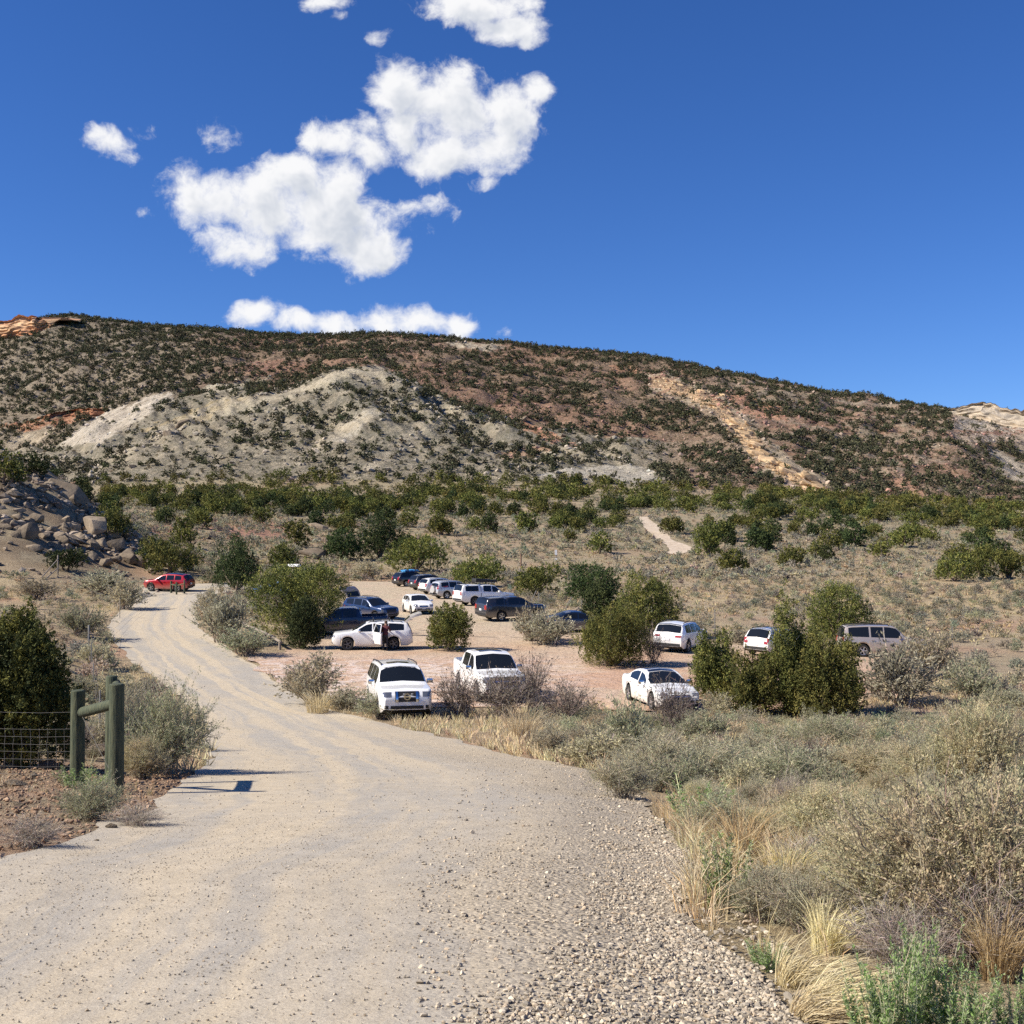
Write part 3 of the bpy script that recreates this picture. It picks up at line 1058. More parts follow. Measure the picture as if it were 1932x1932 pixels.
def lobes_for(kind, r, w=1.0, h=1.0):
    """crown lobes of a juniper about w wide and h high"""
    if kind == "rounded":
        L = [(0, 0, 0.46 * h, 0.37 * w, 0.37 * w, 0.46 * h), (0, 0, 0.16 * h, 0.40 * w, 0.40 * w, 0.22 * h)]
        for k in range(6):
            a = k * 1.05 + r.random()
            L.append((0.24 * w * math.cos(a), 0.24 * w * math.sin(a), h * (0.22 + 0.45 * r.random()), (0.2 + 0.08 * r.random()) * w, 0.24 * w, 0.25 * h))
    elif kind == "spired":
        L = []
        for k in range(12):
            a, q = k * 0.8 + r.random(), 0.36 * w * math.sqrt(r.random())
            hh = h * (0.55 + 0.6 * r.random()) * (1 - 0.5 * q / w)
            L.append((q * math.cos(a), q * math.sin(a), hh * 0.5, 0.13 * w, 0.13 * w, hh * 0.55))
        L = L + L
        L.append((0, 0, 0.26 * h, 0.46 * w, 0.46 * w, 0.32 * h))
        L.append((0, 0, 0.40 * h, 0.34 * w, 0.34 * w, 0.36 * h))
    elif kind == "spreading":
        L = []
        for k in range(7):
            a, q = k * 0.9 + r.random(), 0.33 * w * (0.4 + 0.6 * r.random())
            L.append((q * math.cos(a), q * math.sin(a), h * (0.30 + 0.36 * r.random()), 0.22 * w, 0.22 * w, 0.30 * h))
        L.append((0, 0, 0.26 * h, 0.40 * w, 0.40 * w, 0.28 * h))
    else:  # column
        L = [(0, 0, 0.4 * h, 0.36 * w, 0.36 * w, 0.42 * h), (0.06 * w, 0, 0.68 * h, 0.26 * w, 0.26 * w, 0.32 * h), (-0.16 * w, 0.1 * w, 0.4 * h, 0.25 * w, 0.25 * w, 0.36 * h), (0.16 * w, -0.1 * w, 0.35 * h, 0.26 * w, 0.26 * w, 0.34 * h)]
    return L


def juniper(seed, kind, w, h, ntuft, nleaf, L, W, label, loc, group=None, pal=None, lobes=None, tl=0.4, rz=0.0):
    r = np.random.default_rng(seed)
    lobes = lobes or lobes_for(kind, r, w, h)
    t = thing("juniper_tree", label, "juniper", loc, rz, group)
    V, C = juniper_arr(seed, lobes, ntuft, nleaf, L, W, tl, pal or (J_DARK, J_MID, J_OLIVE, J_YEL), 1.7 if kind == 'spired' else 0.8)
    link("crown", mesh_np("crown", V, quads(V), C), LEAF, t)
    link("trunk", trunk_mesh(seed, lobes[:5], 0.045 * h), WOODM, t)
    return t


S_GREY, S_GREEN, S_PALE, S_DEAD = (0.41, 0.39, 0.275), (0.345, 0.36, 0.22), (0.53, 0.47, 0.30), (0.27, 0.22, 0.17)
TWIG, TWIG_D = (0.31, 0.26, 0.20), (0.15, 0.12, 0.10)


def shrub_arr(seed, R_, H, ns, nt, nl, L, W, leafc, stemc, flat=0.5, tw=0.28, sw=0.02, upt=0.3, leaf_t0=0.0, core=0.35):
    r = np.random.default_rng(seed)
    az = r.random(ns) * 2 * np.pi
    q = np.sqrt(r.random(ns))
    lump = 0.8 + 0.4 * vnoise(np.cos(az) * 1.7 + seed, np.sin(az) * 1.7 + 3.1 * seed)
    tip = np.stack([np.cos(az) * q * R_ * lump, np.sin(az) * q * R_ * lump, H * (1 - flat * q**2) * (0.68 + 0.4 * r.random(ns)) * lump], 1)
    base = np.stack([0.16 * R_ * r.normal(size=ns), 0.16 * R_ * r.normal(size=ns), np.full(ns, -0.04)], 1)
    ctrl = base + (tip - base) * np.array([0.35, 0.35, 0.62]) + r.normal(size=(ns, 3)) * 0.06 * R_
    ts = np.linspace(0, 1, 5)[None, :, None]
    P = base[:, None] * (1 - ts) ** 2 + 2 * ctrl[:, None] * ts * (1 - ts) + tip[:, None] * ts**2
    SV = [ribbons(P, sw, sw * 0.4, r)]
    k = np.repeat(np.arange(ns), nt)
    n = len(k)
    tt = core + (1 - core) * r.random(n)
    o = base[k] * ((1 - tt) ** 2)[:, None] + 2 * ctrl[k] * (tt * (1 - tt))[:, None] + tip[k] * (tt**2)[:, None]
    tg = unit(tip[k] - ctrl[k])
    td = unit(tg + 0.85 * r.normal(size=(n, 3)) + np.array([0, 0, upt]))
    tl = tw * H * (0.5 + r.random(n))
    e = o + td * tl[:, None]
    e[:, 2] = np.maximum(e[:, 2], 0.01)
    m_ = 0.5 * (o + e) + r.normal(size=(n, 3)) * 0.04 * H * tw
    SV.append(ribbons(np.stack([o, m_, e], 1), sw * 0.45, sw * 0.22, r))
    SV = np.concatenate(SV)
    SC = np.repeat(jitter_cols(r, stemc, len(SV) // 4, 0.25), 4, 0)
    if not nl:
        return None, None, SV, SC
    j = np.repeat(np.arange(n), nl)
    ln = len(j)
    lt = leaf_t0 + (1 - leaf_t0) * r.random(ln) ** 0.7
    c = o[j] + (e - o)[j] * lt[:, None] + r.normal(size=(ln, 3)) * (0.05 * H * tw)
    la = unit(td[j] + 0.7 * r.normal(size=(ln, 3)) + np.array([0, 0, 0.35]))
    s = 0.6 + 0.8 * r.random(ln)
    LV = cards(c, la, unit(np.cross(la, rvec(r, ln))), L * s, W * s)
    LV[:, 2] = np.maximum(LV[:, 2], 0.0)
    lc = np.array(leafc, float)
    lc = lc if lc.ndim == 2 else lc[None]
    pick = r.integers(0, len(lc), ns)[k[j]]
    LC = np.repeat(np.clip(lc[pick] * (0.75 + 0.5 * r.random((ln, 1))) * (1 + 0.15 * (r.random((ns, 1))[k[j]] - 0.5) * 2), 0, 1), 4, 0)
    return LV, LC, SV, SC


def shrub(seed, name, label, cat, loc, arr, group=None, rz=0.0, mat=None):
    LV, LC, SV, SC = arr
    t = thing(name, label, cat, loc, rz, group)
    if LV is not None:
        link("foliage", mesh_np("foliage", LV, quads(LV), LC), mat or SAGE, t)
    link("stem", mesh_np("stem", SV, quads(SV), SC), WOODM, t)
    return t


def grass_arr(seed, R_, H, nb, wd, col, lean=0.5, wind=(0, 0), segs=4):
    r = np.random.default_rng(seed)
    a = r.random(nb) * 2 * np.pi
    q = R_ * np.sqrt(r.random(nb)) * 0.45
    b = np.stack([np.cos(a) * q, np.sin(a) * q, np.full(nb, -0.02)], 1)
    hh = H * (0.5 + 0.6 * r.random(nb))
    out_ = np.stack([np.cos(a), np.sin(a), 0 * a], 1) * (lean * hh * (0.3 + r.random(nb)))[:, None] + np.array([wind[0], wind[1], 0]) * hh[:, None] + r.normal(size=(nb, 3)) * 0.12 * H
    ts = np.linspace(0, 1, segs)[None, :, None]
    P = b[:, None] + out_[:, None] * ts**1.9
    droop = 1 - 0.35 * np.linalg.norm(out_[:, :2], axis=1) / np.maximum(hh, 1e-3)
    P[:, :, 2] = b[:, 2][:, None] + (hh * np.clip(droop, 0.25, 1))[:, None] * (1 - (1 - ts[..., 0]) ** 1.5)
    V = ribbons(P, np.full(nb, wd) * (0.7 + 0.6 * r.random(nb)), 0.25, r)
    col = np.array(col, float)
    col = col if col.ndim == 2 else col[None]
    pick = col[r.integers(0, len(col), nb)] * (0.75 + 0.5 * r.random((nb, 1)))
    C = np.repeat(np.clip(pick, 0, 1), (segs - 1) * 4, 0)
    return V, C


_ico = bmesh.new()
bmesh.ops.create_icosphere(_ico, subdivisions=1, radius=1.0)
ICO_V = np.array([v.co[:] for v in _ico.verts])
ICO_F = np.array([[v.index for v in f.verts] for f in _ico.faces])
_ico.free()


def stones_arr(r, P, S, cols, flat=0.65):
    """many small stones: centres P (n x 3), sizes S"""
    n = len(P)
    shp = ICO_V[None] * (1 + 0.28 * r.normal(size=(n, len(ICO_V), 1)))
    shp = shp * np.stack([0.75 + 0.5 * r.random(n), 0.75 + 0.5 * r.random(n), flat * (0.7 + 0.6 * r.random(n))], 1)[:, None, :]
    a = r.random(n) * 2 * np.pi
    ca, sa = np.cos(a)[:, None], np.sin(a)[:, None]
    X = shp[..., 0] * ca - shp[..., 1] * sa
    Y = shp[..., 0] * sa + shp[..., 1] * ca
    V = np.stack([X, Y, shp[..., 2]], -1) * (S * 0.5)[:, None, None] + P[:, None, :]
    Fc = (ICO_F[None] + (np.arange(n) * len(ICO_V))[:, None, None]).reshape(-1, 3)
    return V.reshape(-1, 3), Fc, np.repeat(cols, len(ICO_V), 0)


def merge_protos(protos, idx, P, rz, S):
    """protos: [(V, C)] card sets; copies of them at P turned by rz and scaled by S (n x 3), as one vertex and colour list"""
    Vs, Cs = [], []
    for i, (V, C) in enumerate(protos):
        k = np.nonzero(idx == i)[0]
        if not len(k):
            continue
        ca, sa = np.cos(rz[k])[:, None], np.sin(rz[k])[:, None]
        x, y, z = V[None, :, 0] * S[k, 0:1], V[None, :, 1] * S[k, 1:2], V[None, :, 2] * S[k, 2:3]
        W_ = np.stack([x * ca - y * sa + P[k, 0:1], x * sa + y * ca + P[k, 1:2], z + P[k, 2:3]], -1)
        tint = (0.8 + 0.4 * rng.random((len(k), 1, 1))) * (1 + 0.05 * rng.normal(size=(len(k), 1, 3)))
        Vs.append(W_.reshape(-1, 3))
        Cs.append((C[None] * tint).reshape(-1, 3))
    return np.concatenate(Vs), np.clip(np.concatenate(Cs), 0, 1)


def boulder_mesh(seed, npt=18, sub=2, rough=0.06, bev=0.07):
    r = np.random.default_rng(seed)
    bm = bmesh.new()
    p = rvec(r, npt) * (0.8 + 0.25 * r.random((npt, 1)))
    p = p * np.array([1, 0.8, 0.7])
    for q in p:
        bm.verts.new(q * 0.5)
    bmesh.ops.convex_hull(bm, input=bm.verts)
    bmesh.ops.delete(bm, geom=[v for v in bm.verts if not v.link_faces], context="VERTS")
    bmesh.ops.dissolve_limit(bm, angle_limit=rad(16), verts=bm.verts, edges=bm.edges)
    bmesh.ops.bevel(bm, geom=list(bm.edges), offset=bev * 0.5, segments=2, affect="EDGES", profile=0.6)
    bmesh.ops.triangulate(bm, faces=bm.faces)
    bmesh.ops.subdivide_edges(bm, edges=[e for e in bm.edges if e.calc_length() > 0.16], cuts=1)
    bmesh.ops.triangulate(bm, faces=bm.faces)
    for v in bm.verts:
        c = v.co
        k = float(fbm(np.array(c.x * 5 + seed), np.array(c.y * 5 + c.z * 3.7), 3)) - 0.5
        v.co = c * (1 + 2 * rough * k)
    me = bpy.data.meshes.new("boulder")
    bm.normal_update()
    bm.to_mesh(me)
    bm.free()
    me.polygons.foreach_set("use_smooth", np.full(len(me.polygons), True))
    me.set_sharp_from_angle(angle=rad(28))
    return me
# ------------------------------------------------------------------ plants that stand near the camera


def px(w, d):
    return w * d / F


def plant(name, label, cat, parts, loc, rz=0.0, s=(1, 1, 1), group=None):
    t = thing(name, label, cat, loc, rz, group)
    t.scale = s
    for nm, me, mat in parts:
        link(nm, me, mat, t)
    return t


def shrub_parts(arr, mat=None):
    LV, LC, SV, SC = arr
    p = []
    if LV is not None:
        p.append(("foliage", mesh_np("foliage", LV, quads(LV), LC), mat or SAGE))
    p.append(("stem", mesh_np("stem", SV, quads(SV), SC), WOODM))
    return p


# --- big junipers, each of its own shape: (x, base y, width px, height px, kind, tufts, leaves, label)
JUN = [
    (560, 1198, 200, 136, "rounded", 900, 28, "broad olive juniper beside the lot, hiding most of a blue car"),
    (570, 1223, 88, 86, "spired", 420, 26, "small bushy juniper in front of the dark blue pickup truck"),
    (848, 1228, 90, 90, "rounded", 480, 28, "lone rounded juniper in the middle of the parking lot"),
    (1152, 1256, 152, 128, "spired", 700, 28, "bushy juniper beside the lot, left of the white crossover seen from behind"),
    (1218, 1196, 150, 118, "spired", 560, 24, "tall spiky juniper behind the bushy one next to the white crossover"),
    (1132, 1188, 80, 90, "column", 320, 22, "narrow green juniper rising behind the bushy juniper near the dark sedan"),
    (1116, 1134, 112, 74, "rounded", 420, 22, "dark green dome-shaped pinyon behind the dark sedan"),
    (1350, 1316, 112, 130, "spired", 520, 28, "pointed juniper at the near end of the clump by the white sedan"),
    (1486, 1346, 134, 186, "spired", 760, 30, "tallest spiry juniper of the clump hiding a white car"),
    (1558, 1354, 156, 156, "spired", 860, 30, "wide bushy juniper of the clump, nearest the beige vehicle"),
    (1425, 1350, 120, 112, "spired", 460, 28, "lower middle juniper of the clump between the pointed and the tallest one"),
    (1580, 1217, 134, 116, "rounded", 620, 24, "rounded two-domed juniper behind the beige vehicle"),
    (782, 1079, 138, 68, "spreading", 420, 20, "wide juniper behind the far row of parked cars"),
    (648, 1056, 84, 62, "rounded", 300, 20, "dark pinyon, lower of a pair behind the far edge of the lot"),
    (716, 1054, 92, 92, "rounded", 340, 20, "dark pinyon with bare limbs, taller of a pair behind the lot"),
    (900, 1108, 112, 66, "spreading", 340, 20, "thin sprawling juniper behind the white pickup with the roof box"),
    (1010, 1124, 104, 60, "spreading", 320, 20, "open-branched juniper behind the grey pickup truck"),
    (446, 1114, 118, 94, "spired", 420, 22, "large dark juniper at the end of the road beside the red car"),
    (322, 1084, 122, 72, "spreading", 380, 20, "wide low juniper on the slope right behind the red car"),
    (534, 1073, 66, 50, "rounded", 220, 18, "small juniper to the left of the tan wooden box"),
    (214, 1012, 82, 58, "spreading", 260, 18, "brownish juniper on the edge of the boulder slope"),
    (1337, 1049, 58, 70, "rounded", 260, 18, "upright dense juniper beside the lower end of the dirt trail"),
    (1382, 1076, 62, 42, "rounded", 220, 18, "low yellowish juniper below the upright one near the trail"),
    (1492, 1068, 58, 38, "rounded", 200, 18, "small round juniper alone in the sagebrush field"),
    (1268, 1007, 52, 34, "rounded", 180, 16, "round juniper touching the bend of the dirt trail"),
    (832, 1009, 58, 40, "spreading", 200, 16, "juniper in the grey sage above the wide one behind the cars"),
    (994, 1004, 46, 42, "rounded", 180, 16, "rounded green juniper standing in grey sage left of the trail"),
    (1800, 1097, 74, 56, "rounded", 260, 18, "first juniper of the group of three far out in the field"),
    (1852, 1093, 78, 66, "rounded", 280, 18, "tallest juniper of the group of three far out in the field"),
    (1904, 1091, 66, 52, "spreading", 240, 18, "wide juniper at the outer end of the far group of three"),
    (1612, 1031, 58, 46, "rounded", 200, 16, "dense dark juniper amid paler ones in the far field"),
    (1706, 1033, 64, 44, "spreading", 200, 16, "broad pale juniper in the far field, above the group of three"),
    (124, 1076, 74, 40, "spreading", 220, 18, "low dark bushy juniper at the foot of the boulder slope"),
    (1444, 1042, 34, 42, "column", 160, 16, "slim dark juniper between two low ones in the field"),
    (1234, 1118, 40, 22, "rounded", 120, 14, "little green bush on the straw-coloured field behind the spiky juniper"),
]
J_OCC = []
for i, (dx, by, wp, hp, kind, nt, nl, lab) in enumerate(JUN):
    p = at(dx, by)
    d = p.y
    w_, h_ = px(wp, d), px(hp, d)
    dark = "pinyon" in lab or "dark" in lab
    pal = ((0.034, 0.052, 0.020), (0.062, 0.085, 0.03), (0.095, 0.118, 0.04)) if dark else None
    L_ = max(0.078, 2.9 * d / F)
    juniper(100 + i, kind, w_, h_, int(nt * 1.5), int(nl * 1.3), L_, L_ * 0.5, lab, p, None, pal, None, 0.10 * h_ + 0.12, random.random() * 6)
    J_OCC.append((p.x, p.y, w_ * 0.5))
# the juniper behind the wire mesh
p = at(20, 1452)
q = np.random.default_rng(5)
lb = [(-0.35, 0.1, 1.15, 0.62, 0.7, 1.2), (0.30, 0.0, 1.05, 0.60, 0.62, 1.15), (0.62, 0.1, 0.75, 0.5, 0.55, 0.8), (-1.1, 0.1, 1.0, 0.7, 0.7, 1.0), (0.05, 0.3, 1.5, 0.5, 0.5, 1.0), (-0.5, -0.1, 0.6, 0.6, 0.6, 0.65), (0.55, -0.1, 1.5, 0.34, 0.36, 0.75)]
p = at_depth(18, 20.0)
juniper(77, "x", 2.6, 2.6, 2600, 46, 0.052, 0.022, "dark green juniper behind the wire mesh fence by the road", p, None,
        ((0.040, 0.052, 0.018), (0.09, 0.10, 0.028), (0.15, 0.15, 0.036), (0.25, 0.23, 0.055)), lb, 0.24)
J_OCC.append((p.x, p.y, 1.4))

# --- shrub meshes to stand many times
SG = [S_GREY, S_GREEN, S_PALE]
near_sage = [shrub_parts(shrub_arr(200 + i, 0.5, 0.8, 85, 12, 20, 0.022, 0.0075, [S_GREY, (0.38, 0.375, 0.25), S_PALE], TWIG, tw=0.26, sw=0.012)) for i in range(4)]
near_green = [shrub_parts(shrub_arr(220 + i, 0.5, 0.8, 85, 12, 20, 0.024, 0.0072, [(0.35, 0.375, 0.22), (0.43, 0.43, 0.27)], TWIG, tw=0.28, sw=0.012)) for i in range(3)]
near_dead = [shrub_parts(shrub_arr(240 + i, 0.5, 0.8, 90, 14, 3, 0.022, 0.006, [(0.34, 0.29, 0.22)], (0.34, 0.29, 0.24), tw=0.30, sw=0.010, upt=0.1)) for i in range(3)]
near_rab = [shrub_parts(shrub_arr(260 + i, 0.5, 0.8, 120, 15, 28, 0.019, 0.0068, [(0.54, 0.50, 0.28), (0.62, 0.56, 0.34), (0.45, 0.445, 0.26), (0.58, 0.49, 0.29)], (0.33, 0.28, 0.20), tw=0.24, sw=0.010, core=0.45)) for i in range(4)]
mid_sage = [shrub_parts(shrub_arr(300 + i, 0.5, 0.75, 60, 8, 9, 0.048, 0.018, [[S_GREY, S_PALE], [S_GREY, (0.31, 0.30, 0.21)], [S_PALE, (0.38, 0.345, 0.22)]][i % 3], TWIG, tw=0.26, sw=0.016)) for i in range(6)]
mid_green = [shrub_parts(shrub_arr(320 + i, 0.5, 0.75, 60, 8, 9, 0.048, 0.016, [S_GREEN, (0.33, 0.33, 0.21)], TWIG, tw=0.28, sw=0.016)) for i in range(3)]
mid_dead = [shrub_parts(shrub_arr(340 + i, 0.5, 0.8, 60, 12, 2, 0.045, 0.014, [(0.22, 0.18, 0.145)], (0.215, 0.175, 0.15), tw=0.30, sw=0.013, upt=0.15, flat=0.4)) for i in range(3)]
far_sage = [shrub_parts(shrub_arr(360 + i, 0.5, 0.66, 36, 5, 6, 0.11, 0.045, [[S_GREY], [(0.30, 0.295, 0.215)], [S_PALE, S_GREY]][i % 3], TWIG, tw=0.26, sw=0.03)) for i in range(6)]
KINDS_ = {"near_sage": near_sage, "near_green": near_green, "near_dead": near_dead, "near_rab": near_rab, "mid_sage": mid_sage, "mid_green": mid_green, "mid_dead": mid_dead, "far_sage": far_sage}

# (x, base y, width px, height px, mesh kind, name, category, label)
SHR = [
    (592, 1328, 132, 92, "mid_sage", "sagebrush", "sagebrush", "large grey sagebrush beside the road, left of the white SUV facing us"),
    (652, 1338, 90, 44, "mid_sage", "sagebrush", "sagebrush", "low grey sagebrush touching the left side of the white SUV facing us"),
    (726, 1357, 104, 50, "mid_green", "sagebrush", "sagebrush", "green sagebrush in front of the grille of the white SUV"),
    (560, 1300, 60, 40, "mid_sage", "sagebrush", "sagebrush", "small pale sagebrush where the road meets the lot entrance"),
    (868, 1354, 112, 84, "mid_dead", "dead_shrub", "shrub", "bare twiggy shrub between the white SUV and the white pickup"),
    (950, 1358, 130, 92, "mid_dead", "dead_shrub", "shrub", "bare grey shrub covering the bumper of the white pickup"),
    (1002, 1350, 80, 112, "mid_dead", "dead_shrub", "shrub", "tall bare shrub with black twigs beside the white pickup's fender"),
    (1062, 1362, 120, 74, "mid_dead", "dead_shrub", "shrub", "low grey twig heap to the right of the white pickup"),
    (1188, 1432, 92, 118, "mid_green", "sagebrush", "sagebrush", "upright sagebrush with a dark stem in front of the white sedan's wheel"),
    (1272, 1392, 104, 104, "mid_dead", "dead_shrub", "shrub", "thin leafless shrub in front of the white sedan's hood"),
    (1334, 1402, 110, 64, "mid_green", "joint_fir", "bush", "yellow-green broom-like bush below the white sedan's front bumper"),
    (1128, 1448, 150, 74, "mid_sage", "sagebrush", "sagebrush", "grey sagebrush at the outer edge of the road bend"),
    (1236, 1470, 160, 84, "near_sage", "sagebrush", "sagebrush", "wide sagebrush between the road shoulder and the white sedan"),
    (1176, 1508, 130, 84, "near_sage", "sagebrush", "sagebrush", "sagebrush growing out of the gravel shoulder of the bend"),
    (1340, 1480, 170, 80, "near_sage", "sagebrush", "sagebrush", "grey sagebrush behind the first green weed by the shoulder"),
    (1430, 1452, 130, 64, "near_sage", "sagebrush", "sagebrush", "pale sagebrush on the flat in front of the juniper clump"),
    (1700, 1330, 170, 120, "mid_sage", "sagebrush", "sagebrush", "big grey sagebrush below the rear wheel of the beige vehicle"),
    (1746, 1278, 130, 92, "mid_sage", "sagebrush", "sagebrush", "pale grey sagebrush covering the nose of the beige vehicle"),
    (1835, 1318, 110, 74, "mid_green", "sagebrush", "sagebrush", "blue-green sagebrush in the open beyond the tall yellow one"),
    (1560, 1412, 130, 62, "near_green", "sagebrush", "sagebrush", "blue-grey sagebrush in front of the wide bushy juniper"),
    (1480, 1500, 170, 90, "near_green", "sagebrush", "sagebrush", "spreading grey-green sagebrush over the bare red patch"),
    (1630, 1480, 150, 70, "near_rab", "rabbitbrush", "shrub", "straw-yellow shrub between the juniper clump and the giant shrub"),
    (1845, 1500, 160, 168, "near_rab", "rabbitbrush", "shrub", "tall yellow-tipped shrub with a dark trunk near the pale boulder"),
    (1740, 1500, 150, 90, "near_rab", "rabbitbrush", "shrub", "yellowish shrub at the foot of the tall yellow-tipped one"),
    (1560, 1600, 190, 110, "near_rab", "rabbitbrush", "shrub", "yellow-grey shrub beside the bare red patch of ground"),
    (1795, 1790, 420, 310, "near_rab", "rabbitbrush", "shrub", "giant yellow-green shrub with dark inner branches, biggest of all"),
    (1650, 1700, 230, 160, "near_rab", "rabbitbrush", "shrub", "yellow-green shrub leaning out from the giant one toward the road"),
    (1920, 1720, 240, 250, "near_rab", "rabbitbrush", "shrub", "dense shrub behind the giant one, cut by the picture edge"),
    (1700, 1840, 220, 130, "near_dead", "dead_shrub", "shrub", "dead brown twigs at the foot of the giant shrub"),
    (1850, 1830, 260, 170, "near_dead", "dead_shrub", "shrub", "silver-grey dead shrub under the giant yellow-green one"),
    (1350, 1590, 140, 90, "near_green", "sagebrush", "sagebrush", "thin grey-green shrub at the edge of the coarse gravel"),
    (1440, 1740, 170, 100, "near_sage", "sagebrush", "sagebrush", "grey shrub over the gravel edge, next to the second green weed"),
    (1530, 1660, 150, 80, "near_dead", "dead_shrub", "shrub", "low brown dead twigs around the bare red patch"),
    (1520, 1760, 170, 110, "near_sage", "sagebrush", "sagebrush", "dry grey shrub among long straw near the bottom"),
    (310, 1462, 168, 160, "near_green", "sagebrush", "sagebrush", "tall sagebrush right beside the green fence posts"),
    (262, 1420, 120, 120, "near_sage", "sagebrush", "sagebrush", "grey sagebrush behind the green fence posts"),
    (268, 1470, 100, 74, "near_rab", "rabbitbrush", "shrub", "yellowish twiggy shrub at the base of the green fence posts"),
    (172, 1548, 120, 74, "near_green", "sagebrush", "sagebrush", "grey-green shrub in front of the thinnest green fence post"),
    (60, 1600, 120, 60, "near_dead", "dead_shrub", "shrub", "low brown shrub on the red stony bank"),
    (255, 1560, 110, 40, "near_dead", "dead_shrub", "shrub", "flattened dark twigs on the bank beside the road edge"),
    (420, 1212, 112, 92, "mid_sage", "sagebrush", "sagebrush", "big grey sagebrush on the inner side of the road's far bend"),
    (465, 1236, 110, 54, "mid_green", "sagebrush", "sagebrush", "rounded grey-green sagebrush in front of the log rail"),
    (395, 1160, 60, 50, "mid_sage", "sagebrush", "sagebrush", "purplish grey sagebrush at the tip of the far bend"),
    (1028, 1217, 118, 66, "mid_sage", "sagebrush", "sagebrush", "wide grey sagebrush in front of the dark sedan"),
    (1000, 1210, 64, 70, "mid_sage", "sagebrush", "sagebrush", "taller grey sagebrush in front of the grey pickup's front wheel"),
    (1232, 1252, 58, 62, "mid_dead", "dead_shrub", "shrub", "bare shrub at the rear corner of the white crossover"),
    (190, 1122, 130, 50, "mid_sage", "sagebrush", "sagebrush", "wide grey sagebrush to the left of the red car"),
    (70, 1130, 90, 40, "mid_sage", "sagebrush", "sagebrush", "grey sagebrush beside the braced wooden pole"),
    (235, 1150, 90, 56, "mid_sage", "sagebrush", "sagebrush", "grey sagebrush along the outer edge of the far bend"),
    (150, 1200, 100, 60, "mid_green", "sagebrush", "sagebrush", "green-grey sagebrush inside the roadside fence"),
    (205, 1330, 90, 60, "mid_sage", "sagebrush", "sagebrush", "grey sagebrush on the road edge above the green posts"),
    (180, 1260, 80, 52, "mid_sage", "sagebrush", "sagebrush", "brownish sagebrush below the tall thin fence post"),
    (240, 1380, 110, 70, "near_sage", "sagebrush", "sagebrush", "pale sagebrush right behind the leaning rail of the fence"),
    (405, 1100, 40, 26, "mid_sage", "sagebrush", "sagebrush", "round grey bush just behind the red car's rear bumper"),
    (690, 1092, 60, 34, "mid_sage", "sagebrush", "sagebrush", "round grey bush at the far edge of the lot beside a leaning post"),
]
S_OCC = []
n_sage = n_other = 0
for i, (dx, by, wp, hp, kind, nm, cat, lab) in enumerate(SHR):
    p = at(dx, min(by, 1925))
    d = p.y
    pr = KINDS_[kind]
    w_, h_ = px(wp, d), px(hp, d)
    plant(nm, lab, cat, pr[i % len(pr)], p, random.random() * 6.3, (w_ * 0.98, w_ * 0.98, h_ * 1.22))
    S_OCC.append((p.x, p.y, w_ * 0.35))
    n_sage += 1

# --- green weeds, straw and tufts by the shoulder


def weed_parts(seed, ns=16, H=0.75, R_=0.24):
    r = np.random.default_rng(seed)
    a, q = r.random(ns) * 6.283, R_ * np.sqrt(r.random(ns))
    b = np.stack([np.cos(a) * q * 0.6, np.sin(a) * q * 0.6, np.full(ns, -0.03)], 1)
    h = H * (0.55 + 0.45 * r.random(ns))
    tip = b + np.stack([np.cos(a) * q * 0.7, np.sin(a) * q * 0.7, h], 1) + r.normal(size=(ns, 3)) * 0.04
    ts = np.linspace(0, 1, 5)[None, :, None]
    P = b[:, None] * (1 - ts) + tip[:, None] * ts + np.sin(ts * 3.1) * r.normal(size=(ns, 1, 3)) * 0.03
    SV = ribbons(P, 0.008, 0.004, r)
    nl = 85
    k = np.repeat(np.arange(ns), nl)
    t = 0.15 + 0.85 * r.random(len(k))
    c = b[k] * (1 - t)[:, None] + tip[k] * t[:, None]
    d = rvec(r, len(k))
    d[:, 2] = np.abs(d[:, 2]) * 0.8 + 0.25
    d = unit(d)
    ll = 0.062 * (1.15 - 0.6 * t) * (0.7 + 0.6 * r.random(len(k)))
    LV = cards(c + d * ll[:, None] * 0.5, d, unit(np.cross(d, rvec(r, len(k)))), ll, ll * 0.27)
    col = np.array([(0.22, 0.33, 0.10), (0.31, 0.38, 0.17), (0.40, 0.42, 0.26)])[r.integers(0, 3, len(k))] * (0.75 + 0.5 * r.random((len(k), 1)))
    return [("foliage", mesh_np("foliage", LV, quads(LV), np.repeat(col, 4, 0)), SAGE),
            ("stem", mesh_np("stem", SV, quads(SV), np.repeat(jitter_cols(r, (0.42, 0.40, 0.28), len(SV) // 4), 4, 0)), WOODM)]


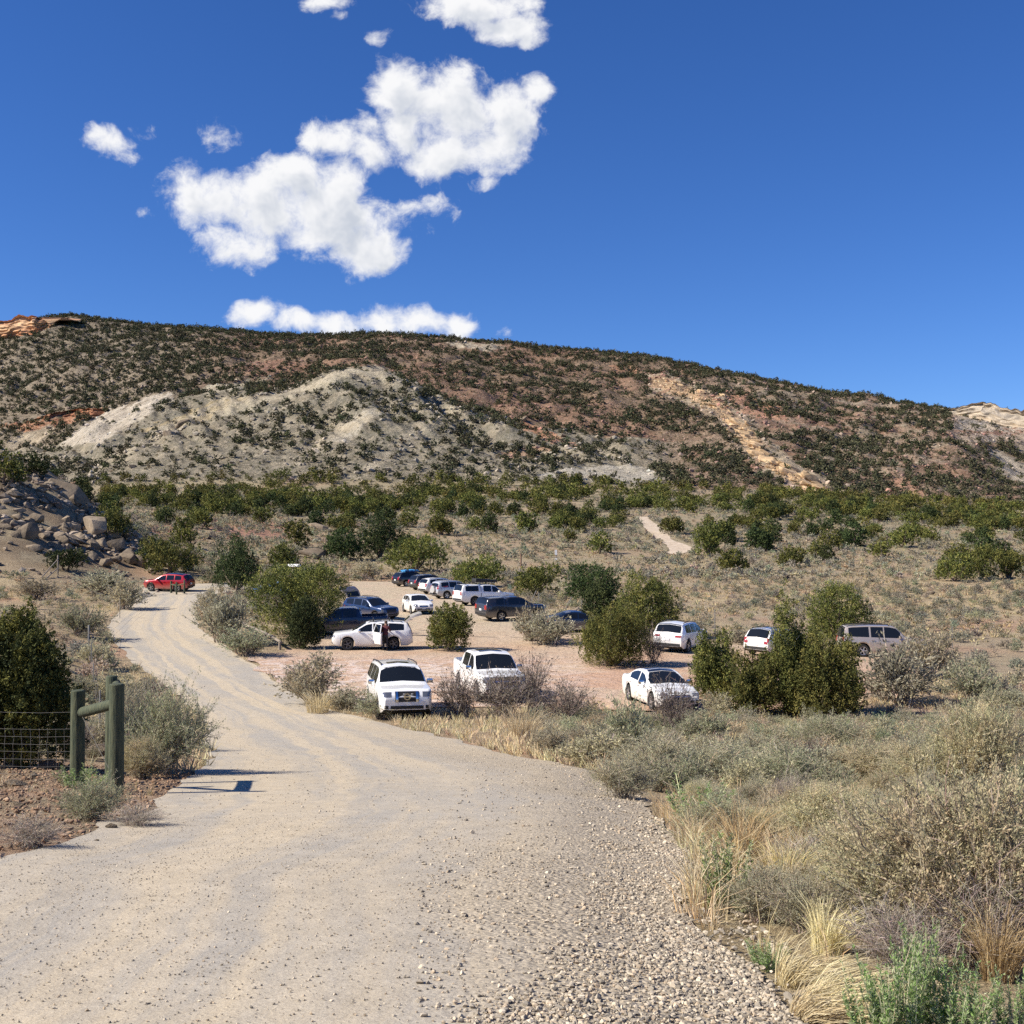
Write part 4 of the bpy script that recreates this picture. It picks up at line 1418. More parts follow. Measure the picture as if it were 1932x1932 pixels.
weeds = [weed_parts(400 + i, 20 + 5 * i) for i in range(3)]
for i, (dx, by, wp, hp, lab) in enumerate([
        (1372, 1722, 110, 160, "leafy bright green weed at the gravel edge below straw grass"),
        (1318, 1560, 110, 86, "fresh green weed behind the pale twigs on the shoulder"),
        (1690, 1985, 110, 215, "tall green weed with white stems, nearest the long straw"),
        (1745, 1960, 90, 230, "tallest leafy green weed of the front row"),
        (1640, 2000, 100, 130, "short pale green weed beside the long straw"),
        (1800, 1990, 110, 170, "green weed in front of reddish dry grass"),
        (1905, 1975, 80, 150, "spindly green weed by the picture edge"),
        (1452, 1830, 70, 60, "small green weed in the shade under the gravel edge"),
        (158, 1490, 84, 46, "bright grey-green weed at the foot of the fence post")]):
    if by > 1930:
        p = at(dx, 1930)
        k = 1930 / by
        p = at_depth(dx, p.y * (0.94 if by > 1970 else 0.97))
    else:
        p = at(dx, by)
    d = p.y
    plant("green_weed", lab, "weed", weeds[i % 3], p, random.random() * 6.3, (px(wp, d) / 0.48, px(wp, d) / 0.48, px(hp, d) / 0.72))
    S_OCC.append((p.x, p.y, 0.15))

STRAW, STRAW_O, STRAW_R = [(0.64, 0.53, 0.31), (0.56, 0.46, 0.26), (0.68, 0.60, 0.39)], [(0.58, 0.43, 0.20), (0.52, 0.38, 0.17), (0.62, 0.50, 0.27)], [(0.40, 0.28, 0.14), (0.48, 0.36, 0.20)]
for i, (dx, by, wp, hp, cols_, nb, wind, lab) in enumerate([
        (1400, 1622, 130, 100, STRAW_O, 420, (0, 0), "golden orange bunch grass behind the leafy green weed"),
        (1565, 1915, 260, 110, STRAW, 420, (1.0, -0.35), "long pale straw bent over beside the coarse gravel"),
        (1490, 1860, 130, 90, STRAW, 300, (0.6, -0.1), "pale straw tuft drooping onto the gravel edge"),
        (1520, 1935, 150, 90, STRAW, 320, (0.9, -0.3), "straw tuft at the bottom edge of the picture"),
        (1885, 1850, 130, 130, STRAW_R, 420, (0.1, 0), "reddish brown bunch grass under the silver-grey dead shrub"),
        (1560, 1800, 120, 100, STRAW, 360, (0.2, 0), "thin straw between the gravel edge and the dead twigs"),
        (1480, 1680, 110, 80, STRAW_O, 320, (0, 0), "orange-brown grass tuft beside the bare red patch"),
        (268, 1462, 60, 46, STRAW, 240, (0, 0), "yellow straw tuft at the base of the thick fence post"),
        (985, 1395, 110, 60, STRAW, 320, (0, 0), "yellow straw tuft below the dead shrubs by the white pickup"),
        (600, 1345, 90, 40, STRAW, 260, (0, 0), "yellow straw under the large sagebrush by the road")]):
    p = at(dx, min(by, 1925))
    d = p.y
    V, C = grass_arr(500 + i, 0.5 * px(wp, d), 1.25 * px(hp, d), nb, max(0.0035, 0.7 * d / F), cols_, 0.5, wind)
    o = link("bunch_grass", mesh_np("bunch_grass", V, quads(V), C), GRASS, None, p)
    tag(o, lab, "grass tuft")

# --- scattered shrubs: candidates over the flats, the largest as things
cand = []


def far_from(x, y, occ, k=1.0):
    ok = np.ones(len(x), bool)
    for ox, oy, r_ in occ:
        ok &= np.hypot(x - ox, y - oy) > r_ * k
    return ok


def sample(n, d0, d1, u0=-0.47, u1=0.47, pw=1.0):
    y = (d0 ** (1 + pw) + (d1 ** (1 + pw) - d0 ** (1 + pw)) * rng.random(n)) ** (1 / (1 + pw))
    u = u0 + (u1 - u0) * rng.random(n)
    return u * y, y


CAR_SPOTS = []      # filled in below, before the shrubs are scattered
# ------------------------------------------------------------------ vehicles
GLASS = plain("car_glass", (0.010, 0.012, 0.014), 0.04, 0.0, 0.0, 0.6)
GLASS_S = plain("sunlit_glass", (0.03, 0.05, 0.07), 0.05, 0.0, 0.0, 0.7)
TYRE = plain("tyre_rubber", (0.018, 0.018, 0.018), 0.85)
RIM = plain("alloy_rim", (0.55, 0.55, 0.56), 0.3, 0.8)
RIM_D = plain("dark_rim", (0.12, 0.12, 0.13), 0.35, 0.7)
BLACK = plain("black_plastic", (0.016, 0.016, 0.017), 0.6)
DARKIN = plain("dark_interior", (0.02, 0.019, 0.018), 0.8)
CHROME = plain("chrome", (0.75, 0.76, 0.78), 0.12, 1.0)
LAMP = plain("headlamp", (0.22, 0.23, 0.25), 0.1, 0.5, 1.0)
TAIL = plain("taillamp", (0.32, 0.02, 0.015), 0.15, 0.0, 1.0)
PLATE = plain("plate", (0.62, 0.64, 0.66), 0.5)


def paint(name, col, metal=0.0):
    m = NT(name)
    n = m.noise(1.1, 5, 0.6)
    xyz = m.n("ShaderNodeSeparateXYZ")
    m.l(m.obj(), xyz.inputs[0])
    dust = m.math("MULTIPLY", m.ramp(m.math("ADD", xyz.outputs[2], m.math("MULTIPLY", n, 0.3)), (0.35, 1.0), (1.0, 0.0)), 0.55)   # road dust low on the body
    c = m.mix(dust, col, (0.42, 0.34, 0.25))
    m.set(Base_Color=c, Roughness=m.math("MULTIPLY_ADD", dust, 0.45, 0.28), Metallic=metal, Coat_Weight=0.9, Coat_Roughness=0.05)
    return m.m


P_WHITE, P_SILVER, P_BEIGE = paint("white_paint", (0.86, 0.86, 0.84)), paint("silver_paint", (0.55, 0.56, 0.57), 0.3), paint("beige_paint", (0.46, 0.40, 0.355), 0.35)
P_RED, P_GREY, P_NAVY = paint("red_paint", (0.42, 0.012, 0.02), 0.2), paint("grey_paint", (0.055, 0.058, 0.066), 0.4), paint("navy_paint", (0.012, 0.025, 0.06), 0.3)
P_BLUE, P_BLACK, P_LBLUE = paint("blue_paint", (0.012, 0.03, 0.09), 0.3), paint("black_paint", (0.012, 0.014, 0.02), 0.2), paint("light_blue_paint", (0.10, 0.25, 0.45), 0.4)


class Body:
    """a car body as cross-sections along its length; s runs from the front bumper back"""

    def __init__(self, L, W, top, belt, wheels, R_, clear=0.24, tumble=0.34, plan=None, bed=None):
        self.L, self.W, self.R, self.wheels, self.clear, self.k, self.bed = L, W, R_, wheels, clear, tumble, bed
        self.top, self.belt = np.array(top, float), np.array(belt, float)
        self.plan = np.array(plan or [(0, 0.80), (0.08, 0.87), (0.25, 0.94), (0.6, 0.985), (1.2, 1.0), (L - 1.0, 1.0), (L - 0.4, 0.975), (L - 0.12, 0.93), (L, 0.88)], float)

    def smooth(self, tab, s, h=0.05):
        return sum(np.interp(s + o, tab[:, 0], tab[:, 1]) * w for o, w in ((-h, 0.25), (0, 0.5), (h, 0.25)))

    def section(self, s):
        zt = float(self.smooth(self.top, s))
        zb = float(self.smooth(self.belt, s))
        wm = self.W / 2 * float(np.interp(s, self.plan[:, 0], self.plan[:, 1]))
        e = min(s, self.L - s)
        zl = self.clear + 0.16 * (1 - sstep(0.0, 0.35, e))
        rr = self.R + 0.075
        for xw in self.wheels:
            if abs(s - xw) < rr:
                zl = max(zl, self.R + math.sqrt(rr * rr - (s - xw) ** 2) * 0.98)
        zl = float(zl)
        zbe = min(zb, zt - 0.05)
        zbe = max(zbe, zl + 0.16)
        zt = max(zt, zbe + 0.05)
        zm = max(0.62 * zbe, zl + 0.10)
        H = zt - zbe
        z6 = zbe + H * 0.6 if H < 0.25 else zt - 0.10
        z7 = zt - 0.03 * min(1, H / 0.25)
        wb = wm * 0.965
        y6 = wb - self.k * (z6 - zbe) - (0.02 if H < 0.25 else 0)
        y7 = y6 - 0.07
        crown = 0.035 if H > 0.25 else 0.03
        pts = [(0, zl), (0.80 * wm, zl), (0.955 * wm, zl + 0.03), (0.985 * wm, zl + 0.09), (wm, zm), (wm * 0.992, zbe - 0.07), (wb, zbe), (y6, z6), (y7, z7), (y7 * 0.6, zt), (0, zt + crown)]
        if self.bed and self.bed[0] < s < self.bed[1]:
            pts[7:] = [(wb - 0.02, zbe + 0.04), (wb - 0.09, zbe + 0.04), (wb - 0.10, self.bed[2]), (0, self.bed[2])]
        return pts

    def yside(self, s, z):
        p = self.section(s)[2:9]
        return float(np.interp(z, [q[1] for q in p], [q[0] for q in p]))

    def ztop(self, s, y):
        p = self.section(s)[7:]
        p = p[::-1]
        return float(np.interp(abs(y), [q[0] for q in p], [q[1] for q in p]))

    def xend(self, y, z, rear):
        for i in range(90):
            e = i * 0.012
            s = self.L - e if rear else e
            sec = self.section(s)
            if sec[0][1] <= z <= self.ztop(s, y) and abs(y) <= self.yside(s, z) + 1e-4:
                return self.L / 2 - s
        return self.L / 2 - s

    def mesh(self):
        ss = set(np.round(np.linspace(0, self.L, int(self.L / 0.12)), 3)) | {0.02, 0.05, 0.09, self.L - 0.02, self.L - 0.05, self.L - 0.09} | set(np.round(self.top[:, 0], 3)) | {0.0, self.L}
        for xw in self.wheels:
            ss |= set(np.round(xw + (self.R + 0.075) * np.sin(np.linspace(-1.5708, 1.5708, 13)), 3)) | {round(xw - self.R - 0.08, 3), round(xw + self.R + 0.08, 3)}
        if self.bed:
            for b in self.bed[:2]:
                ss |= {b - 0.01, b + 0.01}
        ss = sorted(s for s in ss if 0 <= s <= self.L)
        bm = bmesh.new()
        rings = []
        for s in ss:
            h = self.section(s)
            full = [(-y, z) for y, z in h[1:-1]]
            ring = [h[0]] + h[1:-1] + [h[-1]] + full[::-1]
            rings.append([bm.verts.new((self.L / 2 - s, y, z)) for y, z in ring])
        n = len(rings[0])
        for A, B in zip(rings, rings[1:]):
            for k in range(n):
                f = bm.faces.new((A[k], A[(k + 1) % n], B[(k + 1) % n], B[k]))
                f.material_index = 1 if k in (0, 1, n - 1, n - 2) else 0
        bm.faces.new(rings[0])
        bm.faces.new(rings[-1][::-1])
        bmesh.ops.recalc_face_normals(bm, faces=bm.faces)
        return bm


def panel(name, pts, nx, ny, mat, par, off, nrm):
    """a thin conformal panel through a grid of points, 5-6 mm proud with a turned-in rim"""
    bm = bmesh.new()
    g = [[bm.verts.new(Vector(pts[i][j]) + nrm * off) for j in range(ny)] for i in range(nx)]
    for i in range(nx - 1):
        for j in range(ny - 1):
            bm.faces.new((g[i][j], g[i + 1][j], g[i + 1][j + 1], g[i][j + 1]))
    be = [e for e in bm.edges if e.is_boundary]
    r = bmesh.ops.extrude_edge_only(bm, edges=be)
    for v in [v for v in r["geom"] if isinstance(v, bmesh.types.BMVert)]:
        v.co -= nrm * (off + 0.012)
    bmesh.ops.recalc_face_normals(bm, faces=bm.faces)
    return bm_to(name, bm, mat, par, True, 40)


def side_panel(B, name, s0, s1, zlo, zhi, side, mat, par, off=0.006, nx=9, ny=5):
    """zlo, zhi: functions of s"""
    pts = []
    for i in range(nx):
        s = s0 + (s1 - s0) * i / (nx - 1)
        a, b = zlo(s), zhi(s)
        b = max(b, a + 0.004)
        pts.append([(B.L / 2 - s, side * B.yside(s, a + (b - a) * j / (ny - 1)), a + (b - a) * j / (ny - 1)) for j in range(ny)])
    return panel(name, pts, nx, ny, mat, par, off, Vector((0, side, 0.15)))


def end_panel(B, name, y0, y1, z0, z1, rear, mat, par, off=0.01, nx=7, ny=4):
    pts = [[None] * ny for _ in range(nx)]
    for i in range(nx):
        y = y0 + (y1 - y0) * i / (nx - 1)
        for j in range(ny):
            z = z0 + (z1 - z0) * j / (ny - 1)
            pts[i][j] = (B.xend(y, z, rear), y, z)
    return panel(name, pts, nx, ny, mat, par, off, Vector((-1 if rear else 1, 0, 0.1)))


def top_panel(B, name, s0, s1, yf0, yf1, mat, par, off=0.008, nx=6, ny=9, slope=Vector((0, 0, 1))):
    """between stations s0, s1; half widths given as fractions of the section's upper half width"""
    pts = []
    for i in range(nx):
        s = s0 + (s1 - s0) * i / (nx - 1)
        f = yf0 + (yf1 - yf0) * i / (nx - 1)
        hw = B.section(s)[7][0] * f
        pts.append([(B.L / 2 - s, -hw + 2 * hw * j / (ny - 1), B.ztop(s, hw * (-1 + 2 * j / (ny - 1)))) for j in range(ny)])
    return panel(name, pts, nx, ny, mat, par, off, slope)


_wheel_cache = {}


def wheel(par, x, y, R_, wd, side, rimm):
    key = (round(R_, 3), side, rimm.name)
    if key not in _wheel_cache:
        def lathe(prof, n=28):
            bm = bmesh.new()
            rings = [[bm.verts.new((r * math.cos(2 * math.pi * k / n), yy * side, r * math.sin(2 * math.pi * k / n))) for k in range(n)] for r, yy in prof]
            for A, Bq in zip(rings, rings[1:]):
                for k in range(n):
                    bm.faces.new((A[k], A[(k + 1) % n], Bq[(k + 1) % n], Bq[k]))
            return bm
        ri = R_ * 0.66
        bt = lathe([(ri, -wd / 2), (R_ * 0.93, -wd / 2), (R_, -wd * 0.36), (R_, wd * 0.36), (R_ * 0.93, wd / 2), (ri, wd / 2), (ri * 0.97, wd * 0.40)])
        bmesh.ops.recalc_face_normals(bt, faces=bt.faces)
        bh = lathe([(ri, wd * 0.05), (0.02, wd * 0.12)])
        br = lathe([(ri, wd * 0.44), (ri * 0.90, wd * 0.42), (ri * 0.88, wd * 0.30)])
        for k in range(5):
            a = 2 * math.pi * k / 5
            M = Matrix.Rotation(-a, 4, "Y")
            add_box(br, M @ Vector((ri * 0.5, side * wd * 0.38, 0)), (ri * 0.92, wd * 0.10, ri * 0.26), M)
        add_box(br, Vector((0, side * wd * 0.40, 0)), (ri * 0.42, wd * 0.12, ri * 0.42), None, 0.01)
        bmesh.ops.recalc_face_normals(br, faces=br.faces)
        out_ = []
        for bmx in (bh, bt, br):
            me = bpy.data.meshes.new("wheel_part")
            bmx.to_mesh(me)
            bmx.free()
            me.polygons.foreach_set("use_smooth", np.full(len(me.polygons), True))
            me.set_sharp_from_angle(angle=rad(35))
            out_.append(me)
        _wheel_cache[key] = out_
    mh, mt, mr_ = _wheel_cache[key]
    w_ = link("wheel", mh, DARKIN, par, (x, y, R_))
    link("tyre", mt, TYRE, w_)
    link("rim", mr_, rimm, w_)
    return w_


def car(label, cat, name, B, pt, p, head, wins, ws, rw, lights, doors=(), rimm=None, rails=False, sunroof=None, roofm=None, wing=False, grille=None, open_door=None, open_hatch=False, tail=None, plate=True, bars=False, spare=False, handles=True, fbar=None, rearclad=True, bump=BLACK, seam=None, seam_high=False):
    """wins: side window spans in s; ws / rw: windscreen and rear window spans (s0, s1)"""
    t = thing(name, label, cat, (0, 0, 0))
    body = bm_to("body", B.mesh(), None, t, True, 32)
    body.data.materials.append(pt)
    body.data.materials.append(BLACK)
    zb = lambda s: float(B.smooth(B.belt, s))
    roof_edge = lambda s: B.section(s)[7][1]
    # doors first, as thin skins with a gap between them
    for side in (1, -1):
        for (s0, s1) in doors:
            if open_door and open_door[0] == side and abs(open_door[1] - s0) < 0.01:
                continue
            d = side_panel(B, "door", s0, s1, lambda s: max(B.section(s)[3][1] + 0.04, B.clear + 0.16), lambda s: zb(s) - 0.02, side, pt, t, 0.004)
            if handles:
                bm = bmesh.new()
                sx = s1 - 0.18
                z = zb(sx) - 0.13
                add_box(bm, Vector((B.L / 2 - sx, side * (B.yside(sx, z) + 0.03), z)), (0.2, 0.03, 0.035), None, 0.01)
                bm_to("handle", bm, CHROME if handles == "chrome" else pt, d)
        for (s0, s1) in wins:
            side_panel(B, "side_window", s0, s1, lambda s: zb(s) + 0.035, lambda s: roof_edge(s) - 0.01, side, GLASS, t, 0.007)
        wheel_y = side * (B.W / 2 - 0.125)
        for xw in B.wheels:
            wheel(t, B.L / 2 - xw, wheel_y, B.R, 0.235, side, rimm or RIM)
        # lamps
        y0, y1, z0, z1 = lights
        end_panel(B, "headlight", side * y0, side * y1, z0, z1, False, LAMP, t, 0.014)
        ty0, ty1, tz0, tz1 = tail or (y0 + 0.05, y1 + 0.04, zb(B.L) - 0.35, zb(B.L) - 0.02)
        end_panel(B, "taillight", side * ty0, side * ty1, tz0, tz1, True, TAIL, t, 0.014)
        # mirrors
        bm = bmesh.new()
        sm = ws[0] + 0.42
        z = zb(sm) + 0.10
        add_box(bm, Vector((B.L / 2 - sm, side * (B.W / 2 + 0.11), z)), (0.13, 0.24, 0.17), None, 0.05)
        add_box(bm, Vector((B.L / 2 - sm, side * (B.W / 2 - 0.03), z - 0.07)), (0.07, 0.16, 0.05))
        bm_to("mirror", bm, CHROME if handles == "chrome" else pt, t, True, 40)
        if rails:
            bm = bmesh.new()
            a, b = rails
            pts = [(B.L / 2 - s, side * (B.section(s)[8][0] - 0.02), B.ztop(s, B.section(s)[8][0]) + (0.005 if i in (0, 4) else 0.065)) for i, s in enumerate((a, a + 0.1, (a + b) / 2, b - 0.1, b))]
            add_tube(bm, pts, 0.024, 6)
            bm_to("roof_rail", bm, BLACK if rails and pt is not P_SILVER else RIM, t, True)
    if seam:
        for side in (1, -1):
            side_panel(B, "cab_gap", seam - 0.025, seam + 0.025, lambda s: B.clear + 0.2, lambda s: roof_edge(s) - 0.05 if seam_high else zb(s) - 0.01, side, BLACK, t, 0.010, 3, 5)
    if bars:
        for s in bars:
            bm = bmesh.new()
            hw = B.section(s)[8][0] + 0.04
            z = B.ztop(s, 0) + 0.10
            add_box(bm, Vector((B.L / 2 - s, 0, z)), (0.07, 2 * hw, 0.03), None, 0.01)
            for sd_ in (1, -1):
                add_box(bm, Vector((B.L / 2 - s, sd_ * (hw - 0.04), z - 0.06)), (0.05, 0.05, 0.10))
            bm_to("roof_bar", bm, BLACK, t)
    top_panel(B, "windshield", ws[0], ws[1], 0.93, 0.93, GLASS, t, 0.008, slope=Vector((0.6, 0, 0.8)))
    if rw and not open_hatch:
        top_panel(B, "rear_window", rw[0], rw[1], 0.86, 0.90, GLASS, t, 0.008, slope=Vector((-0.6, 0, 0.8)))
    if sunroof:
        top_panel(B, "sunroof", sunroof[0], sunroof[1], sunroof[2], sunroof[2], roofm or GLASS, t, 0.006)
    # grille, bumper openings, plates
    g = grille or (0.45, lights[2] - 0.10, lights[3] - 0.02)
    gr = end_panel(B, "grille", -g[0], g[0], g[1], g[2], False, BLACK, t, 0.012)
    if fbar == "badge":
        bm = bmesh.new()
        x = B.xend(0, (g[1] + g[2]) / 2, False) + 0.03
        for k in range(20):
            a = 2 * math.pi * k / 20
            add_box(bm, Vector((x, 0.11 * math.cos(a), (g[1] + g[2]) / 2 + 0.11 * math.sin(a))), (0.02, 0.04, 0.022), Matrix.Rotation(a, 4, "X"))
        add_box(bm, Vector((x + 0.004, 0, (g[1] + g[2]) / 2)), (0.02, 0.27, 0.045))
        bm_to("badge", bm, CHROME, gr)
        for sd_ in (1, -1):
            end_panel(B, "grille_bar", sd_ * 0.33, sd_ * 0.42, g[1], g[2], False, CHROME, t, 0.028)
    elif fbar:
        end_panel(B, "grille_bar", -g[0] * 0.95, g[0] * 0.95, (g[1] + g[2]) / 2 - 0.03, (g[1] + g[2]) / 2 + 0.03, False, CHROME, gr, 0.028)
    end_panel(B, "lower_intake", -B.W * 0.30, B.W * 0.30, B.clear + 0.19, B.clear + 0.31, False, BLACK, t, 0.012)
    for sd_ in (1, -1):
        end_panel(B, "fog_lamp", sd_ * B.W * 0.34, sd_ * B.W * 0.41, B.clear + 0.20, B.clear + 0.32, False, BLACK, t, 0.012, 4, 3)
    if rearclad:
        end_panel(B, "rear_bumper", -B.W * 0.40, B.W * 0.40, B.clear + 0.18, B.clear + 0.34, True, bump, t, 0.016)
    if plate:
        zz = zb(B.L) - 0.30
        end_panel(B, "licence_plate", -0.16, 0.16, zz - 0.16, zz, True, PLATE, t, 0.02, 3, 2)
        if plate == 2:
            end_panel(B, "licence_plate", -0.16, 0.16, B.clear + 0.26, B.clear + 0.40, False, PLATE, t, 0.02, 3, 2)
    if spare:
        bm = bmesh.new()
        xr, zz = B.xend(0, 0.95, True) - 0.10, 0.93
        M = Matrix.Translation((xr, -0.05, zz)) @ Matrix.Rotation(rad(90), 4, "Y")
        bmesh.ops.create_cone(bm, cap_ends=True, segments=28, radius1=0.36, radius2=0.33, depth=0.2, matrix=M)
        bm_to("spare_wheel", bm, pt, t, True, 40)
    if open_door:
        side, s0, s1, ang = open_door
        side_panel(B, "door_opening", s0 + 0.02, s1 - 0.02, lambda s: max(B.section(s)[3][1] + 0.05, B.clear + 0.16), lambda s: roof_edge(s) - 0.02, side, DARKIN, t, 0.009)
        bm = bmesh.new()
        hx, hy = B.L / 2 - s0, side * B.yside(s0, 0.8)
        nx_, nz_ = 8, 6
        for lay, dy_ in ((0, 0.02), (1, -0.08)):
            pass
        zs = [B.clear + 0.18 + (zb(s0) - 0.02 - B.clear - 0.18) * j / (nz_ - 1) for j in range(nz_)]
        grid = {}
        for lay, off in ((0, 0.01), (1, -0.10)):
            for i in range(nx_):
                s = s0 + (s1 - s0) * i / (nx_ - 1)
                for j in range(nz_):
                    z = zs[j]
                    ss_ = max(s, s0) if z > B.section(s)[3][1] + 0.02 else s
                    grid[lay, i, j] = bm.verts.new((B.L / 2 - s - hx, side * (B.yside(s0 + 0.3, z) + off) - hy, max(z, B.section(min(s, s1 - 0.28))[3][1] + 0.03)))
        for i in range(nx_ - 1):
            for j in range(nz_ - 1):
                for lay in (0, 1):
                    f = bm.faces.new([grid[lay, a, b] for a, b in ((i, j), (i + 1, j), (i + 1, j + 1), (i, j + 1))])
                    f.material_index = lay
        ring = [(i, 0) for i in range(nx_)] + [(nx_ - 1, j) for j in range(1, nz_)] + [(i, nz_ - 1) for i in range(nx_ - 2, -1, -1)] + [(0, j) for j in range(nz_ - 2, 0, -1)]
        for (a, b), (c, d) in zip(ring, ring[1:] + ring[:1]):
            bm.faces.new((grid[0, a, b], grid[0, c, d], grid[1, c, d], grid[1, a, b]))
        bmesh.ops.recalc_face_normals(bm, faces=bm.faces)
        od = bm_to("open_door", bm, None, t, True, 40)
        od.data.materials.append(pt)
        od.data.materials.append(BLACK)
        od.location = (hx, hy, 0)
        od.rotation_euler = (0, 0, -side * rad(ang))
        # its window with the frame
        bm = bmesh.new()
        zt_ = roof_edge(s0 + 0.4) - 0.02
        z0_ = zb(s0) - 0.02
        inw = B.k * (zt_ - z0_)
        q = [(0.0, 0, z0_), (-(s1 - s0) * 0.95, 0, z0_), (-(s1 - s0) * 0.80, -side * inw, zt_), (-0.06, -side * inw, zt_)]
        for i in range(4):
            a, b = Vector(q[i]), Vector(q[(i + 1) % 4])
            add_tube(bm, [a, b], 0.03, 6)
        wf = bm_to("window_frame", bm, pt, od, True)
        bm = bmesh.new()
        bm.faces.new([bm.verts.new(Vector(v)) for v in q])
        bmesh.ops.solidify(bm, geom=bm.faces[:], thickness=0.006)
        bm_to("window_pane", bm, GLASS, od)
    if open_hatch:
        sh, ang = open_hatch
        x = B.L / 2 - sh
        z = B.ztop(sh, 0)
        end_panel(B, "cargo_opening", -B.W * 0.38, B.W * 0.38, B.clear + 0.55, z - 0.14, True, DARKIN, t, 0.02, 7, 6)
        bm = bmesh.new()
        a = rad(ang)
        prof = [(0, 0), (0.42, 0.02), (0.62, -0.03), (1.0, -0.16), (1.12, -0.26)]
        hw = [B.W * 0.36, B.W * 0.40, B.W * 0.42, B.W * 0.42, B.W * 0.38]
        rows = []
        for (l, dz), h_ in zip(prof, hw):
            rows.append([bm.verts.new((-(l * math.cos(a) - dz * math.sin(a)), y * h_, l * math.sin(a) + dz * math.cos(a))) for y in (-1, -0.8, -0.4, 0, 0.4, 0.8, 1)])
        for A, Bq in zip(rows, rows[1:]):
            for k in range(6):
                f = bm.faces.new((A[k], A[k + 1], Bq[k + 1], Bq[k]))
                f.material_index = 1 if (A is rows[0] and 0 < k < 5) else 0
        bmesh.ops.recalc_face_normals(bm, faces=bm.faces)
        bmesh.ops.solidify(bm, geom=bm.faces[:], thickness=0.13)
        tg_ = bm_to("tailgate", bm, None, t, True, 40)
        tg_.data.materials.append(pt)
        tg_.data.materials.append(GLASS)
        tg_.location = (x, 0, z + 0.03)
    # set down on the ground
    h = rad(head)
    f, l = Vector((math.cos(h), math.sin(h))), Vector((-math.sin(h), math.cos(h)))
    wb = (B.wheels[1] - B.wheels[0]) / 2
    mid = B.L / 2 - (B.wheels[0] + B.wheels[1]) / 2
    c2 = p.xy
    zz = [float(gz(*(c2 + f * (mid + a * wb) + l * (b * 0.8)))) for a in (1, -1) for b in (1, -1)]
    pitch = math.atan2((zz[2] + zz[3] - zz[0] - zz[1]) / 2, 2 * wb)
    roll = math.atan2((zz[0] + zz[2] - zz[1] - zz[3]) / 2, 1.6)
    t.location = (p.x, p.y, sum(zz) / 4 + 0.028)
    t.rotation_euler = (roll, pitch, h)
    CAR_SPOTS.append((p.x, p.y, B.W * 0.62))
    for a in (-0.3, 0.3):
        CAR_SPOTS.append((p.x + f.x * a * B.L, p.y + f.y * a * B.L, B.W * 0.62))
    return t, B


def suv(L, W, H, hood=1.12, R_=0.37, wheels=None, rake=0.75, tail=0.28, clear=0.24, belt=None, nose=0.85):
    k = L / 4.7
    top = [(0, nose - 0.18), (0.04, nose), (0.16, hood - 0.08), (1.05 * k, hood), (1.16 * k, hood + 0.03), (1.16 * k + rake, H - 0.09), (1.16 * k + rake + 0.45, H - 0.01), (0.72 * L, H), (L - tail - 0.42, H - 0.04), (L - tail, H - 0.11), (L - 0.07, hood + 0.02), (L, hood - 0.16)]
    belt = belt or [(0, hood - 0.03), (1.1 * k, hood - 0.05), (0.6 * L, hood), (L, hood + 0.06)]
    return Body(L, W, top, belt, wheels or (0.19 * L, 0.785 * L), R_, clear)


def pick(L, W, H, hood=1.2, cab=(1.45, 4.0), bedz=1.32, R_=0.4, canopy=False, rake=0.72):
    top = [(0, 0.85), (0.04, 1.02), (0.14, hood - 0.07), (cab[0] - 0.1, hood), (cab[0], hood + 0.03), (cab[0] + rake, H - 0.08), (cab[0] + rake + 0.45, H), (cab[1] - 0.35, H), (cab[1] - 0.06, H - 0.08)]
    bed = None
    if canopy:
        top += [(cab[1] + 0.02, H - 0.10), (cab[1] + 0.2, H + 0.0), (L - 0.3, H - 0.03), (L - 0.16, H - 0.10), (L - 0.05, bedz + 0.05), (L, bedz - 0.1)]
    else:
        top += [(cab[1] + 0.06, bedz + 0.06), (L - 0.05, bedz + 0.06), (L, bedz - 0.05)]
        bed = (cab[1] + 0.10, L - 0.09, 0.78)
    return Body(L, W, top, [(0, hood - 0.04), (cab[0], hood - 0.02), (cab[1], bedz - 0.04), (L, bedz)], (0.165 * L, 0.76 * L), R_, 0.30, 0.30, None, bed)


def sedan(L, W, H):
    top = [(0, 0.56), (0.05, 0.68), (0.22, 0.79), (1.2, 0.96), (1.32, 0.985), (2.12, H - 0.08), (2.55, H - 0.005), (3.0, H), (3.4, H - 0.07), (4.1, 1.13), (4.3, 1.09), (L - 0.13, 1.06), (L - 0.05, 0.98), (L, 0.8)]
    return Body(L, W, top, [(0, 0.86), (1.3, 0.90), (3.0, 0.96), (4.3, 1.02), (L, 1.02)], (0.95, 0.95 + 0.58 * L), 0.335, 0.17, 0.42)


def gp(dx, d):
    return at_depth(dx, d)


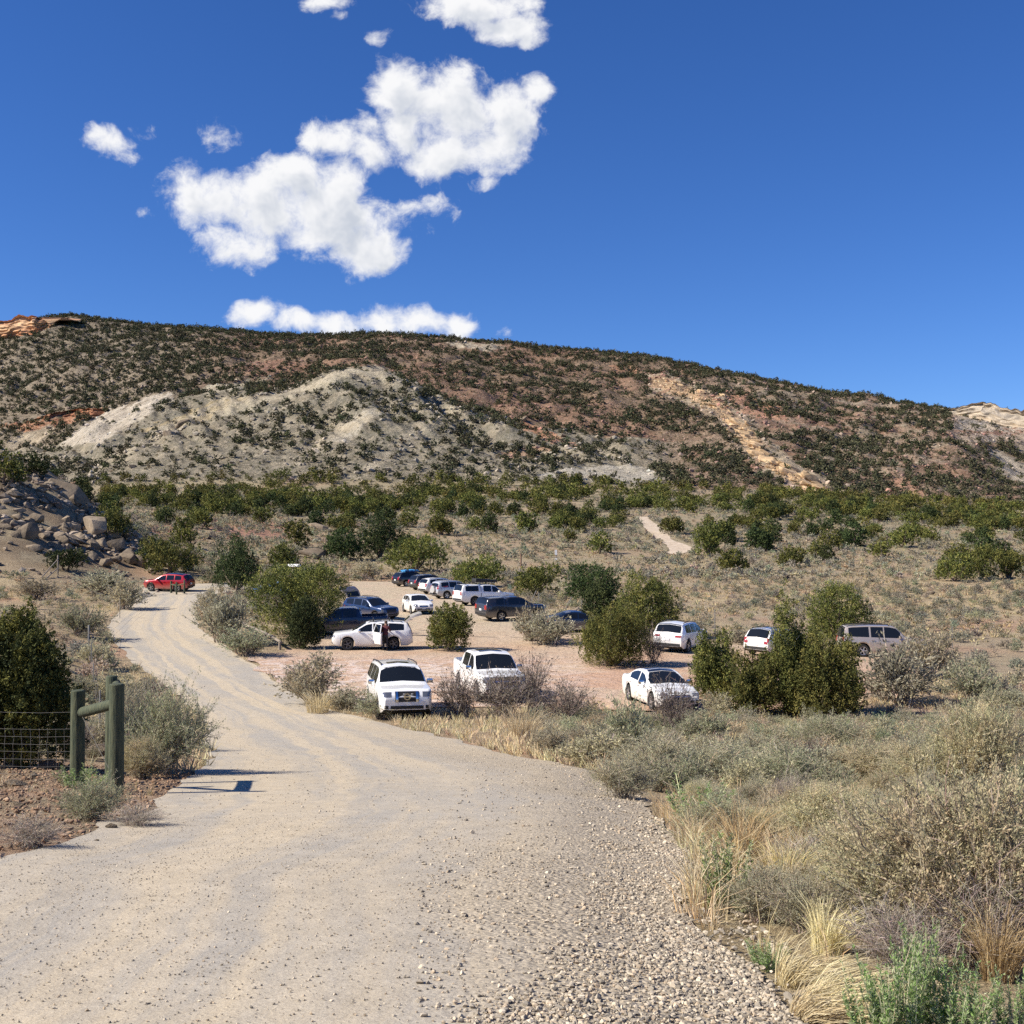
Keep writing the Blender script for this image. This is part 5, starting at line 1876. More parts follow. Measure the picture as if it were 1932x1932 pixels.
# --- nearest row
B = suv(5.3, 2.03, 1.92, 1.24, 0.40, (1.0, 4.08), 0.62, 0.16, 0.27, None, 1.02)
car("big white four-wheel drive facing us, with chrome badge and dark grille", "car", "parked_car", B, P_WHITE, gp(751, 46.2), -77, [(1.72, 2.72), (2.80, 3.62), (3.72, 4.86)], (1.38, 1.96), (5.14, 5.25), (0.58, 0.90, 0.90, 1.08), [(1.42, 2.74), (2.78, 3.72)], None, (2.3, 4.9), (2.5, 3.1, 0.55), None, grille=(0.44, 0.72, 1.10), fbar="badge", handles="chrome")
B = pick(5.9, 2.03, 1.96, 1.24, (1.42, 4.0), 1.36, 0.41)
car("white crew-cab pickup truck facing us behind bare shrubs", "pickup truck", "pickup_truck", B, P_WHITE, gp(921, 51.6), -75, [(1.72, 2.62), (2.72, 3.72)], (1.45, 2.10), (3.93, 4.03), (0.66, 0.92, 0.86, 1.10), [(1.44, 2.66), (2.70, 3.82)], None, None, (2.45, 3.45, 0.62), None, grille=(0.62, 0.74, 1.10), fbar="bar", handles="chrome", bump=CHROME, seam=4.05)
B = sedan(4.9, 1.87, 1.47)
car("white sedan with a black glass roof, parked beside the juniper clump", "car", "parked_car", B, P_WHITE, gp(1243, 49.4), -77, [(1.74, 2.55), (2.65, 3.62)], (1.36, 2.14), (3.44, 4.06), (0.52, 0.86, 0.66, 0.80), [(1.36, 2.58), (2.62, 3.6)], None, None, (2.2, 3.36, 0.96), GLASS, grille=(0.40, 0.50, 0.78), fbar="bar", handles="chrome", tail=(0.45, 0.85, 0.82, 0.98))
# --- middle of the lot
B = suv(4.89, 1.93, 1.73, 1.13, 0.375, (0.95, 3.74), 0.86, 0.30, 0.24, None, 0.90)
HL, HB = car("white SUV with a rear door and the tailgate open", "car", "parked_car", B, P_WHITE, gp(703, 73.0), 187, [(1.62, 2.42), (2.50, 3.34), (3.44, 4.36)], (1.24, 2.06), (4.5, 4.8), (0.55, 0.88, 0.80, 0.95), [(1.3, 2.46), (2.5, 3.42)], RIM_D, (2.2, 4.3), (2.3, 3.0, 0.6), None, bars=(2.5, 3.5), grille=(0.5, 0.56, 0.86), open_door=(1, 2.5, 3.42, 62), open_hatch=(4.42, 38), handles="chrome", tail=(0.5, 0.9, 0.98, 1.12))
B = pick(5.6, 1.95, 1.86, 1.18, (1.4, 3.75), 1.26, 0.39)
car("dark blue pickup truck behind the white SUV with open doors", "pickup truck", "pickup_truck", B, P_NAVY, gp(655, 81.0), 186, [(1.7, 2.5), (2.6, 3.5)], (1.42, 2.06), (3.66, 3.78), (0.6, 0.88, 0.84, 1.02), [(1.42, 2.52), (2.56, 3.6)], RIM_D)
B = suv(4.75, 1.82, 1.68, 1.08, 0.345, None, 0.8, 0.35)
car("dark blue estate car with its tailgate raised, behind the blue pickup", "car", "parked_car", B, P_BLUE, gp(700, 90.0), -42, [(1.6, 2.4), (2.5, 3.3), (3.4, 4.2)], (1.2, 1.96), (4.35, 4.66), (0.5, 0.84, 0.74, 0.9), [(1.25, 2.42), (2.46, 3.3)], None, (2.1, 4.1), open_hatch=(4.28, 48))
B = Body(4.25, 1.78, [(0, 0.62), (0.05, 0.74), (0.22, 0.85), (0.92, 1.01), (1.02, 1.04), (1.82, 1.42), (2.25, 1.5), (3.0, 1.49), (3.7, 1.42), (3.9, 1.36), (4.15, 1.0), (4.25, 0.8)], [(0, 0.9), (1.0, 0.93), (3, 1.0), (4.25, 1.05)], (0.82, 3.47), 0.32, 0.2, 0.36)
car("small white hatchback standing alone in the middle of the dirt lot", "car", "parked_car", B, P_WHITE, gp(788, 95.0), -72, [(1.42, 2.1), (2.18, 3.0), (3.08, 3.62)], (1.06, 1.84), (3.92, 4.14), (0.48, 0.82, 0.66, 0.82), [(1.08, 2.14), (2.18, 3.04)], None, None, None, None, grille=(0.34, 0.62, 0.74), fbar="bar", plate=2)
B = suv(5.2, 2.0, 1.77, 1.12, 0.385, None, 0.9, 0.42)
car("white crossover seen from behind, right of the bushy juniper", "car", "parked_car", B, P_WHITE, gp(1284, 72.5), 63, [(1.75, 2.6), (2.7, 3.5), (3.6, 4.5)], (1.3, 2.2), (4.66, 5.08), (0.55, 0.9, 0.8, 0.94), [(1.4, 2.62), (2.66, 3.56)], None, (2.3, 4.4), (2.4, 3.6, 0.7), None, tail=(0.48, 0.93, 0.96, 1.06))
B = suv(4.8, 1.85, 1.67, 1.06, 0.35, None, 0.85, 0.42)
car("white estate car with dark roof rails, half hidden by the juniper clump", "car", "parked_car", B, P_WHITE, gp(1462, 72.0), 48, [(1.6, 2.45), (2.55, 3.3), (3.4, 4.2)], (1.2, 2.02), (4.3, 4.7), (0.5, 0.84, 0.74, 0.9), [(1.25, 2.46), (2.5, 3.3)], None, (2.1, 4.2), (2.0, 4.2, 0.95), P_BLACK)
B = suv(5.2, 2.0, 1.96, 1.18, 0.39, (0.98, 4.0), 0.66, 0.14, 0.28, None, 1.0)
car("beige four-wheel drive parked side-on behind sagebrush", "car", "parked_car", B, P_BEIGE, gp(1661, 74.0), -1, [(1.70, 2.66), (2.74, 3.50), (3.62, 4.86)], (1.34, 1.98), (5.02, 5.16), (0.58, 0.9, 0.86, 1.04), [(1.40, 2.70), (2.74, 3.60)], None, (2.3, 4.9))
B = sedan(4.7, 1.83, 1.45)
car("dark sedan mostly hidden by the bushy juniper and grey sagebrush", "car", "parked_car", B, P_NAVY, gp(1090, 83.0), 12, [(1.74, 2.5), (2.6, 3.55)], (1.36, 2.14), (3.44, 4.06), (0.5, 0.84, 0.66, 0.8), [(1.36, 2.54), (2.58, 3.5)])
# --- far row, from the grey pickup back
B = pick(5.35, 1.99, 1.80, 1.16, (1.3, 3.65), 1.26, 0.375, True, 0.85)
car("dark grey pickup truck with a matching canopy, nearest of the far row", "pickup truck", "pickup_truck", B, P_GREY, gp(964, 90.0), 31, [(1.65, 2.45), (2.52, 3.42), (3.86, 4.5)], (1.34, 2.12), (5.1, 5.3), (0.55, 0.9, 0.8, 1.0), [(1.36, 2.48), (2.52, 3.5)], RIM, None, seam=3.70, seam_high=True)
B = pick(5.5, 1.9, 1.88, 1.16, (1.35, 3.5), 1.28, 0.40, True)
WT, WB = car("white pickup truck with a white canopy and a black roof box", "pickup truck", "pickup_truck", B, P_WHITE, gp(913, 106.0), 31, [(1.65, 2.4), (2.5, 3.3), (3.8, 5.1)], (1.38, 2.0), (5.26, 5.46), (0.55, 0.86, 0.8, 1.0), [(1.38, 2.42), (2.46, 3.4)], RIM_D, None, bars=(3.9, 5.0), seam=3.56, seam_high=True)
B = suv(4.6, 1.82, 1.75, 1.10, 0.36, None, 0.8, 0.22)
car("silver-white SUV with a white spare wheel cover on its back", "car", "parked_car", B, P_SILVER, gp(857, 116.0), 33, [(1.6, 2.4), (2.5, 3.3), (3.4, 4.2)], (1.2, 1.96), (4.42, 4.52), (0.5, 0.84, 0.8, 0.96), [(1.3, 2.42), (2.46, 3.3)], None, (2.1, 4.1), spare=True, tail=(0.6, 0.88, 0.95, 1.3))
B = suv(4.6, 1.84, 1.68, 1.08, 0.35, None, 0.8, 0.36)
car("plain white SUV between the spare-wheel one and a black one", "car", "parked_car", B, P_WHITE, gp(832, 123.5), 35, [(1.6, 2.4), (2.5, 3.3), (3.4, 4.1)], (1.2, 1.96), (4.25, 4.5), (0.5, 0.84, 0.8, 0.96), [(1.3, 2.42), (2.46, 3.3)], None, (2.1, 4.1))
B = suv(4.7, 1.86, 1.72, 1.10, 0.36, None, 0.8, 0.38)
car("dark grey SUV in the far row, beside the plain white one", "car", "parked_car", B, P_GREY, gp(811, 131.0), 36, [(1.6, 2.4), (2.5, 3.3), (3.4, 4.1)], (1.2, 1.96), (4.3, 4.6), (0.5, 0.84, 0.8, 0.96), [(1.3, 2.42), (2.46, 3.3)])
KX, KB = car("black SUV with a blue bundle on its roof, farthest of the row", "car", "parked_car", suv(4.65, 1.86, 1.69, 1.10, 0.36, None, 0.8, 0.38), P_BLACK, gp(778, 138.5), 36, [(1.6, 2.4), (2.5, 3.3), (3.4, 4.1)], (1.2, 1.96), (4.25, 4.55), (0.5, 0.84, 0.8, 0.96), [(1.3, 2.42), (2.46, 3.3)], None, (2.1, 4.1))
# --- left
B = suv(4.6, 1.86, 1.68, 1.08, 0.36, None, 0.85, 0.42)
car("bright red crossover parked at the end of the gravel road", "car", "parked_car", B, P_RED, gp(320, 113.5), 168, [(1.6, 2.4), (2.5, 3.25), (3.35, 4.0)], (1.2, 2.04), (4.18, 4.52), (0.5, 0.84, 0.78, 0.92), [(1.3, 2.42), (2.46, 3.3)], RIM, sunroof=(2.2, 4.0, 0.9), tail=(0.5, 0.88, 0.95, 1.08))
B = suv(4.5, 1.82, 1.64, 1.06, 0.35, None, 0.85, 0.42)
car("light blue car peeking out behind the broad olive juniper", "car", "parked_car", B, P_LBLUE, gp(521, 112.0), 196, [(1.6, 2.4), (2.5, 3.25), (3.35, 4.0)], (1.2, 2.04), (4.18, 4.45), (0.5, 0.84, 0.78, 0.92), [(1.3, 2.42), (2.46, 3.3)])


def on_car(t, B, s, y, z):
    bpy.context.view_layer.update()
    return t.matrix_world @ Vector((B.L / 2 - s, y, z)), t.rotation_euler.copy()


# roof box and roof bundle: loads of their own
loc, rot = on_car(WT, WB, 2.7, 0.0, 1.88 + 0.16)
bm = bmesh.new()
add_box(bm, Vector((0, 0, 0.18)), (2.3, 0.86, 0.36), None, 0.12)
for v in bm.verts:
    if v.co.x > 0.3:
        v.co.z *= 1 - 0.45 * (v.co.x - 0.3) / 0.85
        v.co.y *= 1 - 0.25 * (v.co.x - 0.3) / 0.85
rb = thing("roof_box", "black roof box carried on the white pickup truck", "roof box", loc)
rb.rotation_euler = rot
bm_to("shell", bm, BLACK, rb, True, 50)
bm = bmesh.new()
for xx in (-0.6, 0.6):
    add_box(bm, Vector((xx, 0, -0.03)), (0.08, 1.2, 0.05), None, 0.01)
bm_to("clamp", bm, CHROME, rb)
loc, rot = on_car(KX, KB, 2.6, 0.1, 1.72)
bm = bmesh.new()
bmesh.ops.create_grid(bm, x_segments=10, y_segments=6, size=0.5)
for v in bm.verts:
    x_, y_ = v.co.x, v.co.y
    v.co = Vector((x_ * 1.9, y_ * 1.0, 0.16 + 0.08 * math.cos(x_ * 3) * math.cos(y_ * 3) + 0.03 * math.sin(x_ * 17 + y_ * 9)))
bmesh.ops.solidify(bm, geom=bm.faces[:], thickness=0.16)
bundle = thing("cargo_bundle", "bright blue bundle strapped on the black car's roof", "luggage", loc)
bundle.rotation_euler = rot
bm_to("wrap", bm, plain("blue_tarp", (0.05, 0.26, 0.55), 0.5), bundle, True, 60)
bm = bmesh.new()
for xx in (-0.5, 0.45):
    add_box(bm, Vector((xx, 0, 0.12)), (0.05, 1.06, 0.30), None, 0.01)
bm_to("strap", bm, BLACK, bundle)

# ------------------------------------------------------------------ the person at the open door
def person():
    bpy.context.view_layer.update()
    base = HL.matrix_world @ Vector((HB.L / 2 - 3.22, HB.W / 2 + 0.42, 0))
    gz_ = float(gz(base.x, base.y)) + 0.03
    J = {"pelvis": (0, 0, 0.95, 0.135), "belly": (0.05, 0, 1.12, 0.14), "chest": (0.13, 0, 1.34, 0.15), "neck": (0.20, 0, 1.49, 0.06), "head0": (0.23, 0, 1.57, 0.085), "head1": (0.26, 0, 1.68, 0.095), "crown": (0.26, 0, 1.75, 0.06)}
    E = [("pelvis", "belly"), ("belly", "chest"), ("chest", "neck"), ("neck", "head0"), ("head0", "head1"), ("head1", "crown")]
    for s, n in ((1, "l"), (-1, "r")):
        J.update({n + "hip": (0, s * 0.10, 0.90, 0.10), n + "knee": (0.05 if s > 0 else -0.02, s * 0.12, 0.50, 0.065), n + "ankle": (0.0 if s > 0 else -0.12, s * 0.12, 0.09, 0.045), n + "toe": (0.16 if s > 0 else 0.04, s * 0.14, 0.04, 0.04),
                  n + "sho": (0.15, s * 0.19, 1.42, 0.07), n + "elb": (0.30, s * 0.26, 1.18, 0.048), n + "wri": (0.50, s * 0.18, 1.10, 0.032), n + "palm": (0.57, s * 0.17, 1.09, 0.036)})
        E += [("pelvis", n + "hip"), (n + "hip", n + "knee"), (n + "knee", n + "ankle"), (n + "ankle", n + "toe"), ("chest", n + "sho"), (n + "sho", n + "elb"), (n + "elb", n + "wri"), (n + "wri", n + "palm")]
        for k, (yy, ln) in enumerate(((-0.030, 0.075), (-0.010, 0.085), (0.010, 0.080), (0.028, 0.062))):
            J[n + f"f{k}"] = (0.60 + ln * 0.5, s * 0.17 + yy, 1.085, 0.010)
            J[n + f"g{k}"] = (0.60 + ln, s * 0.17 + yy, 1.06, 0.008)
            E += [(n + "palm", n + f"f{k}"), (n + f"f{k}", n + f"g{k}")]
        J[n + "t0"] = (0.585, s * 0.17 - s * 0.045, 1.085, 0.011)
        J[n + "t1"] = (0.62, s * 0.17 - s * 0.06, 1.07, 0.009)
        E += [(n + "palm", n + "t0"), (n + "t0", n + "t1")]
    names = list(J)
    me = bpy.data.meshes.new("body")
    me.from_pydata([J[k][:3] for k in names], [(names.index(a), names.index(b)) for a, b in E], [])
    tmp = bpy.data.objects.new("body_tmp", me)
    COL.objects.link(tmp)
    sk = tmp.modifiers.new("skin", "SKIN")
    for i, k in enumerate(names):
        me.skin_vertices[0].data[i].radius = (J[k][3], J[k][3])
        me.skin_vertices[0].data[i].use_root = k == "pelvis"
    tmp.modifiers.new("sub", "SUBSURF").levels = 1
    dgr = bpy.context.evaluated_depsgraph_get()
    m2 = bpy.data.meshes.new_from_object(tmp.evaluated_get(dgr))
    bpy.data.objects.remove(tmp)
    t = thing("person", "person in a dark red shirt leaning in behind the open rear door", "person", (base.x, base.y, gz_))
    t.rotation_euler = (0, 0, HL.rotation_euler.z - rad(100))
    b = link("body", m2, None, t)
    for mm in (plain("skin", (0.45, 0.26, 0.18), 0.6), plain("dark_red_cloth", (0.10, 0.025, 0.03), 0.9), plain("dark_trousers", (0.03, 0.03, 0.04), 0.9), plain("shoe_leather", (0.05, 0.04, 0.03), 0.7)):
        m2.materials.append(mm)
    for f in m2.polygons:
        c = f.center
        f.material_index = 3 if c.z < 0.11 else 2 if c.z < 0.96 and c.x < 0.24 else 0 if (c.z > 1.5 or c.x > 0.40) else 1
        f.use_smooth = True
    bm = bmesh.new()
    bmesh.ops.create_uvsphere(bm, u_segments=14, v_segments=10, radius=0.115, matrix=Matrix.Translation((0.245, 0, 1.70)) @ Matrix.Diagonal((1.0, 0.88, 0.95, 1)))
    bmesh.ops.delete(bm, geom=[v for v in bm.verts if v.co.z < 1.66 and v.co.x > 0.2], context="VERTS")
    bm_to("hair", bm, plain("brown_hair", (0.06, 0.035, 0.02), 0.8), t, True, 60)
    bm = bmesh.new()
    for s in (1, -1):
        add_box(bm, Vector((0.335, s * 0.035, 1.645)), (0.02, 0.03, 0.015))
    add_box(bm, Vector((0.35, 0, 1.615)), (0.035, 0.03, 0.05))
    add_box(bm, Vector((0.335, 0, 1.572)), (0.02, 0.055, 0.012))
    bm_to("face", bm, plain("face_skin", (0.36, 0.19, 0.13), 0.6), t)


person()
# ------------------------------------------------------------------ scattered plants, stones and grass
parts_xy = []
for (n, d0, d1, u0, u1) in ((230, 6, 16, 0.12, 0.5), (620, 16, 46, 0.02, 0.47), (40, 22, 30, -0.47, -0.30), (700, 28, 112, -0.47, -0.24), (4200, 46, 160, -0.30, 0.47), (9500, 150, 330, -0.42, 0.47), (2600, 330, 395, -0.42, 0.47)):
    x, y = sample(n, d0, d1, u0, u1)
    parts_xy.append(np.stack([x, y], 1))
for (n, d0, d1, u0, u1) in ((90, 4, 16, 0.5, 0.95), (420, 14, 46, 0.47, 0.85), (700, 46, 150, 0.47, 0.7), (60, 14, 30, -0.75, -0.47), (260, 28, 112, -0.7, -0.47), (500, 60, 150, -0.6, -0.47)):
    x, y = sample(n, d0, d1, u0, u1)
    parts_xy.append(np.stack([x, y], 1))
XY = np.concatenate(parts_xy)
x, y = XY[:, 0], XY[:, 1]
keep = clear_of(x, y, 0.55) & far_from(x, y, S_OCC) & far_from(x, y, J_OCC, 0.9) & far_from(x, y, CAR_SPOTS)
dxs, dys = proj(x, y, gz(x, y))
keep &= ~((y > 112) & (y < 200) & (x / y < -0.30) & (rng.random(len(x)) < 0.35))
keep &= seen(x, y, gz(x, y) + 0.8) | (np.abs(x / y) > 0.47)
dens = fbm(x / 16 + 3, y / 16, 3)
keep &= (dens > 0.41) | (rng.random(len(x)) < 0.4) | (y < 46)
# the pale straw flat behind the lot carries fewer bushes
keep &= ~((dys > 1040) & (dys < 1075) & (dxs > 1040) & (dxs < 1230) & (rng.random(len(x)) < 0.7))
x, y = x[keep], y[keep]
wv = (0.55 + 0.75 * rng.random(len(x)) ** 1.5) * np.where(y > 150, 1.35, np.where(y > 46, 1.05, np.where(y > 16, 0.75, 0.42)))
hv = wv * (0.55 + 0.3 * rng.random(len(x)))
order = np.argsort(np.where(np.abs(x / y) > 0.46, 1.0, -(wv / y)))
n_th = 300 - n_sage
z = gz(x, y)


def where(x_, y_):
    u = x_ / y_
    if y_ < 16:
        return "right of the coarse gravel shoulder"
    if y_ < 46:
        return "between the road bend and the front of the parking lot" if u < 0.2 and u > -0.25 else "in the scrub before the juniper clump" if u > 0 else "on the slope along the roadside fence"
    if y_ < 112 and u < -0.24:
        return "on the slope along the roadside fence"
    if y_ < 160:
        return "in the straw just behind the parked cars" if u > -0.1 else "near the red car at the end of the road"
    return "in the wide field, right of the dirt trail" if u > 0.13 else "in the field, left of the dirt trail"


for i in order[:n_th]:
    d = y[i]
    kk = "near_" if d < 18 else "mid_" if d < 130 else "far_"
    typ = "sage" if kk == "far_" or rng.random() < 0.62 else ("green" if rng.random() < 0.6 else "dead")
    if d < 18 and rng.random() < 0.4:
        typ = "rab"
    pr = KINDS_[kk + typ]
    k = int(rng.integers(len(pr)))
    nm, cat, word = {"sage": ("sagebrush", "sagebrush", "grey sagebrush"), "green": ("sagebrush", "sagebrush", "grey-green sagebrush"), "dead": ("dead_shrub", "shrub", "bare brown twiggy shrub"), "rab": ("rabbitbrush", "shrub", "yellow-grey shrub")}[typ]
    sz = "knee-high" if hv[i] < 0.45 else "low" if hv[i] < 0.62 else "waist-high" if hv[i] < 0.85 else "broad"
    wh = where(x[i], d)
    plant(nm, f"{sz} {word} {wh}", cat, pr[k], (x[i], d, z[i] - 0.02), rng.random() * 6.3, (wv[i], wv[i], hv[i] * 1.3), f"{word}es {wh}".replace("sagebrushes", "sagebrush plants").replace("shrubes", "shrubs"))
rest = order[n_th:]
fn_arr = []
for i in range(4):
    LV, LC, SV, SC = shrub_arr(390 + i, 0.5, 0.66, 26, 4, 5, 0.10, 0.042, [[S_GREY, S_PALE], [(0.30, 0.29, 0.21)]][i % 2], TWIG, tw=0.28, sw=0.03)
    fn_arr.append((LV, LC))
fs_arr = []
for i in range(6):
    LV, LC, SV, SC = shrub_arr(380 + i, 0.5, 0.66, 17, 2, 3, 0.20, 0.10, [[S_GREY], [(0.30, 0.29, 0.22)], [S_PALE, S_GREY]][i % 3], TWIG, tw=0.28, sw=0.04)
    fs_arr.append((LV, LC))
rc = rest[y[rest] < 46]
ra, rb = rest[(y[rest] < 150) & (y[rest] >= 46)], rest[y[rest] >= 150]
fm_arr = [shrub_arr(396 + i, 0.5, 0.7, 30, 7, 8, 0.05, 0.02, [[S_GREY, S_PALE], [(0.38, 0.375, 0.25), S_GREEN]][i % 2], TWIG, tw=0.28, sw=0.02)[:2] for i in range(4)]
V, C = merge_protos(fs_arr, rng.integers(0, 6, len(rb)), np.stack([x[rb], y[rb], z[rb]], 1), rng.random(len(rb)) * 6.3, np.stack([wv[rb], wv[rb], hv[rb] * 1.3], 1))
V2, C2 = merge_protos(fn_arr, rng.integers(0, 4, len(ra)), np.stack([x[ra], y[ra], z[ra]], 1), rng.random(len(ra)) * 6.3, np.stack([wv[ra], wv[ra], hv[ra] * 1.3], 1))
print("far sage", len(ra), len(rb))
V3, C3 = merge_protos(fm_arr, rng.integers(0, 4, len(rc)), np.stack([x[rc], y[rc], z[rc]], 1), rng.random(len(rc)) * 6.3, np.stack([wv[rc], wv[rc], hv[rc] * 1.3], 1))
V, C = np.concatenate([V, V2, V3]), np.concatenate([C, C2, C3])
o = link("sagebrush_cover", mesh_np("sagebrush_cover", V, quads(V), C), SAGE)
tag(o, "grey sagebrush covering the far flat", None, None, "stuff")

# --- junipers of the flat and of the hill's foot
cx_, cy_ = [], []
for (n, d0, d1, u0, u1) in ((330, 185, 285, -0.30, 0.47), (2000, 270, 400, -0.42, 0.47), (40, 112, 175, -0.46, -0.27), (60, 185, 300, -0.42, -0.2)):
    a, b = sample(n, d0, d1, u0, u1)
    cx_.append(a)
    cy_.append(b)
x, y = np.concatenate(cx_), np.concatenate(cy_)
z = gz(x, y)
dxs, dys = proj(x, y, z)
# thick at the foot of the hill, sparse on the open flat
pband = np.where(dys < 962, 0.95, np.where(dys < 985, 0.75, np.where(dys < 1005, 0.55, 0.34)))
pband = np.where((dxs > 1230) & (dys < 1030) & (dys > 962), np.maximum(pband, 0.8), pband)
pband = np.where((dxs < 560) & (dys < 985), np.minimum(pband, 0.62), pband)
pband = np.where((dxs > 380) & (dxs < 570) & (dys > 975), 0.06, pband)
pband = pband * np.clip(0.25 + 3.2 * (fbm(x / 13 + 2, y / 17, 3) - 0.34), 0.08, 1.25)
pband = np.where((dxs > 1190) & (dxs < 1315) & (dys > 968) & (dys < 1085), 0, pband)
keep = (rng.random(len(x)) < pband) & clear_of(x, y, 1.2) & far_from(x, y, J_OCC, 1.2) & seen(x, y, z + 2)
x, y, z, dxs, dys = x[keep], y[keep], z[keep], dxs[keep], dys[keep]
wj = 2.4 + 2.6 * rng.random(len(x)) ** 1.3
hj = wj * (0.62 + 0.32 * rng.random(len(x)))
JPK = ["rounded", "rounded", "spreading", "spired", "rounded", "spreading", "column", "rounded"]
JP = []
for i, k in enumerate(JPK):
    r_ = np.random.default_rng(600 + i)
    pal = None if i % 3 else ((0.034, 0.052, 0.020), (0.065, 0.085, 0.03), (0.10, 0.118, 0.04))
    lb = lobes_for(k, r_, 1.0, 1.0)
    V, C = juniper_arr(600 + i, lb, 190, 16, 0.062, 0.036, 0.13, pal or (J_DARK, J_MID, J_OLIVE, J_YEL))
    JP.append((mesh_np("crown", V, quads(V), C), trunk_mesh(600 + i, lb[:4], 0.04)))
order = np.argsort(-(wj / y))
n_jt = 296 - len(JUN)
SHAPE = {"rounded": "round", "spreading": "wide-spreading", "spired": "spiky", "column": "upright"}
for i in order[:n_jt]:
    k = int(rng.integers(len(JPK)))
    if dys[i] < 965:
        wh, g = "in the dense belt at the foot of the hill", "junipers in the belt at the foot of the hill"
    elif dxs[i] > 1230:
        wh, g = "on the flat to the right of the dirt trail", "junipers on the flat right of the trail"
    elif dxs[i] < 560:
        wh, g = "near the bare red mounds beyond the red car", "junipers near the red mounds"
    else:
        wh, g = "on the sage flat behind the parking lot", "junipers on the sage flat behind the lot"
    sz = "small" if wj[i] < 3.1 else "large" if wj[i] > 4.2 else "middling"
    cl = "dark green" if k % 3 == 0 else "olive green"
    plant("juniper_tree", f"{sz} {SHAPE[JPK[k]]} {cl} juniper {wh}", "juniper", [("crown", JP[k][0], LEAF), ("trunk", JP[k][1], WOODM)], (x[i], y[i], z[i] - 0.05), rng.random() * 6.3, (wj[i], wj[i], hj[i]), g)
rest = order[n_jt:]
JX, JY, JZ, JW, JH = [x[rest]], [y[rest]], [z[rest]], [wj[rest]], [hj[rest]]
# the hill
x, y = sample(46000, 395, 960, -0.47, 0.47, 0.6)
z = gz(x, y)
dxs, dys = proj(x, y, z)
n3 = fbm(x / 30, y / 30, 3)
n4 = fbm(x / 11 + 7, y / 14, 2)
pd = 0.50 + 1.9 * (n3 - 0.5) + 0.9 * (n4 - 0.5)
spur = (y < 548) & (dxs < 1280)
pd = np.where(spur, 0.26 + 1.7 * (n3 - 0.5) + 0.5 * (n4 - 0.5), pd)
pd = np.where(spur & (dys < 800) & (dxs > 430), pd + 0.14, pd)
pd = np.where((y > 600) & (dxs < 420) & (dys < 780), 0.75, pd)
pd = np.where((y > 840), 0.8, pd)
for P, _ in SLABS:
    pd = np.where(in_poly(dxs, dys, P), 0.04, pd)
pd = np.where((np.minimum(pl_dist(dxs, dys, CLIFF), pl_dist(dxs, dys - 9, CLIFF)) < 15) & (y > 397), 0.05, pd)
pd = np.where((dxs > 1795) & (dys < 838), 0.08, pd)
keep = (rng.random(len(x)) < pd) & seen(x, y, z + 2.5)
x, y, z = x[keep], y[keep], z[keep]
print("hill trees", len(x))
wj = 1.3 + 3.6 * rng.random(len(x)) ** 1.5
wj = np.where((y < 548), wj * 0.9, wj)
hj = wj * (0.6 + 0.3 * rng.random(len(x)))
small = rng.random(len(x)) < 0.15
wj = np.where(small, wj * 0.5, wj)
hj = np.where(small, hj * 0.5, hj)
JX, JY, JZ, JW, JH = (np.concatenate(a + [b]) for a, b in ((JX, x), (JY, y), (JZ, z), (JW, wj), (JH, hj)))
fj, fo = [], []
for i in range(8):
    r_ = np.random.default_rng(700 + i)
    pal = ((0.066, 0.072, 0.040), (0.105, 0.108, 0.058), (0.15, 0.142, 0.075))  # hill greens lightened, so distance haze is put into the leaf colour
    lb = lobes_for(JPK[i], r_, 1.0, 1.0)
    fj.append(juniper_arr(700 + i, lb, 22, 4, 0.23, 0.15, 0.2, pal))
    fo.append(juniper_arr(720 + i, lb, 60, 8, 0.11, 0.07, 0.16))
kn = JY < 400
V, C = merge_protos(fj, rng.integers(0, 8, (~kn).sum()), np.stack([JX, JY, JZ - 0.1], 1)[~kn], rng.random((~kn).sum()) * 6.3, np.stack([JW, JW, JH], 1)[~kn])
V2, C2 = merge_protos(fo, rng.integers(0, 8, kn.sum()), np.stack([JX, JY, JZ - 0.1], 1)[kn], rng.random(kn.sum()) * 6.3, np.stack([JW, JW, JH], 1)[kn])
print("woodland", kn.sum(), (~kn).sum())
V, C = np.concatenate([V, V2]), np.concatenate([C, C2])
o = link("juniper_woodland", mesh_np("juniper_woodland", V, quads(V), C), LEAF)
tag(o, "dark junipers thinly covering the hillside", None, None, "stuff")
# low scrub between the trees of the hill
x, y = sample(15000, 395, 900, -0.47, 0.47, 0.5)
z = gz(x, y)
dxs, dys = proj(x, y, z)
ok = seen(x, y, z + 0.8)
for P, _ in SLABS:
    ok &= ~in_poly(dxs, dys, P)
ok &= rng.random(len(x)) < np.where((y < 548) & (dxs < 1280), 0.55, 0.9)
x, y, z = x[ok], y[ok], z[ok]
w_ = 0.7 + 1.1 * rng.random(len(x))
V, C = merge_protos([(a, b * np.array([0.50, 0.46, 0.40])) for a, b in fs_arr[:3]], rng.integers(0, 3, len(x)), np.stack([x, y, z], 1), rng.random(len(x)) * 6.3, np.stack([w_, w_, w_ * 0.8], 1))
o = link("hillside_scrub", mesh_np("hillside_scrub", V, quads(V), C), SAGE)
tag(o, "low scrub between the hillside junipers", None, None, "stuff")

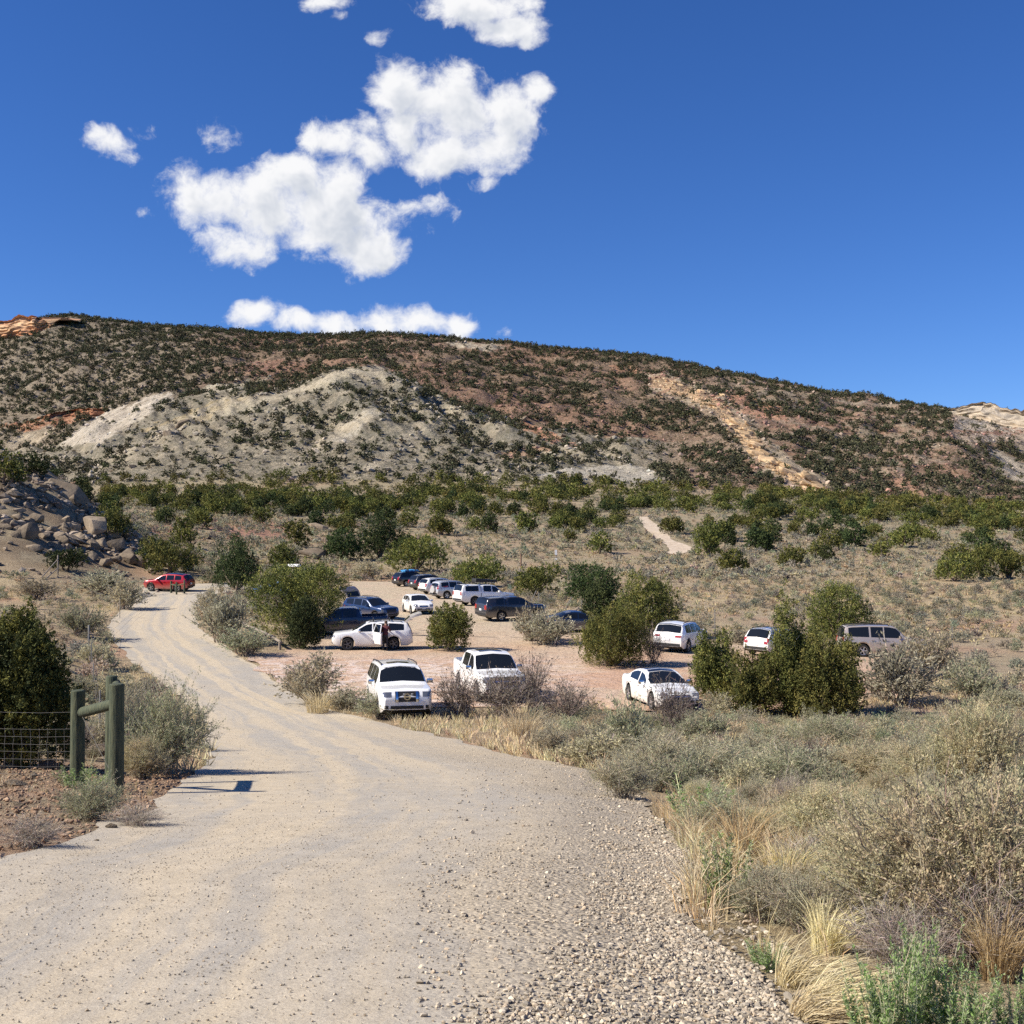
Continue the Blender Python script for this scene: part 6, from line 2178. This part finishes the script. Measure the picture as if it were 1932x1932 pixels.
# --- loose rock on the hill and on the stony nose
x, y = sample(24000, 395, 900, -0.47, 0.47, 0.3)
z = gz(x, y)
dxs, dys = proj(x, y, z)
n3 = fbm(x / 20 + 5, y / 20, 3)
spur = (y < 548) & (dxs < 1300)
pr_ = np.where(spur, 0.30 + 1.6 * (n3 - 0.5), 0.22 + 1.3 * (n3 - 0.5))
cdist = pl_dist(dxs, dys, CLIFF)
pr_ = np.where((cdist < 30) & (y > 397), 0.9, pr_)
for P in CRESTS:
    pr_ = np.where((pl_dist(dxs, dys, P) < 14) & (y < 600), 0.95, pr_)
for P, _ in SLABS:
    pr_ = np.where(in_poly(dxs, dys, P), 0.1, pr_)
keep = (rng.random(len(x)) < pr_) & seen(x, y, z + 1.0)
x, y, z, dxs, dys, cdist = x[keep], y[keep], z[keep], dxs[keep], dys[keep], cdist[keep]
S = 0.5 + 2.0 * rng.random(len(x)) ** 3
base = land_colour(x, y, z)
cols_ = np.clip(base * (1.0 + 0.45 * rng.random((len(x), 1))) + 0.03, 0, 0.6)
V, Fc, C = stones_arr(rng, np.stack([x, y, z + S * 0.12], 1), S, cols_, 0.7)
o = link("hillside_rubble", mesh_np("hillside_rubble", V, Fc, C), RUBBLE)
tag(o, "pale loose stones strewn over the hillside", None, None, "stuff")

NOSE = [(-40, 858), (30, 862), (100, 905), (150, 940), (215, 985), (265, 1030), (280, 1062), (210, 1062), (120, 1052), (0, 1045), (-40, 1045)]
x, y = sample(4200, 108, 165, -0.47, -0.28, 0.3)
z = gz(x, y)
dxs, dys = proj(x, y, z)
keep = in_poly(dxs, dys, NOSE) | (rng.random(len(x)) < 0.06)
keep &= seen(x, y, z + 0.5) & (fbm(x / 4, y / 4, 3) > 0.41)
x, y, z = x[keep], y[keep], z[keep]
S = 0.25 + 0.9 * rng.random(len(x)) ** 2.5
cols_ = np.array([(0.27, 0.22, 0.165), (0.21, 0.17, 0.125), (0.36, 0.30, 0.23), (0.16, 0.125, 0.095)])[rng.integers(0, 4, len(x))] * (0.8 + 0.4 * rng.random((len(x), 1)))
V, Fc, C = stones_arr(rng, np.stack([x, y, z + S * 0.1], 1), S, cols_, 0.75)
o = link("slope_rubble", mesh_np("slope_rubble", V, Fc, C), RUBBLE)
tag(o, "small broken stones between the boulders", None, None, "stuff")

BM_ = [boulder_mesh(40 + i, 13 + 2 * (i % 4)) for i in range(9)]


def boulder(dx, by, wp, hp, lab, group=None, i=0, d=None, dep=0.9, nm="boulder", cat="boulder", tilt=0.0):
    p = at(dx, by) if d is None else at_depth(dx, d)
    w__, h__ = px(wp, p.y), px(hp, p.y)
    me = BM_[i % 9]
    o_ = link(nm, me, ROCK, None, (p.x, p.y + w__ * 0.3, p.z + h__ * 0.30))
    o_.scale = (w__ * 1.25, w__ * dep, h__ * 1.75)
    o_.rotation_euler = (random.uniform(-0.2, 0.2), tilt + random.uniform(-0.15, 0.15), random.uniform(-0.5, 0.5) + (3.14 if i % 2 else 0))
    tag(o_, lab, cat, group)
    return o_


for i, (dx, by, wp, hp, lab, tl) in enumerate([
        (118, 938, 84, 40, "long dark-faced boulder perched on the skyline of the stony slope", 0.5),
        (46, 1016, 42, 44, "pale-topped upright boulder, outermost on the stony slope", 0),
        (172, 1008, 56, 48, "largest square grey boulder in the pile of rocks", 0.1),
        (100, 1020, 40, 24, "flat brownish boulder beside the pale-topped upright one", 0),
        (138, 1032, 52, 26, "grey boulder leaning under the largest square one", 0.2),
        (212, 1038, 44, 30, "dark angular boulder at the lower end of the rock pile", 0.3),
        (238, 1062, 44, 30, "brown split boulder resting at the foot of the rock pile", 0),
        (262, 1070, 22, 30, "brown block next to the split boulder above the red car", 0),
        (278, 1078, 42, 9, "flat thin stone slab lying above the red car", 0),
        (190, 1070, 40, 22, "pale ridged rock between the rock pile and the sagebrush", 0.4),
        (60, 1040, 40, 20, "low boulder in shade below the pale-topped one", 0),
        (216, 1062, 26, 18, "small grey boulder wedged beside the split boulder", 0),
        (597, 1000, 38, 18, "whitish boulder among junipers beyond the lot", 0),
        (582, 1054, 62, 26, "pale flat rock outcrop behind the tan wooden box", 0),
        (360, 1014, 16, 16, "upright pale stone on the edge of the red mound", 0.2),
        (398, 1018, 18, 10, "pale oval stone beside the red mound", 0),
        (327, 1014, 20, 10, "whitish broken stone left of the red mound", 0),
        (600, 1022, 26, 9, "small white ledge stone behind the far lot edge", 0),
        (250, 884, 18, 11, "lone pale block on the grey gully slope", 0.4),
        (340, 806, 40, 16, "cluster block of pale sandstone crowning the gully slope", 0.3),
        (316, 822, 24, 15, "pale round sandstone block below the crowning one", 0),
        (982, 796, 30, 12, "flat orange sandstone block on the red slope", 0.2),
        (1066, 826, 16, 10, "orange sandstone block farther down the red slope", 0.1),
        (1918, 1412, 60, 44, "cream-coloured boulder at the picture edge behind shrubs", 0),
        (1730, 1116, 36, 8, "white flat stones lying in the straw field", 0.1),
        (1756, 1122, 22, 8, "small white stone next to the flat ones in the straw field", 0),
        (1090, 1158, 34, 14, "pale stone behind the dark sedan's roof", 0.2),
        (1180, 1018, 18, 7, "pale stone beside the lower trail", 0)]):
    boulder(dx, by, wp, hp, lab, None, i, tilt=tl)
k = 0
while k < 72:
    dx, by = random.uniform(0, 262), random.uniform(905, 1058)
    if not in_poly(np.array([dx]), np.array([by]), NOSE)[0]:
        continue
    s_ = random.uniform(11, 32)
    boulder(dx, by, s_, s_ * random.uniform(0.5, 0.9), "grey-brown angular boulder in the jumbled pile on the stony slope", "boulders jumbled on the stony slope", k, tilt=random.uniform(-0.4, 0.4))
    k += 1
for i, (dx, by, wp, hp, lab) in enumerate([
        (88, 1452, 34, 22, "pale square stone on the bank below the wire mesh"), (24, 1492, 40, 22, "dark flat stone on the red bank"), (32, 1524, 26, 14, "cream stone on the lower red bank"),
        (208, 1566, 22, 14, "whitish stone lying at the edge of the road"), (160, 1510, 22, 12, "small tan stone below the fence posts"), (60, 1470, 22, 14, "reddish stone on the bank beside the pale square one"),
        (256, 1532, 14, 8, "little pale stone beside the flattened twigs"), (112, 1462, 18, 10, "small reddish stone next to the thin fence post"), (130, 1545, 16, 9, "small brown stone half under the grey-green shrub"),
        (75, 1560, 18, 9, "flat tan stone on the lower bank"), (180, 1590, 12, 7, "small pale stone at the bottom of the bank"),
        (130, 1420, 60, 40, "large dark boulder in shade behind the fence posts"), (178, 1432, 56, 34, "smaller dark boulder in shade between the fence posts")]):
    boulder(dx, by, wp, hp, lab, None, i + 3, nm="stone" if i < 11 else "boulder", cat="stone" if i < 11 else "boulder")

# --- gravel: single stones on road and shoulder
P_, S_, C_ = [], [], []
GCOL = np.array([(0.50, 0.44, 0.325), (0.40, 0.355, 0.27), (0.60, 0.535, 0.40), (0.30, 0.27, 0.21), (0.48, 0.40, 0.275)])


def gravel(n, d0, d1, u0, u1, fn, s0, s1, pw=0.2):
    x, y = sample(n, d0, d1, u0, u1, pw)
    k = fn(x, y)
    x, y = x[k], y[k]
    S = s0 + (s1 - s0) * rng.random(len(x)) ** 2.2
    P_.append(np.stack([x, y, gz(x, y) + 0.017 + S * 0.12], 1))
    S_.append(S)
    C_.append(GCOL[rng.integers(0, 5, len(x))] * (0.72 + 0.5 * rng.random((len(x), 1))))


def shoulder(x, y):
    dx, dy = proj(x, y, gz(x, y))
    edge = np.interp(dy, [1430, 1470, 1540, 1650, 1750, 1850, 1932], [1010, 1075, 1085, 1120, 1080, 980, 850])
    k = np.clip((dx - edge) / 170, 0, 1)
    k = k**0.8 * np.clip(0.35 + 2.6 * (fbm(x / 0.5, y / 0.8, 3) - 0.36), 0.15, 1)
    return in_poly(x, y, RP) & (rng.random(len(x)) < 0.04 + 0.96 * k)


gravel(70000, 3.4, 10, -0.08, 0.27, shoulder, 0.007, 0.026)
gravel(20000, 10, 27, -0.05, 0.2, shoulder, 0.014, 0.042, 0.6)
gravel(16000, 3.4, 12, -0.47, 0.2, lambda x, y: in_poly(x, y, RP), 0.003, 0.012)
gravel(5000, 12, 40, -0.47, 0.15, lambda x, y: in_poly(x, y, RP), 0.010, 0.026, 0.6)
_k = len(C_)
gravel(7000, 6.5, 22, -0.47, -0.2, lambda x, y: ~in_poly(x, y, RP) & (poly_dist(x, y, RP) < 3.2), 0.010, 0.06, 0.6)
C_[_k] = C_[_k] * np.array([0.74, 0.60, 0.50])
gravel(4000, 3.4, 14, 0.14, 0.32, lambda x, y: ~in_poly(x, y, RP) & (poly_dist(x, y, RP) < 0.35), 0.012, 0.04, 0.4)
V, Fc, C = stones_arr(rng, np.concatenate(P_), np.concatenate(S_), np.concatenate(C_), 0.7)
print("gravel", len(V) // len(ICO_V))
o = link("gravel", mesh_np("gravel", V, Fc, C), RUBBLE)
tag(o, "loose crushed stone on the road and its shoulder", None, None, "stuff")

# --- dry grass
GP = [grass_arr(800 + i, 0.12, 0.34, 22, 0.006, STRAW + STRAW_O[:1], 0.6, (0, 0), 3) for i in range(5)]
GM = [grass_arr(820 + i, 0.22, 0.36, 12, 0.028, STRAW, 0.6, (0, 0), 2) for i in range(4)]
GF = [grass_arr(840 + i, 0.4, 0.34, 9, 0.10, [(0.50, 0.41, 0.24), (0.42, 0.345, 0.20), (0.36, 0.31, 0.19)], 0.7, (0, 0), 2) for i in range(4)]


def grass_field(n, d0, d1, u0, u1, protos, s0, s1, edge=False, pw=0.8, thr=0.42):
    x, y = sample(n, d0, d1, u0, u1, pw)
    k = clear_of(x, y) & far_from(x, y, CAR_SPOTS, 1.0)
    nn = fbm(x / 3.0, y / 3.0, 3) if d1 < 60 else fbm(x / 9.0, y / 9.0, 3)
    if edge:
        dd = poly_dist(x, y, RP)
        k &= (dd < 2.2) & (rng.random(len(x)) < np.clip(1.4 - dd / 1.8, 0.1, 1))
    else:
        k &= nn > thr + 0.15 * (rng.random(len(x)) - 0.5)
    x, y = x[k], y[k]
    k = seen(x, y, gz(x, y) + 0.4) | (np.abs(x / y) > 0.47)
    x, y = x[k], y[k]
    s = s0 + (s1 - s0) * rng.random(len(x))
    return merge_protos(protos, rng.integers(0, len(protos), len(x)), np.stack([x, y, gz(x, y)], 1), rng.random(len(x)) * 6.3, np.stack([s, s, s], 1))


gs = [grass_field(1500, 4, 20, 0.47, 0.95, GP, 0.5, 1.15, thr=0.44), grass_field(2500, 18, 60, 0.47, 0.8, GM, 0.5, 1.2, thr=0.40), grass_field(600, 24, 112, -0.7, -0.47, GM, 0.6, 1.2), grass_field(2300, 5, 20, 0.12, 0.47, GP, 0.5, 1.15, thr=0.46), grass_field(5200, 18, 60, -0.1, 0.47, GM, 0.5, 1.2, thr=0.38), grass_field(3600, 20, 64, -0.36, 0.2, GM, 0.55, 1.15, True),
      grass_field(300, 12, 24, -0.47, -0.26, GP, 0.4, 0.8, thr=0.5), grass_field(1500, 24, 112, -0.47, -0.2, GM, 0.6, 1.2), grass_field(15000, 75, 260, -0.3, 0.47, GF, 0.7, 1.3, thr=0.38)]
V = np.concatenate([g[0] for g in gs])
C = np.concatenate([g[1] for g in gs])
print("grass quads", len(V) // 4)
o = link("dry_grass", mesh_np("dry_grass", V, quads(V), C), GRASS)
tag(o, "straw-coloured dry grass along the road and over the field", None, None, "stuff")

# --- cliffs


def cliff(name, label, pts, thick, seed, cols_, strata=7):
    """pts: (x, base y, height m) along the foot of the cliff"""
    base = [at(q_[0], q_[1]) if len(q_) == 3 else at_depth(q_[0], q_[3]) for q_ in pts]
    pts = [q_[:3] for q_ in pts]
    hs_ = [h for _, _, h in pts]
    n, m = 26 * (len(pts) - 1) + 1, 16
    f = np.linspace(0, len(pts) - 1, n)
    B = np.stack([np.interp(f, range(len(pts)), [q[i] for q in base]) for i in range(3)], 1)
    Hh = np.interp(f, range(len(pts)), hs_) * (0.75 + 0.5 * fbm(f * 2.3 + seed, f * 0 + 1.0, 3))
    t = np.linspace(0, 1, m)
    tan = unit(np.gradient(B[:, :2], axis=0))
    nor = np.stack([tan[:, 1], -tan[:, 0]], 1)
    nor = np.where((nor[:, 1:2] > 0), -nor, nor)
    s = np.cumsum(np.linalg.norm(np.gradient(B, axis=0), axis=1))
    SS, TT = np.meshgrid(s, t, indexing="ij")
    bulge = thick * (1.1 * (fbm(SS / (thick * 2.2) + seed, TT * 2.0, 3) - 0.5) * 2 + 0.35 * ((TT * strata + 0.4 * fbm(SS / 9, TT * 3, 2)) % 1.0) - 1.25 * TT)
    X = B[:, None, 0] + nor[:, None, 0] * bulge
    Y = B[:, None, 1] + nor[:, None, 1] * bulge
    Z = B[:, None, 2] - 1.0 + (Hh[:, None] + 1.0) * TT
    # a top that runs back into the slope
    back = [(0.8, 0.02), (2.5, -0.25)]
    for bk, dz in back:
        X = np.concatenate([X, (B[:, 0] - nor[:, 0] * thick * bk)[:, None]], 1)
        Y = np.concatenate([Y, (B[:, 1] - nor[:, 1] * thick * bk)[:, None]], 1)
        Z = np.concatenate([Z, (B[:, 2] + Hh * (1 + dz))[:, None]], 1)
    mm = m + len(back)
    idx = np.arange(n * mm).reshape(n, mm)
    Fc = np.stack([idx[:-1, :-1], idx[1:, :-1], idx[1:, 1:], idx[:-1, 1:]], -1).reshape(-1, 4)
    c = np.array(cols_)
    TT2 = np.concatenate([TT, np.ones((n, len(back)))], 1)
    SS2 = np.repeat(s[:, None], mm, 1)
    ff = np.clip(TT2 + 0.35 * (fbm(SS2 / 14 + seed, TT2 * 2, 3) - 0.5), 0, 0.999) * (len(c) - 1)
    i0 = ff.astype(int)
    C = c[i0] * (1 - (ff - i0))[..., None] + c[np.minimum(i0 + 1, len(c) - 1)] * (ff - i0)[..., None]
    C = C * (0.8 + 0.45 * fbm(SS2 / 4, TT2 * 9, 3))[..., None]
    o_ = link(name, mesh_np(name, np.stack([X, Y, Z], -1).reshape(-1, 3), Fc, C.reshape(-1, 3)), CLIFFM)
    tag(o_, label, "cliff")


CLIFFM = rock_mat("cliff_sandstone", True)
cliff("sandstone_cliff", "orange sandstone cliff breaking the skyline at the end of the ridge", [(-60, 655, 12), (-10, 645, 15), (20, 640, 17), (60, 632, 14), (95, 618, 8), (112, 606, 2)], 7.0, 3, [(0.46, 0.19, 0.10), (0.58, 0.32, 0.17), (0.64, 0.44, 0.26), (0.50, 0.28, 0.17)])
LEDGE = rock_mat("ledge_sandstone", False, (0.54, 0.38, 0.22))
r_ = np.random.default_rng(8)
for k in range(190):
    f_ = r_.random() ** 0.75 * (len(CLIFF) - 1)
    i_ = min(int(f_), len(CLIFF) - 2)
    a_, b_ = np.array(CLIFF[i_]), np.array(CLIFF[i_ + 1])
    q_ = a_ + (b_ - a_) * (f_ - i_) + r_.normal(size=2) * (6.5 + 3.5 * (f_ < 5))
    p_ = at(*q_)
    s_ = (1.3 + 4.4 * r_.random() ** 2.6) * (0.7 + 0.08 * f_)
    o = link("sandstone_block", BM_[k % 9], None, None, (p_.x, p_.y, p_.z + 0.1 * s_))
    o.scale = (s_ * 1.6, s_, s_ * 0.9)
    o.rotation_euler = (r_.uniform(-0.1, 0.1), 0.32 + r_.uniform(-0.15, 0.15), r_.uniform(-0.5, 0.5))
    o.material_slots[0].link = "OBJECT"
    o.material_slots[0].material = LEDGE
    hi = "upper" if f_ < 4 else "lower"
    tag(o, f"yellow sandstone block in the {hi} part of the broken ledge down the hillside", "rock", f"sandstone blocks of the {hi} ledge")
cliff("red_ledge", "low red ledge beside the pale slabs on the hill", [(40, 802, 2), (90, 794, 4), (130, 788, 4.5), (170, 784, 4), (200, 778, 2)], 3.0, 12, [(0.40, 0.18, 0.10), (0.50, 0.25, 0.14)], 3)
cliff("banded_cliff", "banded grey cliff at the far end of the ridge", [(1775, 800, 2, 772), (1810, 806, 8, 764), (1850, 808, 12, 752), (1890, 806, 13, 744), (1940, 806, 12, 730), (2000, 806, 9, 715)], 6.0, 17, [(0.60, 0.49, 0.36), (0.52, 0.44, 0.33), (0.44, 0.39, 0.32), (0.62, 0.52, 0.39)], 5)
# ------------------------------------------------------------------ fences, posts and small wooden things
GREENWOOD = NT("green_treated_wood")
_g = GREENWOOD
_mp = _g.n("ShaderNodeMapping")
_g.l(_g.obj(), _mp.inputs[0])
_mp.inputs["Scale"].default_value = (9, 9, 1.2)
_n = _g.noise(3, 6, 0.65, _mp.outputs[0])
_g.set(Base_Color=_g.mix(_g.ramp(_n, (0.35, 0.0), (0.65, 1.0)), (0.028, 0.042, 0.024), (0.095, 0.102, 0.055)), Roughness=0.9)
_g.bump(_n, 0.02)
GREENWOOD = _g.m
GREYWOOD = plain("grey_wood", (0.24, 0.20, 0.16), 0.9, vary=0.35, scale=6, bump=0.02)
TANWOOD = plain("tan_wood", (0.50, 0.34, 0.17), 0.8, vary=0.15, scale=5)
STEEL = plain("post_steel", (0.20, 0.19, 0.17), 0.6, 0.3)
RUSTY = plain("rusty_steel", (0.16, 0.085, 0.055), 0.8, vary=0.3, scale=12)
WIREM = plain("fence_wire", (0.20, 0.19, 0.17), 0.6, 0.4)
WHITEM = plain("white_marker", (0.75, 0.75, 0.73), 0.6)


def post(par, p, h, r, mat, lean=(0, 0), name="post", base=None, n=12, cap=True):
    o = Vector(base or (0, 0, 0))
    q = Vector(p) - o
    bm = bmesh.new()
    pts = [q + Vector((0, 0, -0.3)), q + Vector((lean[0] * 0.5, lean[1] * 0.5, h * 0.5)), q + Vector((lean[0], lean[1], h - 0.012)), q + Vector((lean[0], lean[1], h))]
    add_tube(bm, pts, [r * 1.03, r, r * 0.98, r * 0.86], n)
    return bm_to(name, bm, mat, par, True, 40)


# foreground corner brace with wire mesh
pA, pB, pC = at_depth(150, 16.6), at_depth(223, 15.6), at_depth(213, 17.6)
zA = [float(gz(q_.x, q_.y)) for q_ in (pA, pB, pC)]
fence = thing("wire_mesh_fence", "green timber corner fence with wire mesh beside the road", "fence", (pA.x, pA.y, zA[0]))
bs = (pA.x, pA.y, zA[0])
tops = []
for p, ytop, r in ((pA, 1302, 0.098), (pB, 1290, 0.098), (pC, 1275, 0.085)):
    ht = ZC + ray(966, ytop)[1] * p.y - float(gz(p.x, p.y))
    post(fence, (p.x, p.y, float(gz(p.x, p.y))), ht, r, GREENWOOD, base=bs)
    tops.append(Vector((p.x, p.y, float(gz(p.x, p.y)) + ht)) - Vector(bs))
bm = bmesh.new()
a, b = tops[0] + Vector((0.06, -0.02, -0.31)), tops[1] + Vector((0.0, 0.10, -0.26))
add_tube(bm, [a, (a + b) / 2, b], [0.075, 0.074, 0.07], 12)
bm_to("rail", bm, GREENWOOD, fence, True, 40)
bm = bmesh.new()
a, b = tops[1] + Vector((0, 0.06, -0.22)), tops[2] + Vector((0.0, -0.3, -0.16))
add_tube(bm, [a, b + Vector((0, 0.5, 0.02))], 0.07, 12)
bm_to("rail", bm, GREENWOOD, fence, True, 40)
# brace wire between the posts and the mesh panel running out to the side
V_, wires = [], []
far_ = at_depth(-260, 17.2)
zf = float(gz(far_.x, far_.y))
A0, A1 = Vector((pA.x, pA.y, zA[0])) - Vector(bs), Vector((far_.x, far_.y, zf)) - Vector(bs)
bm = bmesh.new()
rr_ = random.Random(4)
for k in range(9):
    h = 0.05 + 0.105 * k if k < 8 else 1.02
    add_tube(bm, [A0 + (A1 - A0) * t_ + Vector((0, 0, h - 0.03 * math.sin(math.pi * t_ * 2) ** 2)) for t_ in np.linspace(0, 1, 7)], 0.0024, 4, False)
for k in range(26):
    t_ = (k + 0.5) / 26
    q0 = A0 + (A1 - A0) * t_
    add_tube(bm, [q0 + Vector((rr_.uniform(-0.012, 0.012), 0.01 * (j % 2), 0.05 + 0.735 * j / 6)) for j in range(7)], 0.0024, 4, False)
bm_to("mesh_panel", bm, WIREM, fence)
bm = bmesh.new()
add_tube(bm, [tops[0] + Vector((0, 0, -0.25)), Vector((pB.x, pB.y, zA[1] + 0.15)) - Vector(bs)], 0.004, 4, False)
bm_to("brace_wire", bm, WIREM, fence)

# roadside fence of thin steel posts
spots = [(205, 1420, 1335, 17), (188, 1388, 1302, 0), (176, 1300, 1262, 0), (172, 1265, 1212, 0), (167, 1240, 1148, 1), (186, 1196, 1156, 0), (226, 1166, 1128, 0), (273, 1141, 1113, 0)]
o0 = at(167, 1240)
rf = thing("roadside_fence", "wire fence on thin steel posts along the road's outer edge", "fence", o0)
line_ = []
for (dx, by, ty, k) in spots:
    p = at(dx, by)
    h = ZC + ray(966, ty)[1] * p.y - p.z
    h = min(max(h, 1.15), 1.75)
    post(rf, p, h, 0.028 if k != 1 else 0.055, RUSTY if k == 17 else STEEL, base=tuple(o0), n=6)
    line_.append(p - o0)
bm = bmesh.new()
for hh in (0.35, 0.7, 1.05):
    add_tube(bm, [q_ + Vector((0, 0, hh)) for q_ in line_], 0.004, 4, False)
bm_to("wire", bm, WIREM, rf)

# brace by the far end of the road
p0 = at(334, 1121)
gt = thing("gate_brace", "short green post-and-rail gate end in front of the red car", "fence", p0)
pp = []
for dx, by, ty, r in ((323, 1119, 1096, 0.10), (333, 1122, 1098, 0.08), (348, 1120, 1094, 0.08)):
    p = at(dx, by)
    h = ZC + ray(966, ty)[1] * p.y - p.z
    post(gt, p, h, r, GREENWOOD, base=tuple(p0))
    pp.append(p - p0 + Vector((0, 0, h * 0.72)))
for a, b in ((0, 1), (1, 2)):
    bm = bmesh.new()
    add_tube(bm, [pp[a], pp[b]], 0.06, 8)
    bm_to("rail", bm, TANWOOD if a else GREENWOOD, gt, True)

# log rail at the lot entrance
p0 = at(490, 1208)
lr = thing("log_rail_fence", "low log rail on short posts at the lot entrance", "fence", p0)
pts = [at(448, 1182), at(464, 1192), at(482, 1200), at(500, 1208), at(516, 1216), at(528, 1226)]
for p in pts:
    post(lr, p, 0.55, 0.09, GREYWOOD, base=tuple(p0))
for a, b in zip(pts, pts[1:]):
    bm = bmesh.new()
    add_tube(bm, [a - p0 + Vector((-0.1, -0.1, 0.5)), b - p0 + Vector((0.1, -0.12, 0.46))], [0.09, 0.08], 8)
    bm_to("rail", bm, GREYWOOD, lr, True)

# fence behind the lot: some of its posts lean
p0 = at_depth(1096, 95)
bf = thing("boundary_fence", "sagging wire fence on thin steel posts behind the parked cars", "fence", p0)
line_ = []
for dx, by, ty, d, ln in ((955, 1131, 1108, 108, 0.45), (998, 1136, 1114, 104, 0.7), (1016, 1140, 1118, 102, 0.0), (1062, 1150, 1132, 97, 0.8), (1096, 1160, 1138, 94, 0.1), (1221, 1180, 1145, 86, 0.0), (1348, 1196, 1150, 84, 0.0), (1500, 1200, 1172, 84, 0.0), (1637, 1212, 1170, 84, 0.0), (1795, 1232, 1182, 80, 0.0), (1960, 1236, 1190, 80, 0.0)):
    p = at_depth(dx, d)
    h = max(1.35, min(1.9, ZC + ray(966, ty)[1] * p.y - p.z))
    post(bf, p, h, 0.035, STEEL, (ln * 0.9, 0), base=tuple(p0), n=6)
    line_.append(p - p0 + Vector((ln * 0.6, 0, 0)))
bm = bmesh.new()
for hh in (0.5, 0.95):
    add_tube(bm, [q_ + Vector((0, 0, hh)) for q_ in line_], 0.004, 4, False)
bm_to("wire", bm, WIREM, bf)

# braced pole on the slope
p0 = at(109, 1084)
bp = thing("braced_pole", "wooden pole with two slanting braces on the slope", "pole", p0)
post(bp, p0, 1.9, 0.07, GREYWOOD, base=tuple(p0))
for (dx, by), hh in (((78, 1090), 1.5), ((84, 1094), 0.6)):
    q_ = at(dx, by) - p0
    bm = bmesh.new()
    add_tube(bm, [q_, Vector((0, -0.05, hh))], 0.05, 8)
    bm_to("brace", bm, GREYWOOD, bp, True)

for (dx, by, h, r, mat, lab, ln) in ((983, 1072, 2.1, 0.10, RUSTY, "tall rust-brown post in the straw field behind the lot", 0), (697, 1093, 1.5, 0.06, RUSTY, "leaning thin post at the far edge of the lot", 0.15),
                                     (1230, 1166, 0.9, 0.07, WHITEM, "short white stake beside the spiky juniper", 0)):
    p = at(dx, by)
    o = post(None, p, h, r, mat, (ln, 0), "post", tuple(p))
    o.location = p
    tag(o, lab, "post")
p = at(1049, 1062)
mk = thing("marker_post", "white two-piece trail marker post in the straw field", "marker", p)
post(mk, p, 1.9, 0.06, GREYWOOD, base=tuple(p))
for z0_, hh in ((0.15, 0.55), (1.2, 0.75)):
    bm = bmesh.new()
    add_box(bm, Vector((0, -0.08, z0_ + hh / 2)), (0.36, 0.03, hh), None, 0.006)
    bm_to("plate", bm, WHITEM, mk)
# empty timber frame and the tan box
p = at(813, 1086)
fr = thing("timber_frame", "empty yellow timber sign frame behind the far row of cars", "sign frame", (p.x, p.y + 6, float(gz(p.x, p.y + 6))))
for xx in (-0.5, 0.5):
    bm = bmesh.new()
    add_box(bm, Vector((xx, 0, 0.75)), (0.12, 0.12, 1.9), None, 0.01)
    bm_to("post", bm, TANWOOD, fr)
bm = bmesh.new()
add_box(bm, Vector((0, 0, 1.76)), (1.4, 0.13, 0.12), None, 0.01)
bm_to("crossbeam", bm, TANWOOD, fr)
p = at(553, 1088)
bx = thing("wooden_hut", "small tan wooden box hut with a white lid behind the olive juniper", "hut", p, rad(-18))
bm = bmesh.new()
add_box(bm, Vector((0, 0, 0.55)), (1.55, 1.2, 1.5), None, 0.015)
bm_to("wall", bm, TANWOOD, bx)
bm = bmesh.new()
r_ = [bm.verts.new(v) for v in ((-0.95, -0.8, 1.30), (0.95, -0.8, 1.30), (0.95, 0.8, 1.30), (-0.95, 0.8, 1.30), (-0.9, 0, 1.62), (0.9, 0, 1.62))]
for f in ((0, 1, 5, 4), (2, 3, 4, 5), (1, 2, 5), (3, 0, 4), (0, 3, 2, 1)):
    bm.faces.new([r_[k] for k in f])
bm_to("roof", bm, WHITEM, bx)
bm = bmesh.new()
add_box(bm, Vector((0.1, -0.612, 0.5)), (0.6, 0.03, 1.1), None, 0.008)
bm_to("door", bm, GREYWOOD, bx)
